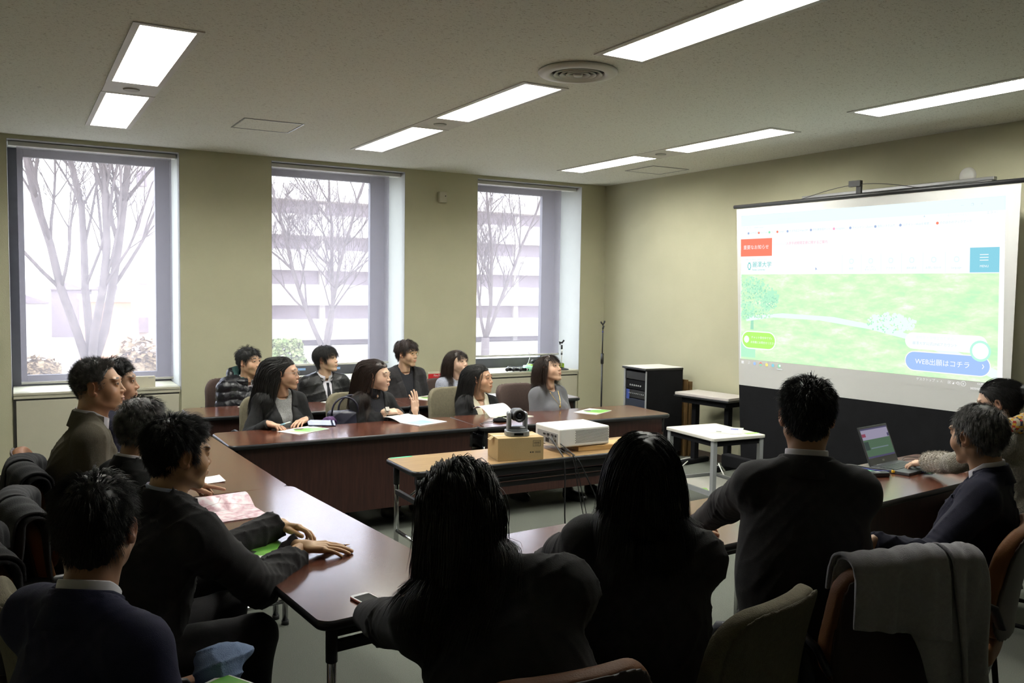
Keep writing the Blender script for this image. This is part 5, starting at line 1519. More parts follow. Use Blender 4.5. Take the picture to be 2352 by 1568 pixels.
for k, c in enumerate(('white', 'white', 'blue', 'yellow', 'yellow', 'teal', 'green')):
    u = .008 + .029 * k
    if k == 3:
        img_round('taskbar_icon', u, 1.012, u + .014, 1.037, G['red'], .003); img_round('taskbar_icon_ring', u + .001, 1.020, u + .0135, 1.037, G['green'], .0034); img_round('taskbar_icon_core', u + .004, 1.019, u + .010, 1.030, G['icon'], .004)
    elif k == 6:
        img_round('taskbar_icon', u, 1.012, u + .014, 1.037, G['green'], .003); img_round('taskbar_icon_core', u + .005, 1.016, u + .014, 1.03, G['white'], .004); img_rect('taskbar_underline', u - .004, 1.046, u + .020, 1.049, G['pale'], .003)
    elif k == 0:
        for a in (0, 1):
            for c2 in (0, 1): img_rect('taskbar_icon', u + .006 * a, 1.014 + .010 * c2, u + .005 + .006 * a, 1.022 + .010 * c2, G['white'], .003)
    elif k == 1: stext('⌕', u + .003, 1.024, .04, G['white'])
    else: img_round('taskbar_icon', u, 1.014, u + .013, 1.036, G[c], .003)
stext('デスクトップ  »  ∧', .73, 1.018, .024, G['white']); stext('▣ ◢ ◁) ⊗', .835, 1.02, .026, G['white']); stext('13:39', .925, 1.012, .020, G['white'], align='LEFT'); stext('2025/02/27', .905, 1.040, .020, G['white'])
_pg = [o for o in scr.children if o.name == 'projected_page'][0]
for o in list(scr.children):
    if o != _pg and o.name.startswith(('projected_', 'taskbar_')): o.parent = _pg
# whiteboard on the wall behind the screen, wall speaker
t = thing('whiteboard', (XR - .03, 4.55, 1.75), 'wide wall whiteboard almost hidden behind the projection screen, only its pale top rail showing', 'whiteboard')
b = MB(); b.box((.0, -.85, -.60), (.028, .85, .80)); b.build('board', M_offw, t)
b = MB(); b.box((-.01, -.87, .80), (.03, .87, .825)); b.build('top_rail', M_steel, t, .003)
t = thing('wall_speaker', (XR, 3.90, 2.60), 'small round pale speaker on the right wall above the top edge of the screen', 'speaker')
b = MB(); b.lathe([(.0, .03), (.05, .028), (.062, .012), (.065, 0.001)], 24, M=np.array([[0, 0, -1, 0], [0, 1, 0, 0], [1, 0, 0, 0], [0, 0, 0, 1]], float)); b.build('grille', M_offw, t)

# ------------------------------------------------------------------ things on and around the tables
TZ = .7005
M_paper = mat('paper_white', (.74, .74, .74), .35, var=.01); M_pgreen = mat('printed_green', (.10, .34, .05), .35, col2=(.24, .52, .09), vscale=14)
M_plime = mat('printed_lime', (.42, .60, .12), .35, var=.05); M_pdark = mat('printed_dark', (.03, .04, .03), .4); M_ppink = mat('printed_pink', (.62, .42, .42), .4); M_pblue = mat('printed_blue', (.30, .48, .78), .35, var=.2, vscale=8)
M_pyel = mat('printed_yellow_green', (.62, .66, .32), .4, var=.08); M_pdb = mat('printed_deep_blue', (.05, .10, .30), .35, col2=(.10, .25, .12), vscale=30)
def sheet(b, x0, y0, x1, y1, z0, th, curl=0.0, ext=False, n=10):
    """a slightly curling stack of pages"""
    V = []; F = []
    for i in range(n + 1):
        x = x0 + (x1 - x0) * i / n; c = curl * ((i / n) ** 3)
        V += [(x, y0, z0 + c), (x, y1, z0 + c), (x, y0, z0 + th + c), (x, y1, z0 + th + c)]
    for i in range(n):
        a = 4 * i; c = a + 4
        F += [(a + 2, c + 2, c + 3, a + 3), (a, a + 1, c + 1, c), (a, c, c + 2, a + 2), (a + 1, a + 3, c + 3, c + 1)]
    F += [(0, 2, 3, 1), (4 * n, 4 * n + 1, 4 * n + 3, 4 * n + 2)]
    b.add(V, F, False)
def brochure(x, y, rz, label, kind='green', curl=.0, z=TZ, group='brochures on the tables'):
    t = thing('brochure', (x, y, z), label, 'brochure', group, math.radians(rz))
    b = MB(); sheet(b, -.105, -.148, .105, .148, 0, .0030, curl); b.build('pages', M_paper, t)
    if kind == 'green':
        b = MB(); b.add([(-.09, -.02, .0034), (-.02, -.06, .0034), (.10, -.045, .0034), (.10, .135, .0034), (.02, .140, .0034), (-.03, .08, .0034)], [(0, 1, 2, 3, 4, 5)]); b.build('cover_photo', M_pgreen, t)
        b = MB(); b.add([(-.10, -.105, .0034), (.10, -.085, .0034), (.10, -.06, .0034), (-.02, -.075, .0034)], [(0, 1, 2, 3)]); b.build('cover_stripe', M_plime, t)
        b = MB(); b.add([(-.085, -.01, .0038), (-.05, -.03, .0038), (-.02, .0, .0038), (-.045, .05, .0038)], [(0, 1, 2, 3)]); b.build('cover_figure', M_pdark, t)
        b = MB(); b.add([(-.095, .01, .0036), (-.06, .0, .0036), (-.05, .05, .0036), (-.085, .07, .0036)], [(0, 1, 2, 3)]); b.build('cover_blossom', M_ppink, t)
    return t
brochure(1.755, 5.95, -62, 'green and white brochure under the hands of the spectacled person at the far table', z=TZ)
brochure(4.18, 5.855, -62, 'green and white brochure lying alone at the right end of the far table')
brochure(2.49, 7.29, -65, 'green and white brochure on the back row table in front of the leather jacket')
brochure(3.30, 7.22, -65, 'green and white brochure in the back row in front of the brown-haired glasses wearer')
brochure(1.78, 7.30, -60, 'green and white brochure on the back row table in front of the puffer jacket')
brochure(.81, 3.30, 8, 'green brochure on the left table under the arms of the person in black suit')
brochure(4.26, 7.12, -60, 'pale curled brochure at the right end of the back row table', 'plain', .02)
def booklet(x, y, rz, label, m, curls=(.0, .03), pic=None, w=.21, h=.29, name='open_booklet'):
    t = thing(name, (x, y, TZ), label, 'booklet', None, math.radians(rz))
    b = MB(); sheet(b, 0, -h / 2, w, h / 2, 0, .004, curls[0]); b.build('page', m[0], t)
    b = MB(); n = 14; V = []; F = []
    for i in range(n + 1):
        s_ = i / n; x_ = -w * s_ * (1 - curls[1] * 4 * s_); z_ = .004 + curls[1] * 2.2 * math.sin(s_ * math.pi * .75)
        V += [(x_, -h / 2, z_ - .003), (x_, h / 2, z_ - .003), (x_, -h / 2, z_ + .001), (x_, h / 2, z_ + .001)]
    for i in range(n):
        a = 4 * i; c = a + 4; F += [(a + 3, c + 3, c + 2, a + 2), (a, c, c + 1, a + 1), (a + 2, c + 2, c, a), (a + 1, c + 1, c + 3, a + 3)]
    F += [(4 * n + 2, 4 * n + 3, 4 * n + 1, 4 * n)]
    b.add(V, F, True); b.build('page', m[1], t)
    if pic:
        for (x0, y0, x1, y1, mm) in pic:
            b = MB(); b.add([(x0, y0, .0046), (x1, y0, .0046), (x1, y1, .0046), (x0, y1, .0046)], [(0, 1, 2, 3)]); b.build('picture', mm, t)
    return t
def blossom_mat():
    m = mat('blossom_print', (.72, .60, .64), .35); nt = m.node_tree; N = nt.nodes; L = nt.links; b = N['Principled BSDF']
    tc = N.new('ShaderNodeTexCoord'); n = N.new('ShaderNodeTexNoise'); n.inputs['Scale'].default_value = 30; n.inputs['Detail'].default_value = 6
    L.new(tc.outputs['Object'], n.inputs['Vector'])
    r = N.new('ShaderNodeValToRGB'); cs = [(.36, (.58, .34, .40)), (.46, (.74, .52, .58)), (.60, (.80, .72, .74))]
    while len(r.color_ramp.elements) < 3: r.color_ramp.elements.new(.5)
    for e_, (p, c) in zip(r.color_ramp.elements, cs): e_.position = p; e_.color = (*c, 1)
    L.new(n.outputs['Fac'], r.inputs['Fac'])
    v = N.new('ShaderNodeTexVoronoi'); v.feature = 'DISTANCE_TO_EDGE'; v.inputs['Scale'].default_value = 11
    mp = N.new('ShaderNodeMapping'); mp.inputs['Scale'].default_value = (1, .35, 1); L.new(tc.outputs['Object'], mp.inputs[0]); L.new(mp.outputs[0], v.inputs['Vector'])
    r2 = N.new('ShaderNodeValToRGB'); r2.color_ramp.elements[0].position = .008; r2.color_ramp.elements[1].position = .02; r2.color_ramp.elements[0].color = (.62, .46, .48, 1); r2.color_ramp.elements[1].color = (1, 1, 1, 1)
    L.new(v.outputs['Distance'], r2.inputs['Fac'])
    mx = N.new('ShaderNodeMixRGB'); mx.blend_type = 'MULTIPLY'; mx.inputs['Fac'].default_value = 1
    L.new(r.outputs[0], mx.inputs['Color1']); L.new(r2.outputs[0], mx.inputs['Color2']); L.new(mx.outputs[0], b.inputs['Base Color'])
    return m
M_bloss = blossom_mat()
booklet(.82, 3.965, -84, 'open booklet printed with pink cherry blossom on the left table', (M_bloss, M_bloss), (.0, .020), w=.18, h=.25, name='open_booklet')
t = booklet(2.63, 6.02, -70, 'open booklet with a pale blue page on the far table before the crossed arms', (M_paper, M_paper), (.0, .012), [(.03, -.12, .18, .06, M_pblue)])
t = booklet(3.38, 5.98, -72, 'open yellow-green booklet with curled page on the far table behind the video camera', (M_paper, M_paper), (.0, .032), [(.01, -.14, .20, .14, M_pyel), (.05, -.09, .17, .05, M_pdb)])
t = thing('loose_sheet', (.885, 4.64, TZ), 'small white sheet on the left table beyond the open pink booklet', 'paper')
b = MB(); sheet(b, -.06, -.08, .05, .08, 0, .001, .006); b.build('page', M_paper, t)
# pencil, phones, pen, tablet case, pouch
t = thing('pencil', (1.07, 3.225, TZ + .0045), 'dark blue pencil with sharpened tip lying by the hands on the left table', 'pencil', None, math.radians(-8))
b = MB(); b.cyl((-.10, 0, 0), (.045, 0, 0), .0038, n=6, smooth=False); b.build('barrel', mat('pencil_navy', (.02, .02, .09), .4), t)
b = MB(); b.cyl((.045, 0, 0), (.062, 0, 0), .0037, .0012, n=8); b.build('sharpened_wood', mat('pencil_wood', (.55, .30, .14), .6), t)
b = MB(); b.cyl((.062, 0, 0), (.068, 0, 0), .0012, .0003, n=8); b.build('lead', M_black, t)
def phone(x, y, rz, label, body, front, scr_m, z=TZ, w=.071, h=.142):
    t = thing('smartphone', (x, y, z), label, 'phone', None, math.radians(rz))
    b = MB(); b.prism(rrect(-w / 2, -h / 2, w / 2, h / 2, .010), .0, .0085); b.build('phone_case', body, t, .002)
    b = MB(); b.prism(rrect(-w / 2 + .002, -h / 2 + .002, w / 2 - .002, h / 2 - .002, .009), .0086, .0092); b.build('front_glass', front, t)
    b = MB(); b.box((-w / 2 + .006, -h / 2 + .018, .0093), (w / 2 - .006, h / 2 - .018, .0097)); b.build('display', scr_m, t)
    b = MB(); b.cyl((0, -h / 2 + .009, .0092), (0, -h / 2 + .009, .0096), .0048, n=16); b.build('home_button', body, t)
    return t
M_dis = mat('phone_display_black', (.006, .007, .007), .08)
phone(.985, 2.60, 12, 'white smartphone in a rose case at the near corner of the left table', mat('rose_case', (.62, .22, .18), .4), M_white, M_dis)
phone(1.875, 2.74, -50, 'dark smartphone on a white notebook on the near table between two black blazers', M_black, mat('phone_slate', (.07, .09, .13), .15), mat('phone_slate_display', (.05, .065, .10), .08), TZ + .008)
t = thing('notebook', (1.89, 2.75, TZ), 'white notebook under the dark smartphone on the near table', 'notebook', None, math.radians(-45))
b = MB(); b.box((-.06, -.10, 0), (.06, .10, .0075)); b.build('cover', mat('notebook_cream', (.66, .64, .54), .5), t)
inf = I['P2']; w = inf['W'][1]
t = thing('pen', (w[0] + .085, w[1] - .07, w[2] + .005), 'white and pale blue pen held over the brochure at the far table', 'pen')
b = MB(); b.cyl((-.035, .01, -.012), (.045, -.012, .012), .0045, n=10); b.build('barrel', M_white, t)
b = MB(); b.cyl((.01, -.0025, .0015), (-.02, .0055, -.0075), .0052, n=10); b.build('grip', mat('pen_blue', (.25, .45, .60), .4), t)
t = thing('tablet_case', (1.93, 6.10, TZ), 'dark glossy tablet case tilted on the far table, mirroring the window', 'tablet', None, math.radians(12))
b = MB(); b.box((-.10, -.05, .004), (.10, .07, .012), M=None); b.build('cover', mat('case_navy', (.02, .025, .05), .08, spec=.8), t, .003); t.rotation_euler = (math.radians(10), math.radians(3), math.radians(-12)); t.location.z = TZ + .008
t = thing('pouch', (2.02, 6.20, .68), 'small purple pouch at the table edge beside the tablet case', 'pouch')
V, Q = nets(lambda P: ell(P, (0, 0, .03), (.06, .035, .04)) - folds(P, 8, .006, 2), (-.1, -.08, -.03), (.1, .08, .1), .006); fast_mesh('fabric', V, Q, mat('purple_cloth', (.06, .015, .09), .7), t)
# handbag
t = thing('handbag', (2.19, 6.30, .50), 'navy leather handbag with two loop handles, standing behind the far table edge', 'handbag', None, math.radians(-8))
bagf = lambda P: smax(rbox(P, (0, 0, .14), (.155 - 0, .07, .15), .04) + .25 * np.clip(P[:, 2] - .1, 0, .3) ** 1.5 - folds(P, 21, .007, 1.2), P[:, 2] - .29, .01)
V, Q = nets(bagf, (-.2, -.12, -.04), (.2, .12, .34), .007); M_bag = mat('navy_leather', (.018, .018, .034), .42, var=.1); fast_mesh('bag_body', V, Q, M_bag, t)
for yy, dx in ((-.05, -.02), (.05, .05)):
    b = MB(); pts = [V3(-.10 + dx, yy, .25)] + [V3(-.10 * math.cos(a) + dx, yy * 1.2, .27 + .11 * math.sin(a)) for a in np.linspace(0, math.pi, 13)] + [V3(.10 + dx, yy, .25)]
    b.tube(pts, .0075, 8); b.build('handle', M_bag, t)
# conference microphone puck with cable
t = thing('conference_microphone', (3.215, 5.72, TZ), 'round black conference microphone on the far table near the joint', 'microphone')
b = MB(); b.lathe([(0, .034), (.018, .034), (.026, .028), (.052, .020), (.058, .010), (.050, .0), (0, 0)], 28); b.build('body', M_blackm, t)
b = MB(); b.tube([(-.05, -.01, .006), (-.12, -.005, .004), (-.20, -.05, .004), (-.225, -.12, .004), (-.23, -.165, .003), (-.232, -.185, -.03), (-.233, -.19, -.12)], .0028, 6); b.build('cable', M_black, t)
# cardboard box, video camera
def boxmat(): return mat('cardboard', (.43, .31, .15), .75, var=.05, vscale=5, bump=.1, bscale=120)
M_card = boxmat()
cb = thing('cardboard_box', (2.625, 4.475, .70), 'small tan cardboard box under the video camera on the folding table', 'box', None, math.radians(-11))
b = MB(); b.box((-.145, -.10, 0), (.145, .10, .135)); b.build('carton', M_card, cb, .002)
b = MB(); b.box((-.145, -.012, .1352), (.145, .012, .1356)); b.build('tape', mat('packing_tape', (.50, .38, .20), .3), cb)
b = MB(); b.add([(-.149, -.03, .134), (-.149, .02, .134), (-.175, .015, .118), (-.172, -.028, .116)], [(0, 1, 2, 3), (3, 2, 1, 0)]); b.build('loose_flap', M_card, cb)
M_ink = mat('printed_ink', (.03, .025, .02), .7)
b = MB(); f_ = -.1006
for a in ((.075, .080, .125, .082), (.075, .113, .125, .115), (.075, .080, .077, .115), (.123, .080, .125, .115)): b.box((a[0], f_, a[1]), (a[2], f_ + .0004, a[3]))
for k in range(11): b.box((.082 + .0034 * k, f_, .094), (.082 + .0034 * k + (.0018 if k % 3 else .001), f_ + .0004, .107))
b.box((.085, f_, .086), (.115, f_ + .0004, .088)); b.build('printed_label', M_ink, cb)
b = MB()
for cx in (.062, .076): b.cyl((cx, f_, .045), (cx, f_ + .0004, .045), .0048, n=14)
for k in range(2): b.box((.090, f_, .040 + .007 * k), (.125, f_ + .0004, .0425 + .007 * k))
b.build('printed_marks', M_ink, cb)
t = thing('video_camera', (2.63, 4.47, .836), 'grey pan-tilt video conference camera standing on the cardboard box', 'camera', None, math.radians(-20))
M_cam = mat('camera_grey', (.20, .21, .22), .35, metal=.2); M_camd = mat('camera_dark', (.055, .058, .065), .35, metal=.2)
b = MB(); b.prism(rrect(-.072, -.068, .072, .068, .040), 0, .030); b.build('base', M_cam, t, .004)
b = MB(); b.prism(rrect(-.058, -.055, .058, .055, .034), .030, .040); b.build('base_step', M_cam, t, .004)
for sx in (-1, 1):
    V, Q = nets(lambda P: np.maximum(rbox(P, (sx * .050, 0, .08), (.011, .036, .062), .010), -9), (-.08, -.06, 0), (.08, .06, .16), .004); fast_mesh('yoke_arm', V, Q, M_cam, t)
V, Q = nets(lambda P: rbox(P, (0, 0, .045), (.055, .036, .012), .010), (-.08, -.06, .0), (.08, .06, .09), .004); fast_mesh('yoke_base', V, Q, M_cam, t)
V, Q = nets(lambda P: smin(rbox(P, (0, .008, .125), (.038, .040, .036), .022), rc(P, (0, .0, .125), (0, -.05, .128), .036, .034), .01), (-.06, -.1, .07), (.06, .07, .18), .004); fast_mesh('camera_head', V, Q, M_camd, t)
b = MB(); b.lathe([(.030, .0), (.038, .0), (.038, .018), (.034, .024), (.026, .022), (.020, .010), (.0, .012)], 28, M=np.array([[1, 0, 0, 0], [0, 0, -1, -.070], [0, 1, 0, .128], [0, 0, 0, 1]], float)); b.build('lens_barrel', M_black, t)
b = MB(); b.sphere((0, -.083, .128), (.017, .008, .017)); b.build('lens', mat('lens_glass', (.01, .012, .016), .05), t)
b = MB(); b.box((-.028, -.0705, .008), (.028, -.067, .022)); b.build('ir_window', M_dis, t, .001)
# projector on a wooden block
t = thing('wooden_block', (3.30, 4.50, .70), 'flat piece of raw wood under the projector', 'block', None, math.radians(-6))
b = MB(); b.box((-.22, -.07, 0), (.22, .09, .030)); b.box((.05, -.12, 0), (.24, .05, .028)); b.build('plank', mat('raw_pine', (.50, .31, .12), .6, var=.15, stretch=(1, 10, 10)), t, .002)
pj = thing('projector', (3.115, 4.545, .735), 'white data projector with vent grille and cables on the folding table', 'projector', None, math.radians(0))
PR = np.eye(4); az_ = math.radians(-22)
# body: long side (grille) towards the camera, port side to the left
pa = V3(-.206, .0, 0)
b = MB(); b.prism([(-.19, -.105), (.19, -.015 - .09), (.19, .19), (-.19, .19)], 0, .118); b.build('housing', M_white, pj, .010, seg=3)
b = MB(); f_ = -.1055
for i in range(26):
    for j in range(11):
        x = -.075 + i * .0098 + (j % 2) * .0049; z = .022 + j * .0075
        if x < .176: b.box((x, f_, z), (x + .0066, f_ + .001, z + .0042))
o = b.build('vent_grille', M_gap, pj)
b = MB(); b.box((-.1915, -.08, .012), (-.1895, .16, .085)); pp_ = b.build('port_panel', M_grey, pj, .002)
b = MB()
for (y0, z0, y1, z1) in ((-.065, .060, -.045, .074), (-.03, .058, 0, .074), (.015, .058, .045, .074), (.06, .058, .09, .07), (-.06, .03, -.045, .045), (-.03, .03, -.015, .045), (.02, .018, .06, .044)): b.box((-.1925, y0, z0), (-.1910, y1, z1))
b.build('sockets', M_black, pp_)
b = MB()
for (x0, y0, x1, y1) in ((-.03, .05, .045, .056), (.09, .03, .12, .045), (.08, .07, .09, .075), (.10, .075, .11, .08), (.06, .01, .07, .015)): b.box((x0, y0, .1182), (x1, y1, .1186))
b.build('top_marks', M_grey, pj)
text('maker_name', 'Panasonic', np.array([[1, 0, 0, -.03 + pj.location[0]], [0, 1, 0, .035 + pj.location[1]], [0, 0, 1, .1186 + pj.location[2]], [0, 0, 0, 1]], float), .018, M_grey, pj, tuple(pj.location))
for sx in (-1, 1):
    b = MB(); b.cyl((sx * .15, -.08, -.034 if sx < 0 else -.006), (sx * .15, -.08, 0), .014, n=12); b.build('foot', M_black, pj)
b = MB(); b.cyl((0, .16, -.034), (0, .16, 0), .014, n=12); b.build('foot', M_black, pj)
b = MB(); b.cyl((.08, .19, .06), (.08, .225, .06), .045, .042, n=24); b.build('lens', M_black, pj)
cab = [([(2.925, 4.53, .80), (2.90, 4.50, .79), (2.895, 4.42, .74), (2.89, 4.34, .70), (2.885, 4.315, .60), (2.875, 4.30, .30), (2.90, 4.27, .01), (3.0, 4.2, .006)], .0045, 'thick black cable dropping straight from the projector'),
       ([(2.925, 4.50, .79), (2.93, 4.44, .76), (2.96, 4.33, .71), (2.99, 4.31, .55), (3.06, 4.30, .25), (3.10, 4.22, .01), (3.25, 4.1, .006)], .003, 'thin black cable slanting from the projector to the floor, nearer one'),
       ([(2.925, 4.56, .78), (2.94, 4.46, .74), (2.98, 4.33, .70), (3.08, 4.31, .50), (3.22, 4.30, .22), (3.40, 4.16, .01), (3.6, 4.0, .006)], .0045, 'black cable slanting furthest right from the projector to the floor'),
       ([(2.925, 4.60, .80), (2.92, 4.46, .73), (2.95, 4.33, .70), (2.97, 4.31, .55), (3.02, 4.30, .3), (3.14, 4.26, .01), (3.2, 4.35, .006)], .003, 'thin looped black cable below the folding table')]
for pts, r_, lb in cab:
    P = np.array(pts, float); o = P[-1].copy(); tt = np.linspace(0, len(P) - 1, 40); S_ = np.stack([np.interp(tt, np.arange(len(P)), P[:, i]) for i in range(3)], 1)
    for _ in range(4): S_[1:-1] = (S_[:-2] + S_[1:-1] * 2 + S_[2:]) / 4
    b = MB(); b.tube(S_, r_, 6); o_ = b.build('cable', M_black, None, loc=(o[0], o[1], 0)); tag(o_, lb, 'cable', 'cables from the projector')
t = thing('tape_strip', (2.00, 4.765, .7004), 'strip of green tape at the far left corner of the folding table', 'tape')
b = MB(); b.box((-.07, -.012, 0), (.07, .012, .0006)); b.build('tape', mat('green_tape', (.05, .42, .22), .5), t)

# ------------------------------------------------------------------ right-hand side of the room
ct = thing('side_table', (4.78, 5.04, 0), 'square white laminate side table with grey legs and lower shelf', 'table', None, math.radians(-4))
M_lam = mat('white_laminate', (.62, .60, .55), .35, var=.02)
b = MB(); b.prism(rrect(-.255, -.30, .255, .30, .02), .598, .622); b.build('tabletop', M_lam, ct, .004)
for sx in (-1, 1):
    for sy in (-1, 1):
        b = MB(); b.box((sx * .225 - .018, sy * .27 - .018, 0), (sx * .225 + .018, sy * .27 + .018, .598)); b.build('leg', M_grey, ct, .003)
b = MB()
for sx in (-1, 1): b.box((sx * .225 - .010, -.25, .555), (sx * .225 + .010, .25, .596)); b.box((-.205, sx * .27 - .010, .555), (.205, sx * .27 + .010, .596))
b.build('apron', M_blackm, ct)
b = MB(); b.box((-.225, -.27, .185), (.225, .27, .190)); b.build('shelf', M_lam, ct)
b = MB()
for sx in (-1, 1): b.box((sx * .235 - .006, -.25, .175), (sx * .235 + .006, .25, .215)); b.box((-.205, sx * .28 - .006, .175), (.205, sx * .28 + .006, .215))
b.build('shelf_rim', M_grey, ct)
M_gtape = mat('lime_tape', (.30, .62, .12), .5)
for (x, y, z, rz, lb) in ((4.96, 4.82, .6226, -4, 'lime green tape on the near right edge of the white side table'), (4.88, 4.84, .1906, -4, 'lime green tape on the lower shelf of the white side table, right one'), (4.60, 4.93, .1906, 60, 'lime green tape on the lower shelf of the white side table, left one')):
    o = thing('tape_patch', (x, y, z), lb, 'tape', 'lime tape on the side table', math.radians(rz)); b = MB(); b.box((-.06, -.02, 0), (.06, .02, .0006)); b.build('tape', M_gtape, o)
t = thing('leaflet_stack', (4.85, 5.00, .6226), 'overlapping pale green printed leaflets on the white side table', 'leaflets', None, math.radians(-48))
for k, (dx, dy, m_) in enumerate(((0, 0, M_paper), (.03, .02, M_pyel))):
    b = MB(); b.box((-.105 + dx, -.148 + dy, .001 + .002 * k), (.105 + dx, .148 + dy, .002 + .002 * k)); b.build('leaflet', mat('leaflet_print', (.62, .70, .50), .4, col2=(.72, .76, .68), vscale=20) if k else M_paper, t)
b = MB(); b.box((.04, .05, .0042), (.10, .10, .0046)); b.build('printed_photo', mat('leaflet_blue', (.12, .12, .45), .4), t)
b = MB(); b.box((-.06, -.10, .0042), (-.02, -.07, .0046)); b.build('printed_block', M_pdark, t)
# equipment rack
rk = thing('equipment_rack', (5.745, 6.995, 0), 'black audio equipment rack with pale top in the far right corner', 'rack', None, math.radians(-2))
# front faces -x
b = MB(); b.box((-.22, -.20, .06), (.235, -.19, .905)); b.box((-.22, .19, .06), (.235, .20, .905)); b.box((.225, -.19, .06), (.235, .19, .905)); b.box((-.21, -.19, .06), (.225, .19, .075)); b.build('cabinet_shell', M_blackm, rk)
b = MB(); b.box((-.245, -.205, .905), (.24, .205, .925)); b.build('top_edge', M_black, rk, .006)
b = MB(); b.box((-.240, -.200, .9255), (.238, .200, .931)); b.build('top_board', M_offw, rk, .001)
b = MB()
for sy in (-1, 1): b.box((-.222, sy * .185 - .012, .08), (-.205, sy * .185 + .012, .90))
b.build('rack_rail', M_grey, rk)
for k, (z0, z1, c) in enumerate(((.80, .88, M_black), (.70, .79, M_blackm), (.61, .69, M_black), (.50, .60, mat('unit_navy', (.015, .022, .045), .35)), (.40, .49, mat('unit_slate', (.05, .06, .07), .4)), (.26, .38, M_blackm), (.10, .24, M_black))):
    b = MB(); b.box((-.216, -.170, z0), (-.0, .170, z1)); b.build('rack_unit', c, rk, .002)
b = MB()
for k in range(9): b.cyl((-.218, .10 - .03 * k, .655), (-.223, .10 - .03 * k, .655), .006, n=10)
for k in range(6): b.cyl((-.218, .08 - .035 * k, .74), (-.226, .08 - .035 * k, .74), .009, n=10)
b.build('control_knob', M_grey, rk)
b = MB(); b.box((-.218, .10, .59), (-.2165, .155, .69)); b.build('blue_label', mat('label_blue', (.03, .06, .26), .5), rk)
b = MB()
for k in range(4):
    for j in range(2): b.box((-.218, -.09 - .025 * j, .42 + .016 * k), (-.2165, -.075 - .025 * j, .427 + .016 * k))
b.build('indicator_lights', M_steel, rk)
for sx in (-1, 1):
    for sy in (-1, 1):
        b = MB(); b.cyl((sx * .18, sy * .16 - .012, .028), (sx * .18, sy * .16 + .012, .028), .028, n=14); b.cyl((sx * .18, sy * .16, .028), (sx * .18, sy * .16, .062), .01, n=8); b.build('caster', M_black, rk)
t = thing('leaning_board', (6.055, 6.78, 0), 'narrow brown wooden board leaning between the rack and the wall', 'board')
b = MB(); b.box((-.05, -.012, 0), (-.02, .10, .80)); b.box((.0, -.02, 0), (.03, .12, .78)); b.build('plank', mat('board_brown', (.12, .065, .02), .6, var=.3, stretch=(6, 6, 1)), t, .002)
dk = thing('wall_desk', (5.90, 6.27, 0), 'small dark-framed desk with a pale top beside the right wall, partly behind the screen', 'desk', None, math.radians(8))
b = MB(); b.prism(rrect(-.175, -.33, .175, .33, .015), .69, .716); b.build('tabletop', mat('desk_top_pinkish', (.50, .46, .44), .35), dk, .003)
b = MB(); b.box((-.18, -.335, .672), (.18, .335, .690)); b.build('edge', M_black, dk, .004)
b = MB(); b.box((-.13, -.27, .615), (.15, .27, .672)); b.build('underframe', M_blackm, dk)
for sy in (-1, 1):
    b = MB(); b.box((-.03, sy * .20 - .025, .05), (.03, sy * .20 + .025, .62)); b.build('post', M_blackm, dk)
    b = MB(); b.box((-.20, sy * .20 - .03, 0), (.20, sy * .20 + .03, .05)); b.build('foot', M_blackm, dk, .012)
t = thing('power_strip', (5.42, 5.44, 0), 'white power strip box on the carpet by the black foot of the screen', 'power strip', None, math.radians(-58))
b = MB(); b.box((-.15, -.035, 0), (.15, .035, .04)); b.build('housing', M_white, t, .006)
for i, (pts, lb, r_) in enumerate((([(5.40, 5.50, .02), (5.55, 5.80, .16), (5.80, 5.95, .02), (6.0, 6.3, .008)], 'white cable arching up from the carpet behind the white side table', .006),
                      ([(4.4, 4.9, .006), (4.9, 5.2, .006), (5.2, 5.35, .006), (5.35, 5.42, .01)], 'white cable running over the carpet under the white side table', .005),
                      ([(5.6, 6.35, .006), (5.8, 6.45, .05), (5.7, 6.55, .02), (5.95, 6.6, .03), (5.75, 6.42, .01), (6.0, 6.5, .006)], 'tangled beige cable on the carpet under the wall desk', .006))):
    P = np.array(pts, float); tt = np.linspace(0, len(P) - 1, 36); S_ = np.stack([np.interp(tt, np.arange(len(P)), P[:, k]) for k in range(3)], 1)
    for _ in range(5): S_[1:-1] = (S_[:-2] + S_[1:-1] * 2 + S_[2:]) / 4
    b = MB(); b.tube(S_, r_, 6); o_ = b.build('floor_cable', M_offw, None, loc=tuple(P[0] * V3(1, 1, 0))); tag(o_, lb, 'cable')
# microphone stands
t = thing('microphone_stand', (5.90, 8.10, 0), 'tall thin black microphone stand in the far right corner', 'microphone stand')
b = MB(); b.lathe([(0, .02), (.02, .025), (.11, .012), (.12, .0), (0, 0)], 28); b.build('base', M_black, t)
b = MB(); b.cyl((0, 0, .02), (0, 0, .92), .011, n=10); b.build('lower_tube', M_black, t)
b = MB(); b.cyl((0, 0, .86), (0, 0, .98), .018, n=12); b.build('clutch', M_black, t)
b = MB(); b.cyl((0, 0, .95), (0, 0, 1.27), .008, n=10); b.build('upper_tube', M_black, t)
b = MB(); b.cyl((0, 0, 1.225), (0, 0, 1.235), .011, n=10); b.build('collar', mat('collar_blue', (.05, .05, .30), .4), t)
b = MB(); b.cyl((0, 0, 1.265), (0.01, 0, 1.30), .012, n=10); b.tube([(-.02, 0, 1.33), (-.03, 0, 1.345), (.0, 0, 1.31), (.025, 0, 1.345), (.02, 0, 1.355)], .010, 8); b.build('microphone_clip', M_black, t)
t = thing('desk_microphone_stand', (5.60, 8.50, .767), 'small desk microphone stand with white tube on the right window cabinet', 'microphone stand')
b = MB(); b.lathe([(0, .03), (.015, .028), (.05, .016), (.085, .008), (.09, 0), (0, 0)], 24); b.build('base', M_black, t)
b = MB(); b.cyl((0, 0, .025), (0, 0, .26), .006, n=10); b.cyl((0, 0, .19), (0, 0, .24), .010, n=10); b.build('tube', M_white, t)
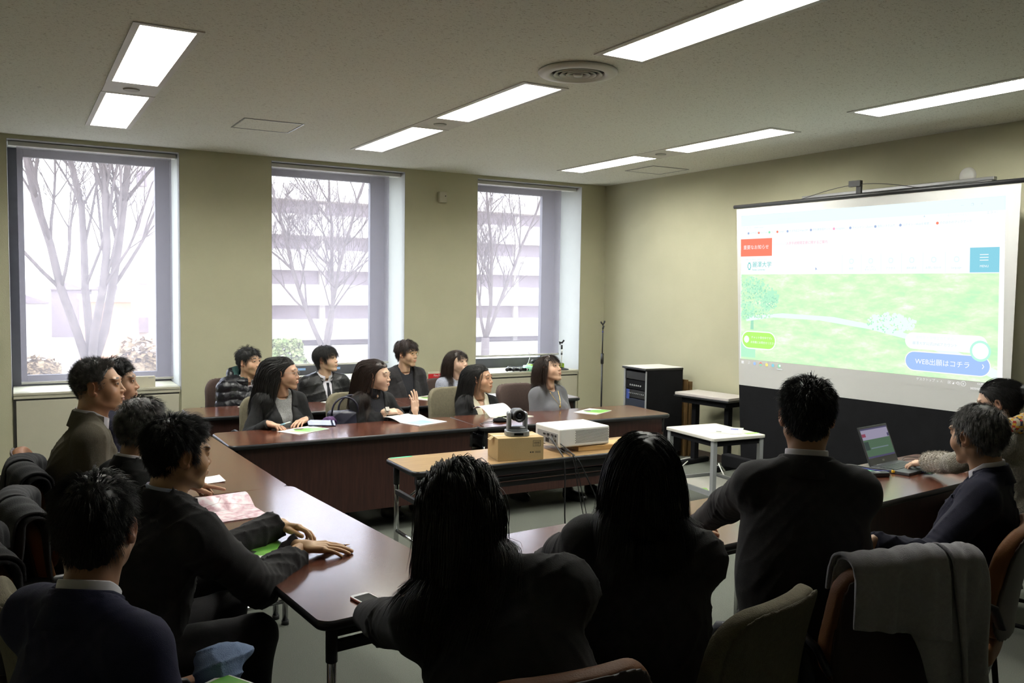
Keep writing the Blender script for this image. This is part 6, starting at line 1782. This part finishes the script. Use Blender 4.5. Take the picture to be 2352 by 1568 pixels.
b = MB(); b.cyl((0, 0, .175), (0, 0, .195), .011, n=10); b.cyl((0, 0, .24), (0, 0, .29), .012, n=10); b.tube([(-.02, 0, .30), (-.035, 0, .325), (.0, 0, .315), (.03, 0, .345)], .011, 8); b.build('microphone_clip', M_black, t)
t = thing('desk_microphone_stand', (6.0, 6.0, -5), None, None)
bpy.data.objects.remove(t)
# things on the window cabinets
def handmic(x, y, z, rz, lb):
    t = thing('hand_microphone', (x, y, z), lb, 'microphone', 'hand microphones on the right window cabinet', math.radians(rz))
    b = MB(); b.sphere((0, 0, .024), (.024, .022, .022)); b.build('mesh_head', M_black, t)
    b = MB(); b.cyl((.02, 0, .024), (.17, 0, .020), .018, .013, 14); b.build('handle', M_blackm, t)
    b = MB(); b.cyl((.075, 0, .0228), (.085, 0, .0225), .0172, n=14); b.build('band', M_white, t)
handmic(4.86, 8.50, .767, 4, 'hand microphone lying leftmost on the right window cabinet')
handmic(4.93, 8.475, .767, 3, 'hand microphone lying second from left on the right window cabinet')
handmic(5.01, 8.45, .767, 2, 'hand microphone lying nearest the edge on the right window cabinet')
handmic(5.24, 8.56, .842, 6, 'hand microphone resting on top of the green case on the window cabinet')
t = thing('green_case', (5.42, 8.56, .767), 'lime green plastic tray of microphone gear on the right window cabinet', 'case')
M_lime = mat('lime_plastic', (.28, .44, .03), .4); M_mint = mat('mint_tape', (.35, .72, .50), .5)
b = MB(); b.box((-.22, -.06, 0), (.22, .07, .012)); b.box((-.22, -.06, .012), (.22, -.05, .072)); b.box((-.22, .06, .012), (.22, .07, .072)); b.box((-.22, -.05, .012), (-.21, .06, .072)); b.box((.21, -.05, .012), (.22, .06, .072)); b.build('tray', M_lime, t, .003)
b = MB(); b.box((-.215, -.045, .0722), (.215, .055, .0740)); b.build('lid', M_blackm, t)
t = thing('tape_roll', (5.17, 8.50, .767), 'roll of pale green tape beside the green case on the window cabinet', 'tape')
b = MB(); b.lathe([(.05, 0), (.085, 0), (.085, .06), (.05, .06), (.05, 0)], 28); b.build('roll', M_mint, t)
t = thing('cable_pile', (5.02, 8.62, .767), 'black and white cables piled behind the microphones on the window cabinet', 'cables')
for k in range(3):
    b = MB(); a0 = k * 2; b.tube([(.10 * math.cos(a0 + a) * (1 + .1 * k) + .02 * k, .05 * math.sin(a0 + a), .012 + .012 * k + .006 * math.sin(3 * a)) for a in np.linspace(0, 6.0, 26)], .005, 6); b.build('coil', M_black if k != 1 else M_white, t)
b = MB(); b.tube([(.12, -.03, .02), (.16, -.06, .09), (.19, -.05, .17), (.17, -.03, .22)], .004, 6); b.build('loose_cable', M_white, t)
for (x, y, z, w, h, nm, rz) in ((1.01, 8.50, .767, .21, .10, 'white folded card box on the left window cabinet', 2), (3.16, 8.47, .767, .14, .14, 'small upright white card box on the middle window cabinet', -6)):
    t = thing('card_box', (x, y, z), nm, 'box', 'white card boxes on the window cabinets', math.radians(rz))
    b = MB(); b.box((-w / 2, -.03, 0), (w / 2, .03, h)); b.build('carton', mat('card_cream', (.50, .47, .37), .6), t, .002)
    b = MB(); b.box((w / 2 - .06, -.0305, h - .016), (w / 2 - .015, -.0303, h - .010)); b.build('printed_line', M_grey, t)
for (x, nm) in ((2.62, 'left'), (3.0, 'right')):
    t = thing('window_handle_label', (x, YB + .562, .83), 'small pale label strip on the middle window frame, %s one' % nm, 'label', 'labels on the middle window frame')
    b = MB(); b.box((-.05, -.004, -.012), (.05, 0, .012)); b.build('label_plate', M_pblue, t)
# fire extinguisher sign stand
t = thing('fire_extinguisher_stand', (3.93, 8.36, 0), 'red fire extinguisher sign stand between the middle and right windows', 'sign')
b = MB(); b.box((-.13, -.012, .60), (.13, .012, .815)); b.build('board', mat('sign_cream', (.55, .52, .40), .5), t, .002)
b = MB(); b.box((-.122, -.0135, .61), (.122, -.012, .795)); b.build('red_panel', mat('sign_red', (.50, .015, .02), .45), t)
b = MB(); b.cyl((0, 0, 0), (0, 0, .62), .012, n=10); b.cyl((0, 0, 0), (0, 0, .012), .11, n=24); b.build('stand', M_steel, t)
b = MB(); b.lathe([(0, 0.013), (.055, .013), (.058, .03), (.058, .38), (.04, .43), (.02, .45), (.02, .49), (0, .49)], 20, M=np.array([[1, 0, 0, .0], [0, 1, 0, -.075], [0, 0, 1, 0], [0, 0, 0, 1]], float)); b.build('cylinder', mat('extinguisher_red', (.40, .01, .01), .3), t)
Ms_ = lambda x, z: np.array([[1, 0, 0, 3.93 + x], [0, 0, -1, 8.36 - .0145], [0, 1, 0, z], [0, 0, 0, 1]], float)
text('sign_text', 'Fire Extinguisher', Ms_(-.06, .775), .030, M_white, t, tuple(t.location)); text('sign_text', '消 火 器', Ms_(-.10, .70), .055, M_white, t, tuple(t.location))

# ------------------------------------------------------------------ laptop corner
LT = thing('laptop', (4.47, 3.275, TZ), 'open black laptop showing the projected web page, facing the near side of the room', 'laptop', None, math.radians(9))
w = .33; d_ = .23
b = MB(); b.box((-w / 2, -d_, 0), (w / 2, 0, .018)); LB = b.build('base', M_camd, LT, .004)
b = MB()
for j in range(5):
    for i in range(14): b.box((-w / 2 + .025 + i * .0202, -.045 - j * .0195 - .016, .0182), (-w / 2 + .025 + i * .0202 + .0175, -.045 - j * .0195, .0205))
b.build('keyboard', mat('keys', (.05, .055, .055), .4), LB)
b = MB(); b.box((-.05, -.215, .0182), (.05, -.155, .0188)); b.build('touchpad', M_black, LB)
ly = math.radians(22); Ml = np.eye(4); Ml[:3, 0] = (1, 0, 0); Ml[:3, 1] = (0, math.sin(ly), math.cos(ly)); Ml[:3, 2] = np.cross(Ml[:3, 0], Ml[:3, 1]); Ml[:3, 3] = (0, .0, .014)
b = MB(); b.box((-w / 2, 0, -.007), (w / 2, .235, .0), M=Ml); LL = b.build('lid', M_camd, LT, .002)
LS = {k: emat('laptop_' + k, c, .9) for k, c in dict(page=(.24, .22, .30), lawn=(.065, .11, .07), path=(.12, .16, .17), red=(.20, .05, .08), bar=(.06, .055, .10), tree=(.035, .05, .045))  .items()}
def lrect(nm, u0, v0, u1, v1, k, off=.0006):
    X0, X1 = -w / 2 + .012, w / 2 - .012; Y0, Y1 = .222, .045
    b = MB(); b.add([(X0 + (X1 - X0) * u, Y0 + (Y1 - Y0) * v, off) for u, v in ((u0, v0), (u0, v1), (u1, v1), (u1, v0))], [(0, 1, 2, 3)], False, Ml); b.build(nm, LS[k], LL)
lrect('display', 0, 0, 1, 1, 'page'); lrect('display_lawn', 0, .38, 1, .94, 'lawn', .0009); lrect('display_taskbar', 0, .94, 1, 1, 'bar', .001); lrect('display_red_tab', 0, .17, .14, .28, 'red', .001); lrect('display_menu', .93, .25, 1, .36, 'bar', .001); lrect('display_tree', 0, .44, .16, .72, 'tree', .0012); lrect('display_path', .2, .66, .85, .70, 'path', .0012); lrect('display_tab_bar', 0, 0, 1, .05, 'bar', .001)
b = MB(); b.add([(-.012, .018, .0006), (.012, .018, .0006), (.012, .030, .0006), (-.012, .030, .0006)], [(0, 1, 2, 3)], False, Ml); b.build('lid_emblem', M_steel, LL)
b = MB(); b.cyl((-w / 2 + .03, 0, .012), (w / 2 - .03, 0, .012), .008, n=10); b.build('hinge', M_black, LT)
t = thing('clicker', (4.19, 3.10, TZ), 'black rounded wireless device on the table left of the laptop', 'device', None, math.radians(-20))
b = MB(); b.prism(rrect(-.055, -.028, .055, .028, .02), 0, .026); b.build('body', M_black, t, .006)
b = MB(); b.box((-.03, -.012, .0262), (.0, .012, .0268)); b.build('button', M_grey, t)
for (x, y, rz, lb) in ((4.20, 3.24, 10, 'mint green mat left of the laptop'), (4.60, 3.07, 5, 'mint green mat in front of the laptop keyboard')):
    t = thing('mint_mat', (x, y, TZ), lb, 'mat', 'mint mats by the laptop', math.radians(rz)); b = MB(); b.box((-.09, -.05, 0), (.09, .05, .0015)); b.build('mat_sheet', M_mint, t)
M_cblue = mat('cable_blue', (.03, .04, .22), .4); M_yel = mat('tag_yellow', (.70, .42, .02), .5)
for i, (pts, m_, r_, lb) in enumerate((([(4.02, 3.22, .012), (4.08, 3.30, .02), (4.20, 3.28, .02), (4.28, 3.18, .008), (4.40, 3.08, .006), (4.55, 3.02, .006)], M_cblue, .004, 'blue cable looping in front of the laptop'),
      ([(4.05, 3.27, .01), (4.18, 3.32, .03), (4.28, 3.22, .012), (4.40, 3.10, .008), (4.60, 3.04, .006)], M_black, .006, 'thick black cable looping in front of the laptop'),
      ([(4.66, 3.30, .004), (4.80, 3.38, .01), (4.95, 3.28, .004), (4.82, 3.22, .004), (5.0, 3.16, .004)], M_black, .0022, 'thin black cable curling to the right of the laptop'))):
    P = np.array(pts, float); P[:, 2] += TZ; tt = np.linspace(0, len(P) - 1, 36); S_ = np.stack([np.interp(tt, np.arange(len(P)), P[:, k]) for k in range(3)], 1)
    for _ in range(5): S_[1:-1] = (S_[:-2] + S_[1:-1] * 2 + S_[2:]) / 4
    S_[:, 2] = np.maximum(S_[:, 2], TZ + r_)
    b = MB(); b.tube(S_, r_, 6); o_ = b.build('laptop_cable', m_, None, loc=tuple(P[0])); tag(o_, lb, 'cable')
t = thing('cable_tag', (4.335, 3.12, TZ + .004), 'yellow tag wrapped round the black cable before the laptop', 'tag', None, math.radians(-40)); b = MB(); b.box((-.009, -.015, 0), (.009, .015, .014)); b.build('tag_band', M_yel, t, .002)
# ------------------------------------------------------------------ chairs, one under every sitter
def behind(k, d=.02, side=0.0):
    inf = I[k]; p = inf['pel'] + inf['f0'] * d + inf['r0'] * side; return (p[0], p[1])
chair(behind('P2', .0, -.0), 176, 'taupe', 'taupe fabric chair under the long-haired person with glasses at the far table', 'chairs behind the far table', sh=.42)
chair(behind('P4', .0, .06), 176, 'taupe', 'taupe fabric chair beside the navy handbag at the far table', 'chairs behind the far table', sh=.42)
chair(behind('P7', .0, .10), 176, 'taupe', 'taupe fabric chair under the person in the cream and olive shirt', 'chairs behind the far table', sh=.42)
chair(behind('P8', -.04, .12), 170, 'cocoa', 'dark cocoa chair under the person in the grey sweater', 'chairs behind the far table', sh=.44)
chair(behind('P1', .0, .05), 172, 'cocoa', 'cocoa brown chair under the puffer jacket in the back row', 'back row chairs', sh=.44)
chair(behind('P3'), 176, 'cocoa', 'cocoa brown chair under the leather jacket in the back row', 'back row chairs', sh=.42)
chair(behind('P5', .0, -.08), 172, 'cocoa', 'cocoa brown chair under the person with tousled brown hair', 'back row chairs', sh=.42)
chair(behind('P6', .0), 176, 'cocoa', 'cocoa brown chair under the pale blue sweater in the back row', 'back row chairs', sh=.36)
chair((.30, 4.24), 88, 'brown', 'brown chair of the grey-haired person in profile, its back under a black coat', 'left side chairs', sh=.46)
chair(behind('P10', -.06), 88, 'brown', 'brown chair of the hidden suited person near the left window', 'left side chairs')
chair((.27, 3.68), 86, 'brown', 'brown chair of the person pointing at the booklet, coat on its back', 'left side chairs')
chair((.17, 3.16), 84, 'brown', 'brown chair of the black-suited person with both hands on the table', 'left side chairs', sh=.455)
chair((.24, 2.66), 78, 'taupe', 'empty taupe chair at the left edge above the navy suit', 'left side chairs', sh=.46)
chair(behind('P13', -.06), 60, 'taupe', 'taupe chair of the navy-suited person in the lower left corner', 'near left chairs', sh=.44)
chair((1.03, 1.74), 6, 'brown', 'brown vinyl chair at the bottom edge behind the leaning black blazer', 'near row chairs', sh=.475)
chair((1.66, 1.83), -14, 'taupe', 'taupe fabric chair with a black armrest behind the straight-haired person', 'near row chairs', sh=.48)
chair((2.30, 1.78), 16, 'brown', 'dark brown chair with the grey overcoat hung over its back', 'near row chairs', sh=.52)
chair((3.06, 1.985), 336, 'brown', 'dark brown chair of the reclining person in dark navy at the right', 'near row chairs', sh=.46)
chair(behind('P18'), 340, 'cocoa', 'dark chair of the person with the scarf at the right edge', 'near row chairs', sh=.42)
def coat(name, loc, az, m, label, cat='coat', seed=1, w=.50, drop=(.30, .55), top=.93, gr=None, short=0.0, amp=.016):
    """a coat hung over a chair back: one folded sheet running from the front hem over the top to the rear hem"""
    t = thing(name, (loc[0], loc[1], 0), label, cat, gr, -math.radians(az))
    r = random.Random(seed); ph = [r.uniform(0, 6) for _ in range(6)]
    def sheet_(nm, u0, u1, off, fr, bk, amp, nu=64, nv=70):
        V = np.zeros((nu + 1, nv + 1, 3))
        for i in range(nu + 1):
            u = u0 + (u1 - u0) * i / nu; x0 = (u - .5) * w; L = bk(u); tz = top - .55 * x0 * x0; R_ = .040 + off
            tot = fr + math.pi * R_ * .5 * 2 + L
            for j in range(nv + 1):
                s_ = tot * j / nv
                if s_ < fr: y, z, nr, dn = R_, tz - (fr - s_), (0, 1), (fr - s_)
                elif s_ < fr + math.pi * R_:
                    a = (s_ - fr) / R_; y, z, nr, dn = R_ * math.cos(a), tz + R_ * math.sin(a) * .8, (math.cos(a), math.sin(a)), 0
                else: dn = s_ - fr - math.pi * R_; y, z, nr = -R_ - .13 * dn, tz - dn, (0, -1)
                g = min(1, .25 + dn * 3.2)
                f = amp * g * (math.sin(u * 13 + ph[0] + 1.5 * math.sin(dn * 4 + ph[1])) + .55 * math.sin(u * 27 + ph[2] - dn * 3) + .35 * math.sin(u * 6 + dn * 9 + ph[3])) + .004 * math.sin(u * 50 + s_ * 11)
                x = x0 + (.035 * math.sin(dn * 5 + ph[4]) + .02 * math.sin(u * 9 + dn * 7)) * min(1, dn * 2) + (u - .5) * .10 * dn
                V[i, j] = (x, y + .85 * x0 * x0 - .015 + nr[0] * 0 + nr[1] * 0 * f + (f if nr[0] == 0 and nr[1] == 1 else 0) - (f if nr == (0, -1) else 0) - .2 * 0, z + (f * .6 if abs(nr[0]) < .99 and dn == 0 else 0))
        Q = np.array([(i * (nv + 1) + j, (i + 1) * (nv + 1) + j, (i + 1) * (nv + 1) + j + 1, i * (nv + 1) + j + 1) for i in range(nu) for j in range(nv)])
        o = fast_mesh(nm, V.reshape(-1, 3), Q, m, t)
        sm_ = o.modifiers.new('smooth', 'SMOOTH'); sm_.factor = .5; sm_.iterations = 3
        so = o.modifiers.new('thick', 'SOLIDIFY'); so.thickness = .009; so.offset = 0
    step = lambda u, e, k: 1 / (1 + math.exp(-(u - e) * k))
    bk1 = (lambda u: drop[1] * (.97 + .03 * math.sin(u * 9))) if not short else (lambda u: short + (drop[1] - short) * step(u, .52, 22))
    sheet_('draped_cloth', 0, 1, 0, drop[0], bk1, amp)
    sheet_('front_flap', -.02, .62, .016, drop[0] * .6, lambda u: (.14 if short else drop[1] * .55) + .10 * u, amp * .7, 40, 40)
    sheet_('sleeve', .66, .98, .020, drop[0] * .4, lambda u: drop[1] * .86, amp * .8, 24, 50)
    return t
M_gcoat = mat('grey_wool', (.29, .28, .31), .95, var=.08, vscale=90, bump=.4, bscale=300, sheen=.2)
M_bcoat = mat('black_wool', (.010, .0095, .012), .95, var=.1, bump=.3, bscale=300)
M_dcoat = mat('charcoal_cloth', (.028, .028, .032), .9, var=.1, bump=.3, bscale=300)
def cback(i, d=-.26):
    c = [o for o in bpy.data.objects if o.name.startswith('meeting_chair')][i] if isinstance(i, int) else i
    a = c.rotation_euler.z; return (c.location.x - math.sin(a) * d, c.location.y + math.cos(a) * d)
CH = [o for o in COL.objects if o.name.startswith('meeting_chair')]
def find(s): return [o for o in CH if s in o['label']][0]
for s, az, m, lb, nm, k, kw in (('grey overcoat', 16, M_gcoat, 'grey wool overcoat hung over the dark brown chair in the foreground right', 'overcoat', 3, dict(top=.965, drop=(.12, .82), w=.43, short=.13, amp=.026)),
                          ('profile, its back', 88, M_bcoat, 'black coat over the brown chair behind the grey-haired person in profile', 'overcoat', 5, dict(top=.925, drop=(.3, .6), w=.52)),
                          ('pointing at the booklet', 86, M_dcoat, 'charcoal coat over the chair at the far left edge', 'overcoat', 9, dict(top=.90, drop=(.2, .6), w=.52)),
      ('both hands on the table', 84, M_bcoat, 'black coat hanging just below the top of a brown chair back at the left edge', 'overcoat', 12, dict(top=.90, drop=(.1, .6), w=.50))):
    coat(nm, cback(find(s), -.275), az, m, lb, seed=k, **kw)

# blue cloth over the arm of the near left chair and the brochure lying on a lap
t = thing('blue_cloth', (.50, 2.47, .63), 'light blue cloth bunched over a black armrest beside the navy suit', 'cloth')
V, Q = nets(lambda P: smin(ell(P, (0, 0, .045), (.085, .050, .032)), ell(P, (-.03, -.05, .0), (.06, .045, .055)), .06) - folds(P, 31, .007, 1.3), (-.14, -.16, -.06), (.1, .09, .16), .005)
fast_mesh('cloth', V, Q, mat('denim_pale', (.14, .20, .34), .85, var=.15, bump=.3, bscale=300), t)
brochure(.47, 2.22, 30, 'white and green brochure lying on a lap at the bottom edge', 'green', 0.0, .650, None)
